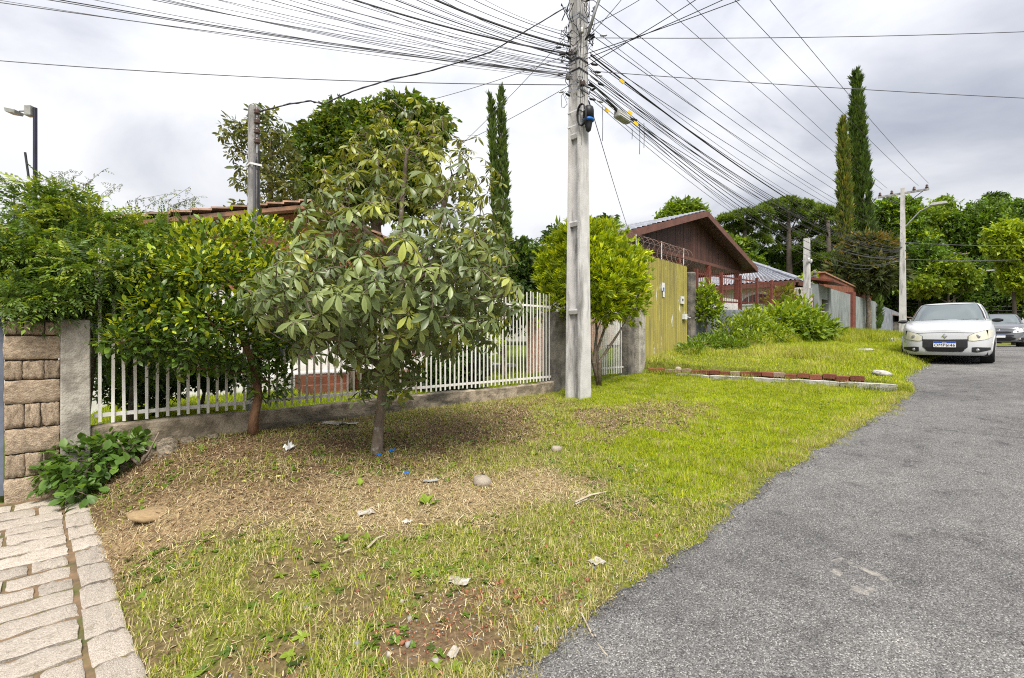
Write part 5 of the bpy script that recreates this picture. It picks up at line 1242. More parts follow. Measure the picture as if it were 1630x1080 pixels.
def cypress(name, label, px, Y, zb, tips, n_per, cols=None, wide=None, rough=.12, seed=300, size=.55, ntot=2600, ratio=1.0, group=None):
    """columns of upright tufts; tips: (px tip, py tip, px base centre, max half width px)"""
    rng = np.random.default_rng(seed + px); b = P(px, 540, Y); b.z = zb; root = thing(name, label, 'tree', b, 0, group); k = Y/760; pos = []; d = []
    for (tx, ty, bx, hw) in tips:
        T = P(tx, ty, Y); nn = ntot//len(tips); t = rng.random(nn)**.8; ang = rng.random(nn)*2*math.pi
        prof = np.clip(t, 0, 1)**.62*(1-.12*np.clip(t-.8, 0, 1)*5*0) 
        hwp = hw*k; r = hwp*prof*(.55 + .45*rng.random(nn)**.5)*(1 + rough*np.sin(ang*3 + t*25) + rough*rng.normal(size=nn))
        bxw = P(bx, 540, Y).x
        x = T.x + (bxw-T.x)*t + r*np.cos(ang); y = Y + r*np.sin(ang); z = T.z + (zb + .8 - T.z)*t
        pos.append(np.stack([x, y, z], 1)); d.append(np.stack([np.cos(ang)*.35, np.sin(ang)*.35, np.full(nn, 1.0)], 1))
    pos = np.concatenate(pos); d = np.concatenate(d) + rng.normal(size=(len(pos), 3))*.16
    col = pick_col(rng, cols or [(.060, .095, .028), (.075, .115, .030), (.045, .075, .024), (.095, .13, .032)], len(pos))
    leaves(root, b, [T_tuft(320+j, 7, .16, .28) for j in range(4)], pos, d, rand_dirs(rng, len(pos)), size*rng.uniform(.7, 1.3, len(pos)), col, M['leaf_dull'], rng, rest='crown')
    top = min(tips, key=lambda q: q[1]); tt = P(top[0], top[1], Y)
    MB().tube([Vector((0, 0, -.2)), Vector((0, 0, 2)), tt - b - Vector((0, 0, .6))], [.2, .17, .02], 8).build('trunk', M['bark'], root)
garden()

# ------------------------------------------------------------------ far trees
def araucaria(name, label, px, Y, zb, pads, seed):
    """parasol pine: trunk, up-curved limbs, flat round pads of foliage"""
    rng = np.random.default_rng(seed); rnd = random.Random(seed); b = P(px, 540, Y); b.z = zb; root = thing(name, label, 'tree', b, 0, 'parasol pines behind the houses')
    k = Y/760; tr = MB(); ztop = max(P(0, p[1], Y).z for p in pads); trunk = [Vector((0, 0, -.3)), Vector((.1, 0, (ztop-zb)*.5)), Vector((0, 0, ztop-zb-.8))]; tr.tube(trunk, [.42, .34, .16], 9)
    pos = []; dd = []
    for (x, y, r) in pads:
        c = P(x, y, Y + rnd.uniform(-2.5, 2.0)); rr = r*k; n = int(340*max(.6, r/16)); d = rand_dirs(rng, n); d[:, 2] = np.abs(d[:, 2])*1.0 - .28
        pos.append(np.array(c) + d*np.array([rr, rr, rr*.52])*rng.uniform(.82, 1.03, (n, 1))); dd.append(d*1.0 + np.array([0, 0, .35]))
        e = c - b; j = Vector((0, 0, max(1.0, e.z - abs(e.x)*.45 - 1.0))); j.x = 0
        tr.tube([j, j.lerp(e, .5) + Vector((0, 0, -.5)), e + Vector((0, 0, -.15))], [.11, .085, .05], 5)
    tr.build('trunk', M['bark_far'], root, smooth=True); pos = np.concatenate(pos); dd = np.concatenate(dd) + rng.normal(size=(len(pos), 3))*.35
    leaves(root, b, [T_tuft(340+j, 6, .2, .5) for j in range(4)], pos, dd, rand_dirs(rng, len(pos)), .55*rng.uniform(.7, 1.25, len(pos)), pick_col(rng, [(.065, .100, .026), (.085, .125, .030), (.11, .145, .034), (.05, .078, .022)], len(pos)), M['leaf_dull'], rng, rest='crown')
def far_trees():
    araucaria('parasol_pine', 'dark parasol pine standing leftmost behind the brown house roof', 1185, 52, 1.5, [(1160, 352, 18), (1185, 345, 18), (1172, 368, 20), (1200, 362, 20), (1155, 378, 16), (1210, 340, 14), (1205, 385, 20), (1180, 392, 18)], 401)
    araucaria('parasol_pine', 'broad parasol pine in the middle of the group behind the tiled houses', 1255, 55, 1.5, [(1228, 332, 18), (1252, 326, 18), (1275, 330, 18), (1295, 336, 17), (1240, 348, 18), (1268, 346, 20), (1300, 352, 18), (1232, 370, 20), (1285, 368, 20), (1260, 380, 20), (1310, 372, 16), (1245, 400, 18), (1290, 396, 20)], 403)
    araucaria('parasol_pine', 'parasol pine touching the tall cypresses on the left', 1318, 53, 1.5, [(1312, 340, 14), (1328, 352, 16), (1335, 370, 16), (1318, 385, 18), (1340, 392, 16), (1330, 410, 18), (1305, 415, 18)], 405)
    FAR = [T_cluster(160+k, 6, .62) for k in range(4)]
    tree_px('round_tree', 'round yellow green treetop above the brown gable ridge', 1085, 45, 1.5, [(1085, 338, 30, 18), (1065, 350, 22, 12), (1110, 345, 18, 16), (1085, 355, 36, 14)], 1900, .46, [(.10, .15, .02), (.13, .18, .02), (.07, .11, .02)], 411, r0=.2, Ts=FAR, nlimb=8)
    tree_px('dark_tree', 'dark green mass of trees under the parasol pines', 1240, 60, 1.0, [(1170, 415, 45, 35), (1225, 430, 50, 35), (1290, 425, 45, 35), (1335, 430, 35, 40), (1150, 440, 40, 25)], 5000, .52, MID + DARK, 413, r0=.3, Ts=FAR, nlimb=8)
    tree_px('dark_tree', 'dark tree between the brown house and the pines', 1160, 50, 1.0, [(1150, 400, 30, 24), (1135, 385, 20, 16), (1185, 425, 30, 25)], 1900, .5, MID + [(.09, .14, .025), (.12, .17, .025)], 415, r0=.25, Ts=FAR, nlimb=8)
    cypress('tall_cypress', 'shorter tall cypress with a ragged ivy-clad top, left of the pair', 1348, 40, 1.5, [(1341, 196, 1349, 9.5)], 1, [(.085, .110, .028), (.11, .14, .03), (.06, .085, .025), (.15, .14, .04)], rough=.2, seed=421, size=.62, ntot=2600)
    cypress('tall_cypress', 'tallest dark green spire cypress, right of the pair', 1382, 41, 1.5, [(1362, 116, 1383, 15), (1357, 175, 1366, 5)], 1, [(.055, .090, .026), (.072, .110, .028), (.042, .070, .022)], seed=423, size=.62, ntot=5200)
    tree_px('rusty_conifer', 'dark rusty-tipped round conifer below the cypresses', 1382, 36, 1.5, [(1375, 430, 42, 34), (1345, 440, 24, 26), (1410, 430, 26, 34), (1385, 400, 34, 24), (1370, 392, 26, 14)], 2200, .55, [(.040, .052, .026), (.055, .065, .03), (.030, .042, .022)], 425, r0=.2, Ts=[T_tuft(360+j, 6, .2, .5) for j in range(4)], m='leaf_dull', nlimb=10, top_pal=[(.13, .09, .03), (.11, .10, .03)], top_frac=.40, shell=.6)
    # wood on the right, each crown its own
    W_ = [('light green tall feathery tree just right of the far utility pole', 1430, 62, [(1430, 350, 30, 30), (1415, 335, 22, 18), (1445, 330, 18, 16), (1440, 385, 34, 30)], MID + YEL[:1], 1500),
          ('open-crowned tree with gaps, showing sky, behind the wires', 1490, 66, [(1480, 345, 26, 16), (1500, 325, 18, 10), (1515, 350, 24, 14), (1475, 375, 24, 18), (1505, 380, 26, 18)], [(.09, .13, .025), (.07, .11, .022), (.12, .16, .025)], 700),
          ('rounded dark tree in the wood behind the white car', 1465, 58, [(1460, 415, 40, 28), (1440, 440, 36, 26), (1490, 430, 36, 28)], MID + DARK, 1700),
          ('yellowish tree low in the wood behind the lamp arm', 1510, 56, [(1500, 430, 36, 18), (1470, 455, 36, 16), (1530, 445, 26, 18)], [(.13, .17, .022), (.10, .14, .022), (.07, .11, .02)], 1100),
          ('broad green tree filling the middle of the wood', 1560, 64, [(1550, 360, 40, 26), (1570, 340, 30, 20), (1590, 370, 36, 30), (1540, 390, 36, 28), (1575, 405, 40, 30)], MID + [(.10, .15, .022)], 2600),
          ('small dark crown rising highest in the right wood', 1582, 70, [(1582, 318, 16, 10), (1595, 335, 20, 12), (1560, 335, 14, 10)], MID + DARK, 520),
          ('dark tree at the right edge above the bright yellow green one', 1620, 66, [(1620, 340, 26, 22), (1640, 355, 26, 30), (1605, 350, 20, 16)], MID + DARK, 1100),
          ('bright yellow green tree at the right edge of the wood', 1615, 46, [(1605, 375, 30, 22), (1630, 400, 34, 36), (1595, 395, 22, 18), (1625, 440, 30, 26), (1650, 430, 40, 50)], [(.13, .17, .018), (.17, .21, .018), (.10, .14, .018)], 2400),
          ('dark understorey tree behind the dark hatchback', 1590, 60, [(1560, 450, 45, 34), (1605, 470, 45, 34), (1520, 475, 45, 28), (1640, 470, 40, 34)], DARK + MID[:2], 2600),
          ('dark understorey tree behind the roof of the white car', 1470, 64, [(1450, 480, 45, 26), (1490, 475, 45, 30), (1420, 470, 36, 34)], DARK + MID[:2], 1800),
          ('tall wall of foliage beyond the right picture edge', 1690, 60, [(1680, 400, 40, 70), (1700, 460, 50, 50)], MID, 1400)]
    for k, (lab, px, Y, bl, pal, n) in enumerate(W_):
        tree_px('wood_tree', lab, px, Y, .2, bl, int(n*2.3), .52 if Y > 50 else .42, [tuple(np.array(c_)*np.array([1.15, 1.15, 1.1])) for c_ in pal], 430+k*2, r0=.22, Ts=FAR, bark='bark_far', nlimb=14, group='trees of the wood at the street end', shell=.5, rough=.25)
far_trees()
# ------------------------------------------------------------------ weeds on the terrace
def weeds():
    def Wb(s, u, h, r, rh): return (*W(s, u, float(gz(s, u))+h), r, r*.9, rh)
    LAN = [T_leaf(.30, .08, .35, 4), T_leaf(.36, .08, .2, 4)]
    rng = np.random.default_rng(71)
    base = W(16.6, 5.6, float(gz(16.6, 5.6)))
    plant('weed_thicket', 'dense dark leafy weeds in front of the grey garden wall', 'weeds', base, [Wb(15.6, 5.9, .35, .5, .45), Wb(16.4, 5.6, .45, .6, .5), Wb(17.2, 5.7, .55, .6, .6), Wb(17.0, 5.0, .3, .6, .4), Wb(18.0, 5.8, .6, .6, .6), Wb(15.5, 5.2, .2, .5, .3)], 3800, LAN, .15, [(.105, .15, .018), (.135, .18, .02), (.08, .115, .018)], M['leaf'], 73, trunk=[base, base+Vector((0, 0, .3)), base+Vector((.05, 0, .6))], r0=.02, nlimb=30, shell=.3, rest='foliage', up_bias=.4, top_pal=YEL, top_frac=.35)
    base = W(19.8, 5.2, float(gz(19.8, 5.2)))
    plant('weed_thicket', 'taller bright green lance-leaved weeds near the entrance portal', 'weeds', base, [Wb(19.0, 5.4, .6, .7, .7), Wb(19.9, 5.0, .7, .8, .8), Wb(20.8, 5.0, .6, .7, .7), Wb(19.3, 4.5, .4, .6, .5), Wb(20.4, 4.3, .4, .6, .5), Wb(21.4, 4.9, .4, .5, .5)], 3400, LAN, .24, [(.105, .155, .02), (.14, .195, .02), (.075, .12, .018)], M['leaf'], 75, trunk=[base, base+Vector((0, 0, .5)), base+Vector((.05, 0, 1.0))], r0=.025, nlimb=30, shell=.3, rest='foliage', up_bias=.3, top_pal=YEL, top_frac=.4)
    base = W(14.3, 6.1, float(gz(14.3, 6.1)))
    plant('low_weed', 'low dark green creeping weeds at the foot of the ochre gate', 'weeds', base, [Wb(13.4, 6.1, .1, .45, .2), Wb(14.2, 6.0, .15, .5, .28), Wb(15.0, 5.9, .15, .5, .3), Wb(14.6, 5.4, .1, .5, .2)], 1700, LAN, .12, [(.06, .10, .018), (.08, .13, .02), (.11, .16, .02)], M['leaf'], 77, trunk=[base, base+Vector((0, 0, .1)), base+Vector((.05, 0, .2))], r0=.012, nlimb=14, shell=.3, rest='foliage')
    # sapling
    base = W(15.55, 6.25, float(gz(15.55, 6.25))); Y = base.y
    plant('young_tree', 'young tree with light green crown right of the ochre gate', 'tree', base, blobs_px([(1122, 478, 20, 22), (1135, 490, 18, 22), (1115, 500, 18, 20), (1140, 505, 14, 16), (1125, 460, 12, 14)], Y), 1500, LEAF_S, .12, [(.10, .15, .02), (.14, .20, .022), (.07, .11, .02), (.2, .25, .02)], M['leaf'], 79, trunk=[[base, P(1124, 530, Y), P(1124, 500, Y)], [base+Vector((.15, 0, 0)), P(1134, 525, Y), P(1134, 500, Y)]], multi=2, r0=.028, nlimb=20, shell=.3)
    base = W(24.5, 7.6, 2.2); Y = base.y
    plant('garden_shrub', 'olive green big-leaved shrub behind the red railing', 'shrub', base, blobs_px([(1242, 480, 22, 18), (1235, 492, 18, 12), (1250, 470, 14, 12)], Y), 520, LEAF_S, .26, [(.14, .15, .03), (.10, .12, .03), (.18, .17, .03)], M['leaf'], 83, trunk=[base, P(1242, 490, Y), P(1243, 475, Y)], r0=.04, nlimb=14)
    base = W(35.5, 8.1, 4.9)
    plant('roof_shrub', 'small yellow flowering plant on top of the rust brown wall', 'plant', base, [(base.x, base.y, base.z+.6, .6, .5, .35), (base.x+.7, base.y+.6, base.z+.45, .5, .4, .3)], 420, CL, .3, YEL, M['leaf'], 85, trunk=[base, base+Vector((0, 0, .3)), base+Vector((.1, 0, .6))], r0=.03, nlimb=5)
weeds()

# ------------------------------------------------------------------ grass, straw, litter
def blades(name, S, U, ln, wd, col, lean, rng, m, seg=True, label=None):
    n = len(S); z = gz(S, U) - .004; X = (S-U)*R2; Y = (S+U)*R2; a = rng.random(n)*2*math.pi
    dx, dy = np.cos(a), np.sin(a); px, py = -dy, dx; L = lean
    def at(t): return X + dx*L*ln*t**1.6, Y + dy*L*ln*t**1.6, z + ln*np.sqrt(np.maximum(1-(L*.85)**2, .02))*t
    x1, y1, z1 = at(.55); x2, y2, z2 = at(1.0); h = wd/2
    if seg:
        V = np.stack([np.stack([X-px*h, Y-py*h, z], 1), np.stack([X+px*h, Y+py*h, z], 1), np.stack([x1-px*h*.8, y1-py*h*.8, z1], 1), np.stack([x1+px*h*.8, y1+py*h*.8, z1], 1), np.stack([x2, y2, z2], 1)], 1)
        T = np.array([(0, 1, 3), (0, 3, 2), (2, 3, 4)]); k = 5
    else:
        V = np.stack([np.stack([X-px*h, Y-py*h, z], 1), np.stack([X+px*h, Y+py*h, z], 1), np.stack([x2, y2, z2], 1)], 1); T = np.array([(0, 1, 2)]); k = 3
    F = (T[None] + (np.arange(n)*k)[:, None, None]).reshape(-1, 3); C = np.repeat(col[:, None, :], k, 1).reshape(-1, 3)
    o = np_obj(name, V.reshape(-1, 3), F, m, C); tag(o, label, 'grass', kind='stuff'); return o
def inview(S, U):
    X = (S-U)*R2; Y = (S+U)*R2; r = X/np.maximum(Y, .1); return (Y > 1.6) & (r > -1.12) & (r < 1.12)
def grass():
    rng = np.random.default_rng(90)
    def scatter(n, s0, s1, u0, u1, clump=0, cr=.03):
        if clump:
            m = n//clump; S = np.repeat(rng.uniform(s0, s1, m), clump); U = np.repeat(rng.uniform(u0, u1, m), clump); S = S + rng.normal(size=len(S))*cr; U = U + rng.normal(size=len(U))*cr
        else: S = rng.uniform(s0, s1, n); U = rng.uniform(u0, u1, n)
        k = inview(S, U) & (U > edge(S) - .04 + (.20*(fbm(S*2.6, U*0, 5)-.5) + .16*(fbm(S*9, U*0, 15)-.5))*2) & (U < 6.68); return S[k], U[k]
    pal_l = [(.17, .225, .012), (.22, .275, .014), (.125, .18, .012), (.28, .31, .016)]
    pal_m = [(.13, .175, .024), (.17, .215, .03), (.10, .14, .022), (.24, .26, .05)]
    pal_d = [(.42, .37, .16), (.50, .44, .22), (.36, .29, .13), (.52, .48, .28)]
    # near mixed turf, blade by blade in clumps
    S, U = scatter(330000, .36, 8.5, 1.45, 6.65, 14, .04); g, st, bk, lu, li, rb = cover(S, U)
    k = rng.random(len(S)) < g*.95; S, U, lu = S[k], U[k], lu[k]; n = len(S)
    col = pick_col(rng, pal_m, n, None, (1.85,1.75,1.1)); hit = rng.random(n) < lu*.8; col[hit] = pick_col(rng, pal_l, gain=(1.65,1.6,0.8), n= int(hit.sum())); dry = rng.random(n) < .38*(1-lu) + .06 + .3*(1-sstep(.05, .45, U-edge(S))); col[dry] = pick_col(rng, pal_d, int(dry.sum()), None, (1,1,1))
    blades('verge_grass', S, U, rng.uniform(.025, .068, n)*(1-.2*lu)*(1 + .5*sstep(.5, .75, fbm(S*2.3, U*2.3, 77))*(1-lu)), rng.uniform(.003, .0062, n), col, rng.uniform(.25, 1.12, n), rng, M['grass'], True, 'short mixed green and dry grass of the near verge')
    # lush lawn further along
    S, U = scatter(330000, 4.2, 11.62, .95, 6.66); g, st, bk, lu, li, rb = cover(S, U); k = rng.random(len(S)) < lu*g; S, U = S[k], U[k]; n = len(S)
    col = pick_col(rng, pal_l, gain=(1.65,1.6,0.8), n= n); dry = rng.random(n) < .05 + .45*(1-sstep(.05, .5, U-edge(S))); col[dry] = pick_col(rng, pal_d, int(dry.sum()), None, (1,1,1))
    md = fbm(S*1.1, U*1.1, 91, 3); m3 = fbm(S*5, U*5, 93, 2); col = col*(0.62 + .45*md + .35*m3)[:, None]; dr2 = rng.random(n) < .30*sstep(.55, .72, m3); col[dr2] = pick_col(rng, pal_d, int(dr2.sum()), None, (.9,.9,.9))
    blades('lawn_grass', S, U, rng.uniform(.03, .075, n)*(0.7 + .9*sstep(.45, .75, m3)), rng.uniform(.004, .009, n), col, rng.uniform(.2, .9, n), rng, M['grass'], False, 'bright yellow green lawn grass between pole and road')
    # terrace grass, longer
    S, U = scatter(190000, 11.75, 30, .95, 6.66, 6, .05); g, st, bk, lu, li, rb = cover(S, U); tall = sstep(.52, .62, fbm(S*.55, U*.55, 61)) * sstep(1.9, 3.0, U); n = len(S)
    pale = rng.random(n) < .45*tall + .14 + .25*sstep(.5, .65, fbm(S*.9, U*.9, 63)); col = pick_col(rng, pal_l, gain=(1.65,1.6,0.8), n= n); col[pale] = pick_col(rng, [(.36, .38, .09), (.40, .37, .14)], int(pale.sum()), None, (1.1,1.1,1))
    col = col*(0.95 + .45*fbm(S*1.4, U*1.4, 95, 3))[:, None]
    blades('terrace_grass', S, U, rng.uniform(.06, .16, n)*(1 + 2.2*tall*(S < 24))*(.38 + .62*sstep(13.5, 16.5, S + .4*(4-U))), rng.uniform(.006, .014, n), col, rng.uniform(.15, .8, n), rng, M['grass'], True, 'long unmown grass of the raised terrace')
    S = rng.uniform(11.36, 11.72, 5000); U = rng.uniform(1.0, 6.5, 5000); k = fbm(U*1.7, S*0, 97) + .25*rng.random(5000) > .58; S, U = S[k], U[k]; n = len(S)
    blades('edging_grass', S, U, rng.uniform(.08, .22, n), rng.uniform(.005, .010, n), pick_col(rng, pal_l + pal_d[:1], n, None, (1.2, 1.2, .8)), rng.uniform(.2, .9, n), rng, M['grass'], True, 'grass tufts growing over the brick edging')
    # tall tussocks near the portal
    S, U = scatter(26000, 21.0, 29, 2.8, 6.6, 40, .22); n = len(S); col = pick_col(rng, pal_l + [(.34, .36, .05)], n, None, (1.2,1.15,1))
    blades('tall_grass', S, U, rng.uniform(.22, .60, n), rng.uniform(.010, .02, n), col, rng.uniform(.1, .7, n), rng, M['grass'], True, 'tall grass tussocks in front of the grey street walls')
    # garden lawn behind the fence
    S = rng.uniform(.5, 11, 60000); U = rng.uniform(6.95, 12.5, 60000); n = len(S); col = pick_col(rng, pal_l, gain=(1.65,1.6,0.8), n= n)
    blades('garden_grass', S, U, rng.uniform(.04, .10, n), rng.uniform(.006, .014, n), col, rng.uniform(.2, .8, n), rng, M['grass'], False, 'garden lawn seen between the fence bars')
    # dry straw lying flat
    S, U = scatter(150000, .34, 9.0, 1.5, 6.6); g, st, bk, lu, li, rb = cover(S, U); pr = np.clip(st*1.0 + bk*.26 + li*.6 + .30*(1-lu) + .03, 0, 1); k = rng.random(len(S)) < pr*.9; S, U, bk, li = S[k], U[k], bk[k], li[k]; n = len(S)
    z = gz(S, U) + rng.uniform(.002, .022, n); X = (S-U)*R2; Y = (S+U)*R2; a = rng.random(n)*2*math.pi; ln = rng.uniform(.02, .11, n)*rng.uniform(.4, 1, n); w = rng.uniform(.0009, .0022, n); ln = ln*np.clip(((S+U)*R2-1.2)/2.6, .5, 1)
    dx, dy, dz = np.cos(a)*ln/2, np.sin(a)*ln/2, rng.normal(size=n)*.010; bx, by = -np.sin(a)*w, np.cos(a)*w
    V = np.stack([np.stack([X-dx-bx, Y-dy-by, z-dz], 1), np.stack([X-dx+bx, Y-dy+by, z-dz], 1), np.stack([X+dx+bx, Y+dy+by, z+dz], 1), np.stack([X+dx-bx, Y+dy-by, z+dz], 1)], 1)
    col = pick_col(rng, gain=(1,1,1), n=n, pal=[(.52, .43, .25), (.44, .35, .19), (.36, .27, .14), (.50, .43, .28)]); dk = rng.random(n) < .55*bk + .4*li; col[dk] = pick_col(rng, [(.20, .125, .07), (.27, .18, .10), (.13, .085, .05)], int(dk.sum()), None, (1,1,1))
    F = np.arange(4*n).reshape(n, 4); o = np_obj('straw', V.reshape(-1, 3), F, M['litter'], np.repeat(col, 4, 0)); tag(o, 'dry cut straw scattered over the bare ground', 'straw', kind='stuff')
    # fallen leaves and twigs
    S, U = scatter(30000, .4, 8.6, 2.2, 6.6); g, st, bk, lu, li, rb = cover(S, U); k = rng.random(len(S)) < np.clip(bk*.5 + li*.85 + .12, 0, 1)*.8; S, U = S[k], U[k]; n = len(S)
    pos = np.stack([(S-U)*R2, (S+U)*R2, gz(S, U) + rng.uniform(.004, .02, n)], 1); d = rand_dirs(rng, n); d[:, 2] *= .25; up = rand_dirs(rng, n, (0, 0, 2.0))
    V, F, C = instance_np(T_diamond(.42, .1, .1), pos, frames(d, up), rng.uniform(.018, .055, n), pick_col(rng, [(.17, .10, .055), (.24, .16, .09), (.33, .25, .14), (.10, .065, .04), (.40, .36, .10)], n, [.3, .3, .2, .15, .05], (1,1,1)))
    o = np_obj('leaf_litter', V, F, M['litter'], C); tag(o, 'brown fallen leaves on the ground under the tree', 'leaf litter', kind='stuff')
    # small broad-leaved weeds mixed into the turf
    S, U = scatter(9000, .4, 11.5, 1.7, 6.5); g, st, bk, lu, li, rb = cover(S, U); k = (rng.random(len(S)) < .10 + .65*sstep(.52, .68, fbm(S*1.6, U*1.6, 131))) & (st < .6); S, U = S[k], U[k]; n = len(S)
    T = T_merge([T_xform(T_leaf(.62, .08, .3, 4), rotm('Z', a_) @ rotm('X', t_), s_) for a_, t_, s_ in ((0, .5, 1), (1.3, .2, .9), (2.5, .6, .8), (3.9, .3, 1), (5.1, .15, .85))])
    pos = np.stack([(S-U)*R2, (S+U)*R2, gz(S, U) + .008], 1); a = rng.random(n)*6.28; d = np.stack([np.cos(a), np.sin(a), rng.normal(size=n)*.2], 1)
    V, F, C = instance_np(T, pos, frames(d, rand_dirs(rng, n, (0, 0, 3))), rng.uniform(.02, .05, n), pick_col(rng, [(.075, .13, .02), (.10, .16, .025), (.14, .19, .03), (.06, .10, .02)], n))
    o = np_obj('turf_weeds', V, F, M['leaf'], C); tag(o, 'small broad-leaved weeds mixed into the turf', 'weeds', kind='stuff')
    # gravel of brick crumbs at the road side
    n = 1500; S = 1.75 + rng.normal(size=n)*.75; U = 2.0 + rng.normal(size=n)*.26; k = (U > 1.62) & (S > .45); S, U = S[k], U[k]; n = len(S)
    oct_ = (np.array([(1, 0, 0), (-.8, .2, .1), (0, .9, .1), (.1, -.8, 0), (0, .1, .7), (.1, 0, -.6)], float), np.array([(0, 2, 4), (2, 1, 4), (1, 3, 4), (3, 0, 4), (2, 0, 5), (1, 2, 5), (3, 1, 5), (0, 3, 5)]), np.ones(6))
    big = rng.random(n) < .05; sz = np.where(big, rng.uniform(.014, .028, n), rng.uniform(.004, .012, n)); pos = np.stack([(S-U)*R2, (S+U)*R2, gz(S, U) + sz*.3], 1)
    V, F, C = instance_np(oct_, pos, frames(rand_dirs(rng, n), rand_dirs(rng, n)), sz, pick_col(rng, [(.25, .105, .06), (.20, .085, .05), (.30, .15, .09), (.34, .32, .29), (.20, .20, .22)], n, [.3, .25, .15, .15, .15], (1,1,1)))
    o = np_obj('brick_rubble', V, F, M['litter'], C); tag(o, 'crumbled red brick and gravel along the road edge', 'rubble', kind='stuff')
    # crumbled asphalt grit along the edge
    n = 2600; S = rng.uniform(1, 16, n); U = edge(S) + rng.normal(size=n)*.07; sz = rng.uniform(.003, .011, n); pos = np.stack([(S-U)*R2, (S+U)*R2, zroad(S) + .012], 1)
    V, F, C = instance_np(oct_, pos, frames(rand_dirs(rng, n), rand_dirs(rng, n)), sz, pick_col(rng, [(.10, .10, .105), (.2, .2, .2), (.3, .27, .22)], n, None, (1,1,1))); o = np_obj('road_grit', V, F, M['litter'], C); tag(o, 'loose grit along the broken asphalt edge', 'grit', kind='stuff')
grass()

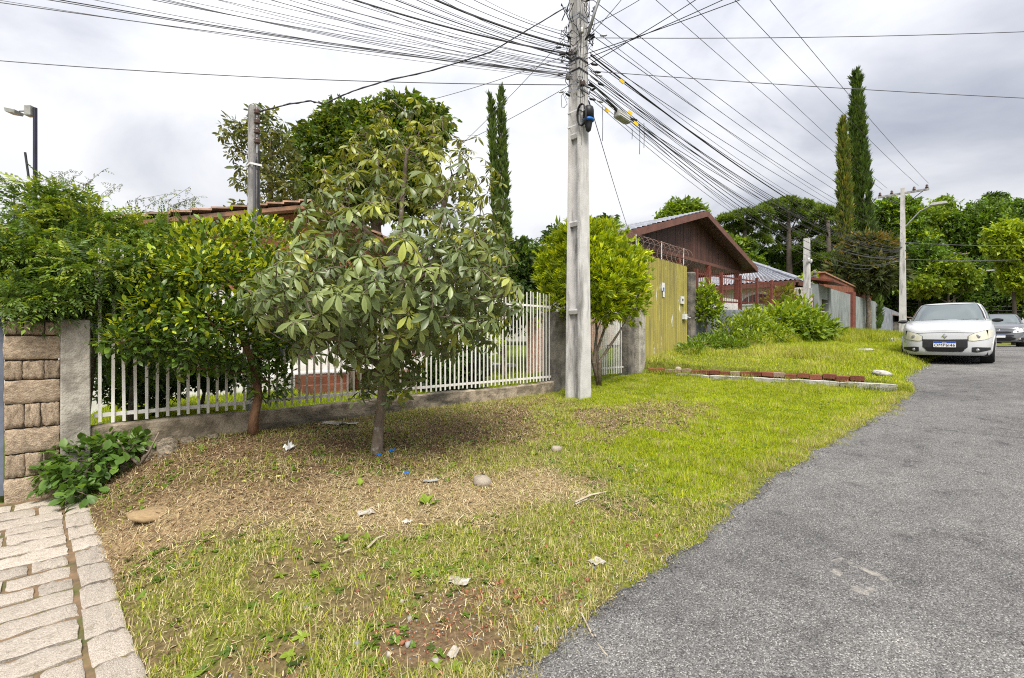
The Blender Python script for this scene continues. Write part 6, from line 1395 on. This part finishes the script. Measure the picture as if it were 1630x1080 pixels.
def litter():
    M['paper'] = mat('dirty_paper', (0.50,0.48,0.44), (0.30,0.26,0.21), scale=12, rough=0.85)
    M['stone_pale'] = mat('pale_stone', (0.42,0.36,0.29), (0.28,0.24,0.19), scale=14, rough=0.95, bump=0.5)
    M['sand_stone'] = mat('sandy_stone', (0.36,0.26,0.14), (0.26,0.18,0.10), scale=9, rough=0.95, bump=0.5)
    M['stick'] = mat('bleached_stick', (0.48,0.42,0.33), (0.30,0.24,0.17), scale=20, rough=0.9)
    def ground_pt(px, py):
        r = (px-815)/760; lo, hi = 1.2, 40
        for _ in range(40):
            m_ = (lo+hi)/2; s, u = SU(r*m_, m_)
            if CAMZ - (py-540)*m_/760 > float(gz(s, u)): lo = m_
            else: hi = m_
        return Vector((r*lo, lo, CAMZ - (py-540)*lo/760)), lo
    rng = random.Random(8)
    def crumple(px, py, w, d, m, name, label, cat, h=.005, seed=0):
        c, Y = ground_pt(px, py); k = Y/760; r = np.random.default_rng(seed+px); nx, ny = 6, 4; b = MB(); vs = []
        for i in range(nx+1):
            for j in range(ny+1): vs.append(((i/nx-.5)*w*k*.8 + r.normal()*.02*w*k, (j/ny-.5)*d*k*2.0 + r.normal()*.05*d*k, abs(r.normal())*h + .012 + .5*h*math.sin(i*1.3)))
        b.add(vs, [(i*(ny+1)+j, (i+1)*(ny+1)+j, (i+1)*(ny+1)+j+1, i*(ny+1)+j+1) for i in range(nx) for j in range(ny)])
        o = b.build(name, M[m], loc=c, rz=rng.uniform(-.5, .5)); md = o.modifiers.new('s', 'SOLIDIFY'); md.thickness = .002; tag(o, label, cat); return o
    def rock(px, py, w, h, m, label, name='stone'):
        c, Y = ground_pt(px, py); k = Y/760; V = []; F = []; r_ = np.random.default_rng(px); nu_, nv_ = 10, 6
        for j in range(nv_+1):
            for i in range(nu_):
                a = 2*math.pi*i/nu_; t = math.pi*j/nv_; q = 1 + .13*math.sin(2*a+px) + .09*math.sin(3*a+t*2+px*.7) + r_.normal()*.035
                V.append((.5*math.cos(a)*math.sin(t)**.6*q, .5*math.sin(a)*math.sin(t)**.6*q, .5*math.cos(t)*(1+.1*r_.normal())-.25))
        for j in range(nv_):
            for i in range(nu_): F.append((j*nu_+i, (j+1)*nu_+i, (j+1)*nu_+(i+1) % nu_, j*nu_+(i+1) % nu_))
        me = bpy.data.meshes.new(name); me.from_pydata(V, [], F); me.materials.append(M[m]); me.polygons.foreach_set('use_smooth', [True]*len(F)); me.update()
        o = link(bpy.data.objects.new(name, me)); o.location = c + Vector((0, 0, h*k*.8)); o.scale = (w*k, w*k*.8, h*k*1.6); o.rotation_euler = (.05, .08, rng.uniform(0, 3)); tag(o, label, 'stone')
    crumple(730, 928, 44, 12, 'paper', 'paper_scrap', 'flat white paper scrap in the grass at lower centre', 'paper')
    crumple(582, 818, 30, 10, 'paper', 'paper_scrap', 'dirty white scrap on the straw below the street tree', 'paper', seed=3)
    crumple(461, 717, 15, 8, 'white_plastic', 'paper_scrap', 'small crumpled white paper near the citrus tree', 'paper', .035, 5)
    crumple(685, 767, 28, 7, 'grey_plastic', 'plastic_film', 'torn grey plastic film right of the street tree', 'plastic', seed=6)
    crumple(648, 833, 16, 6, 'paper', 'paper_scrap', 'tiny pale scrap on the straw patch', 'paper', seed=7)
    crumple(722, 1043, 18, 12, 'paper', 'paper_scrap', 'white paper bit among the brick rubble', 'paper', seed=9)
    crumple(950, 897, 26, 10, 'paper', 'paper_scrap', 'pale scrap in the grass close to the road edge', 'paper', seed=11)
    for k, (px, py) in enumerate([(624, 720), (603, 727), (648, 756)]):
        crumple(px, py, 9, 5, 'blue_plastic', 'blue_scrap', ['bright blue scrap just right of the street tree foot, upper one', 'bright blue scrap closest to the street tree foot', 'bright blue scrap on the bare soil further from the tree'][k], 'scrap', .012, k)
    crumple(540, 676, 70, 8, 'kerb', 'cement_slab', 'flat pale cement spill at the foot of the low wall', 'slab', .012, 2)
    rock(767, 771, 40, 12, 'stone_pale', 'pale flat stone in the straw right of centre'); rock(245, 822, 66, 9, 'sand_stone', 'rounded sandy stone half buried near the driveway kerb')
    rock(425, 775, 0.1*60, 8, 'sand_stone', 'small sandy pebble on the mulch'); rock(886, 718, 18, 7, 'stone_pale', 'small pale stone in the grass below the utility pole'); rock(1403, 598, 34, 7, 'kerb', 'broken concrete chunk by the road beyond the brick edging', 'concrete_chunk'); rock(1080, 590, 12, 5, 'stone_pale', 'small grey stone in front of the brick edging')
    def stick(pts, r, label, m='stick', name='stick'):
        b = MB(); v = []
        for px, py, h in pts: c, Y = ground_pt(px, py); v.append(c + Vector((0, 0, h)))
        b.tube(v, [r]*(len(v)-1) + [r*.5], 5); tag(b.build(name, M[m]), label, 'stick')
    stick([(915, 805, .03), (940, 797, .05), (965, 788, .03)], .011, 'thick bleached stick lying in the grass right of centre')
    stick([(912, 808, .02), (935, 802, .04), (955, 803, .02)], .007, 'brown stick beside the bleached one', 'bark')
    stick([(585, 877, .02), (600, 866, .04), (614, 858, .03)], .008, 'pale split stick in the lower left grass'); stick([(545, 884, .02), (560, 880, .03)], .008, 'short pale stick left of the split stick')
    stick([(398, 845, .02), (425, 838, .03), (458, 826, .02)], .004, 'dark thin twig on the straw', 'bark')
    stick([(925, 985, .035), (945, 1025, .03), (962, 1050, .035), (975, 1062, .03)], .004, 'long dry stalk lying out onto the asphalt', 'stick', 'dry_stalk'); stick([(962, 1050, .03), (985, 1042, .03)], .003, 'side shoot of the dry stalk on the asphalt', 'stick', 'dry_stalk')
    stick([(1222, 868, .022), (1253, 857, .026)], .003, 'short straw piece lying on the asphalt', 'stick', 'dry_stalk'); stick([(1018, 940, .022), (1045, 933, .03)], .004, 'bleached wisp at the road edge', 'stick', 'dry_stalk')
    # sprouting weeds on the bare ground
    r = np.random.default_rng(15)
    for k, (px, py, sz, n) in enumerate([(680, 805, .085, 9), (572, 775, .06, 7), (463, 752, .06, 7), (470, 770, .05, 6), (585, 862, .05, 16), (545, 862, .05, 12), (785, 705, .05, 12), (620, 690, .06, 9), (640, 655, .05, 9), (850, 725, .05, 10), (715, 768, .05, 6)]):
        c, Y = ground_pt(px, py); root = thing('weed_seedling', ['broad-leaved seedling on the straw below the street tree', 'seedling left of the street tree foot', 'seedling on mulch below the white crumpled paper', 'tiny seedling beneath the one on the mulch', 'green tuft beside the pale split stick', 'green tuft left of the pale split stick', 'leafy tuft right of the street tree', 'seedling directly right of the trunk foot', 'seedling between trunk and low wall', 'leafy tuft at the edge of the leaf litter', 'upright seedling by the grey plastic film'][k], 'weed', c)
        d = rand_dirs(r, n, (0, 0, .7)); pos = np.array(c)[None] + d*sz*.25; leaves(root, c, [T_leaf(.6, .08, .25, 4)], pos, d, rand_dirs(r, n, (0, 0, 2)), sz*r.uniform(.7, 1.2, n), pick_col(r, [(.10, .16, .03), (.15, .21, .03)], n), M['leaf'], r, n if k in (0,) else 0)
    # stone slabs and step on the terrace
    for k, (px, py, w, d) in enumerate([(1322, 573, 36, 9), (1345, 567, 34, 9), (1372, 560, 30, 8)]):
        rock(px, py, w, 4, 'kerb', ['nearest flat stone slab of the path across the terrace', 'middle flat stone slab of the path across the terrace', 'farthest flat stone slab of the path across the terrace'][k], 'stone_slab')
    b = MB(); b.box(22.2, 24.6, 2.5, 3.6, 1.1, 1.62); b.box(21.8, 22.18, 2.5, 3.6, 1.1, 1.38); tag(b.build('concrete_step', M['kerb'], rz=STREET, bevel=.02), 'weathered concrete step in the grass left of the white car', 'step')
litter()
# ------------------------------------------------------------------ cars
M['tyre'] = mat('tyre_rubber', (0.016,0.016,0.017), rough=0.85)
M['rim'] = mat('wheel_rim', (0.34,0.34,0.35), rough=0.35, metallic=0.6)
M['car_black'] = mat('black_trim', (0.022,0.022,0.025), (0.016,0.016,0.018), scale=20, rough=0.55)
M['white_car'] = mat('white_car_paint', (0.47,0.48,0.495), rough=0.25, spec=0.5, coat=0.6)
M['grey_car'] = mat('graphite_car_paint', (0.17,0.175,0.185), rough=0.25, metallic=0.5, coat=0.7)
M['chrome'] = mat('chrome_trim', (0.62,0.62,0.63), rough=0.15, metallic=1.0)
M['lens'] = mat('yellowed_headlight_lens', (0.50,0.49,0.38), (0.62,0.60,0.48), scale=8, rough=0.15, spec=0.6, coat=0.8)
M['lens_clear'] = mat('clear_headlight_lens', (0.66,0.68,0.70), rough=0.12, spec=0.6, coat=0.8)
M['windshield'] = mat('windshield_glass', (0.10,0.125,0.13), rough=0.03, spec=0.9, coat=0.4)
M['plate_white'] = mat('plate_white', (0.74,0.74,0.75), rough=0.5)
M['plate_blue'] = mat('plate_blue', (0.01,0.06,0.36), rough=0.5)
M['under'] = mat('underbody', (0.012,0.012,0.012), rough=0.9)

def text_mesh(txt, size, ext=.001):
    cu = bpy.data.curves.new('txt', 'FONT'); cu.body = txt; cu.size = size; cu.extrude = ext; cu.align_x = 'CENTER'; cu.align_y = 'CENTER'; cu.resolution_u = 2
    o = bpy.data.objects.new('txt', cu); COL.objects.link(o); dg = bpy.context.evaluated_depsgraph_get(); me = bpy.data.meshes.new_from_object(o.evaluated_get(dg)); bpy.data.objects.remove(o); return me

def build_car(name, label, loc, rz, pitch, paint, K, plate=None):
    root = thing(name, label, 'car', loc, rz); root.rotation_euler = (0, pitch, rz); root.scale = (1, 1.04, 1.02)
    n_out = 5.0
    def ztop(x):
        return float(np.interp(x, [-3.3, -3.2, -2.6, -.75, -.40, .0, .35, .60, .72, .80], [.95, 1.0, 1.05, 1.04, 1.03, .99, .93, .86, .80, .74]))
    zb = .20
    ts = [0, .06, .18, .32, .5, .66, .8, .92, 1.0]
    A = np.interp(ts, [0, .06, .18, .4, .6, .8, .92, 1.0], [1.965, 2.0, 2.02, 2.02, 2.0, 1.985, 1.965, 1.935])
    Wd = np.interp(ts, [0, .06, .18, .4, .6, .8, .92, 1.0], [.835, .855, .868, .875, .87, .855, .835, .795])
    xc = -1.24
    def aw(t): return float(np.interp(t, ts, A)), float(np.interp(t, ts, Wd))
    def se(v, n=n_out): return math.copysign(abs(v)**(2/n), v)
    nphi = 112; V = []; F = []
    def pt(phi, t):
        a, w = aw(t); x = xc + a*se(math.cos(phi)); y = w*se(math.sin(phi)); return (x, y, zb + (ztop(x)-zb)*t)
    # outline samples: dense at the ends
    ph = [2*math.pi*k/nphi for k in range(nphi)]
    for t in ts:
        for p in ph: V.append(pt(p, t))
    hole = (( .0, .305, .345), (-2.58, .305, .345))
    for i in range(len(ts)-1):
        for k in range(nphi):
            q = (k+1) % nphi; f = (i*nphi+k, i*nphi+q, (i+1)*nphi+q, (i+1)*nphi+k)
            c = [sum(V[j][m] for j in f)/4 for m in range(3)]
            if abs(c[1]) > .6 and any(math.hypot(c[0]-hx, c[2]-hz) < hr*.94 for hx, hz, hr in hole): continue
            F.append(f)
    rings = [.8, .5, .2, .0]; prev = (len(ts)-1)*nphi
    for r in rings:
        b = len(V)
        for k in range(nphi):
            x, y, z = V[(len(ts)-1)*nphi+k]; V.append((x - .02*(1-r)*0, y*r, ztop(x) + .045*(1-r*r)*min(1, max(0, (.78-x)*4))))
        for k in range(nphi): q = (k+1) % nphi; F.append((prev+k, prev+q, b+q, b+k))
        prev = b
    body = MB(); body.add(V, F)
    o = body.build('body', M[paint], root, smooth=True)
    md = o.modifiers.new('weld', 'WELD'); md.merge_threshold = .002
    MB().box(-3.1, .55, -.74, .74, .17, .8).build('underbody', M['under'], root)
    # greenhouse
    gt = [0, .15, .35, .6, .82, .94, 1.0]; gz0, gz1 = 1.0, 1.50
    def gp(t):
        xf = np.interp(t, [0, 1], [-.30, -1.10]) + .05*math.sin(t*math.pi); xr = np.interp(t, [0, 1], [-3.12, -2.72]); w = np.interp(t, [0, .5, .82, .94, 1], [.79, .715, .64, .60, .53]); return xf, xr, w
    ng = 4.2; GV = []; GF = []
    for t in gt:
        xf, xr, w = gp(t); c_ = (xf+xr)/2; a = (xf-xr)/2
        for p in ph: GV.append((c_ + a*se(math.cos(p), ng), w*se(math.sin(p), ng), gz0 + (gz1-gz0)*t))
    for i in range(len(gt)-1):
        for k in range(nphi): q = (k+1) % nphi; GF.append((i*nphi+k, i*nphi+q, (i+1)*nphi+q, (i+1)*nphi+k))
    prev = (len(gt)-1)*nphi
    for r in (.75, .4, 0.0):
        b = len(GV)
        for k in range(nphi): x, y, z = GV[(len(gt)-1)*nphi+k]; GV.append((x, y*r, z + .04*(1-r*r)*math.sin(math.pi*min(1, max(0, (x+2.72)/1.62)))**.5 if True else z))
        for k in range(nphi): q = (k+1) % nphi; GF.append((prev+k, prev+q, b+q, b+k))
        prev = b
    g = MB(); g.add(GV, GF); o = g.build('cabin', M[paint], root, smooth=True); o.modifiers.new('weld', 'WELD').merge_threshold = .002
    def patch(name, fn, us, vs, m, off=0, parent=root, thick=True):
        b = MB(); b.add([fn(u, v) for u in us for v in vs], [(i*len(vs)+j, (i+1)*len(vs)+j, (i+1)*len(vs)+j+1, i*len(vs)+j+1) for i in range(len(us)-1) for j in range(len(vs)-1)])
        return b.build(name, M[m], parent, smooth=True)
    def ws(y, t, off):
        xf, xr, w = gp(t); c_ = (xf+xr)/2; a = (xf-xr)/2; yy = y*w; x = c_ + a*(1-min(.999, abs(y))**ng)**(1/ng); return (x + off*.55, yy, gz0 + (gz1-gz0)*t + off*.85)
    L_ = lambda a, b, n: [a+(b-a)*k/n for k in range(n+1)]
    patch('windshield_seal', lambda y, t: ws(y, t, .006), L_(-.90, .90, 18), L_(.06, .95, 6), 'car_black')
    patch('windshield', lambda y, t: ws(y, t, .011), L_(-.86, .86, 18), L_(.09, .91, 6), 'windshield')
    def sw(x, t, sg):
        xf, xr, w = gp(t); c_ = (xf+xr)/2; a = (xf-xr)/2; y = w*(1-min(.999, abs((x-c_)/a))**ng)**(1/ng); return (x, sg*(y+.008), gz0 + (gz1-gz0)*t + .004)
    for sg in (-1, 1):
        def fr(u, v, sg=sg):
            t = .12 + .74*v; x0 = -.62 - .80*t*.95; x1 = -1.66; return sw(x0+(x1-x0)*u, t, sg)
        def re(u, v, sg=sg):
            t = .12 + .74*v; x0 = -1.74; x1 = -2.85 + .28*t; return sw(x0+(x1-x0)*u, t, sg)
        patch('side_window', fr, L_(0, 1, 8), L_(0, 1, 4), 'windshield'); patch('side_window', re, L_(0, 1, 8), L_(0, 1, 4), 'windshield')
    # front face features: x as a function of y and z
    def fx(y, z, off=.0):
        x = xc + 2.0
        for _ in range(3):
            t = min(1, max(0, (z-zb)/(ztop(x)-zb))); a, w = aw(t); x = xc + a*(1-min(.9995, abs(y)/w)**n_out)**(1/n_out)
        return (x+off, y*(1+off*.5), z)
    def front(name, poly, m, off, parent=root, n=10, sub=5):
        """poly: function giving zlo,zhi at y; y range"""
        y0, y1, lo, hi = poly; b = MB(); ys = L_(y0, y1, n); vs = []
        for y in ys:
            a, c = lo(y), hi(y)
            for j in range(sub+1): vs.append(fx(y, a+(c-a)*j/sub, off))
        b.add(vs, [(i*(sub+1)+j, (i+1)*(sub+1)+j, (i+1)*(sub+1)+j+1, i*(sub+1)+j+1) for i in range(n) for j in range(sub)])
        o = b.build(name, M[m], parent, smooth=True); return o
    ip = lambda xs, zs: (lambda y: float(np.interp(abs(y), xs, zs)))
    for nm, y0, y1, xs, lo, hi, m, off in K['front']:
        if y0 < 0 < y1: front(nm, (y0, y1, ip(xs, lo), ip(xs, hi)), m, off, n=20)
        else:
            front(nm, (y0, y1, ip(xs, lo), ip(xs, hi)), m, off); front(nm, (-y1, -y0, ip(xs, lo), ip(xs, hi)), m, off)
    for sg in (-1, 1):                                                 # round lamp in each headlight
        hy, hz, hr = K['bulb']; p = fx(sg*hy, hz, .012); MB().lathe([(0, .006), (hr*.7, .004), (hr, 0), (hr*1.05, -.012)], 16, p, axis='x').build('lamp_reflector', M['rim'], root, smooth=True)
        if K.get('fog'):
            hy, hz, hr = K['fog']; p = fx(sg*hy, hz, .012); MB().lathe([(0, .006), (hr*.7, .004), (hr, 0), (hr*1.05, -.012)], 12, p, axis='x').build('fog_lamp', M['rim'], root, smooth=True)
    # bonnet shut line and emblem
    b = MB(); ys = L_(-.60, .60, 24); b.tube([fx(y, .755 - .02*(y/.6)**2, .004) for y in ys], .004, 4); b.build('bonnet_gap', M['car_black'], root)
    if K['emblem'] == 'diamond':
        e = MB(); cx, cy, cz = fx(0, .668, .016); o_, i_ = (.052, .068), (.026, .036); vs = []
        for (dy, dz) in ((0, o_[1]), (o_[0], 0), (0, -o_[1]), (-o_[0], 0)): vs.append((cx, cy+dy, cz+dz))
        for (dy, dz) in ((0, i_[1]), (i_[0], 0), (0, -i_[1]), (-i_[0], 0)): vs.append((cx+.006, cy+dy, cz+dz))
        e.add(vs, [(k, (k+1) % 4, 4+(k+1) % 4, 4+k) for k in range(4)]); e.build('emblem', M['chrome'], root)
    else:
        cx, cy, cz = fx(0, .70, .014); e = MB(); e.lathe([(0, .004), (.04, .003), (.045, 0)], 12, (cx, cy, cz), axis='x'); e.build('emblem', M['chrome'], root)
    # number plate
    px_, _, pz = fx(0, K['plate_z'], .022); b = MB(); b.box(px_, px_+.012, -.20, .20, pz-.065, pz+.065); pl = b.build('number_plate', M['plate_white'], root)
    b = MB(); b.box(px_+.0125, px_+.0145, -.198, .198, pz+.034, pz+.063); b.build('plate_band', M['plate_blue'], pl)
    if plate:
        me = text_mesh(plate, .098); me.materials.append(M['car_black']); o = link(bpy.data.objects.new('plate_text', me), pl)
        o.matrix_local = Matrix(((0, 0, 1, px_+.0145), (1, 0, 0, 0), (0, 1, 0, pz-.017), (0, 0, 0, 1)))
        me = text_mesh('BRASIL', .026); me.materials.append(M['plate_white']); o = link(bpy.data.objects.new('plate_country', me), pl); o.matrix_local = Matrix(((0, 0, 1, px_+.0160), (1, 0, 0, 0), (0, 1, 0, pz+.048), (0, 0, 0, 1)))
    # mirrors, wipers, antenna, wheels
    for sg in (-1, 1):
        mb = MB(); vs = []; 
        for k in range(7):
            a = k/6; w = .085*math.sin(math.pi*(.12+.8*a))**.6
            vs += [(-.62+.05*a-.05, sg*(.80+.20*a), 1.03-w*.75), (-.62+.05*a+.055, sg*(.80+.20*a), 1.03-w*.55), (-.62+.05*a+.06, sg*(.80+.20*a), 1.03+w*.5), (-.62+.05*a-.05, sg*(.80+.20*a), 1.03+w*.75)]
        fs = [(4*k+j, 4*k+(j+1) % 4, 4*k+4+(j+1) % 4, 4*k+4+j) for k in range(6) for j in range(4)] + [(0, 1, 2, 3), (27, 26, 25, 24)]
        mb.add(vs, fs); o = mb.build('mirror', M['car_black'], root, smooth=True); o.modifiers.new('sub', 'SUBSURF').render_levels = 2
    for (y0, y1) in ((-.52, .02), (.02, .58)):
        MB().tube([ws(y0/.79, .06, .02), ws((y0+y1)/2/.79, .09, .025), ws(y1/.79, .10, .02)], .009, 5).build('wiper', M['car_black'], root)
    MB().tube([(-1.3, 0, 1.535), (-1.40, 0, 1.60)], .008, 5).build('antenna', M['car_black'], root)
    for x in (0, -2.58):
        for sg in (-1, 1):
            tyre = MB(); tyre.lathe([(.20, -.09), (.285, -.095), (.305, -.07), (.308, 0), (.305, .07), (.285, .095), (.20, .09)], 28, (x, sg*.755, .305), axis='y'); w = tyre.build('wheel', M['tyre'], root, smooth=True)
            rim = MB(); rim.lathe([(0, sg*.075), (.05, sg*.08), (.06, sg*.055), (.17, sg*.05), (.20, sg*.085), (.205, sg*.06)], 20, (x, sg*.755, .305), axis='y'); rim.build('rim', M['rim'], w, smooth=True)
            ar = MB(); pts = []
            for k in range(15): a = math.pi*(-.06 + 1.12*k/14); xa, za = x+.345*math.cos(a), .305+.345*math.sin(a); t_ = min(1, max(0, (za-zb)/(ztop(xa)-zb))); a_, w_ = aw(t_); pts.append((xa, sg*(w_*(1-min(.999, abs(xa-xc)/a_)**n_out)**(1/n_out)-.012), za))
            ar.tube(pts, .024, 6); ar.build('wheel_arch', M[paint], root, smooth=True)
            li = MB(); li.lathe([(0, 0), (.36, 0), (.36, .2)], 20, (x, sg*.60, .305), axis='y'); li.build('arch_liner', M['under'], root)
    for sg in (-1, 1):
        b = MB(); b.tube([(-.1-.4, sg*.868, .62), (-1.5, sg*.882, .62), (-2.2, sg*.878, .63)], .012, 5); b.build('side_moulding', M['car_black'], root)
    return root

K1 = dict(bulb=(.56, .655, .05), fog=(.56, .335, .035), emblem='diamond', plate_z=.465, front=[
    ('headlight_surround', .40, .80, [.40, .5, .7, .80], [.555, .545, .575, .63], [.665, .735, .805, .80], 'car_black', .006),
    ('headlight', .412, .81, [.40, .5, .7, .81], [.562, .552, .582, .64], [.658, .727, .80, .80], 'lens', .012),
    ('upper_grille', -.40, .40, [0, .25, .40], [.55, .55, .555], [.585, .59, .592], 'car_black', .009),
    ('bumper_insert', -.40, .40, [0, .3, .40], [.30, .30, .40], [.548, .548, .55], 'car_black', .007),
    ('lower_grille', -.34, .34, [0, .3, .34], [.285, .29, .32], [.40, .40, .40], 'under', .012),
    ('fog_recess', .47, .78, [.47, .55, .78], [.29, .275, .33], [.40, .405, .39], 'car_black', .008)])
cs, cu_ = 16.8, .79
sl = math.atan2(float(zroad(19.5)-zroad(17)), 2.5)
build_car('white_hatchback', 'white hatchback car parked facing the camera at the grass edge', W(cs, cu_, float(zroad(cs))+.015), math.radians(225), -(-sl)*1.0, 'white_car', K1, 'OMP6I46')
K2 = dict(bulb=(.55, .66, .045), fog=(.62, .32, .04), emblem='round', plate_z=.46, front=[
    ('headlight', .42, .845, [.42, .55, .75, .845], [.60, .60, .64, .70], [.68, .76, .83, .85], 'lens_clear', .012),
    ('upper_grille', -.38, .38, [0, .25, .38], [.575, .58, .60], [.66, .665, .64], 'car_black', .009),
    ('lower_grille', -.50, .50, [0, .35, .50], [.26, .26, .32], [.42, .43, .38], 'under', .012),
    ('bumper_insert', -.46, .46, [0, .35, .46], [.425, .435, .45], [.52, .52, .50], 'car_black', .008),
    ('chrome_strip', .50, .78, [.50, .62, .78], [.255, .35, .50], [.295, .40, .53], 'chrome', .012),
    ('fog_recess', .60, .80, [.60, .7, .80], [.26, .25, .33], [.35, .38, .40], 'car_black', .007)])
cs, cu_ = 31.6, -.30
build_car('dark_hatchback', 'dark graphite hatchback car partly hidden behind the white car', W(cs, cu_, float(zroad(cs))+.015), math.radians(225), 0.0, 'grey_car', K2)
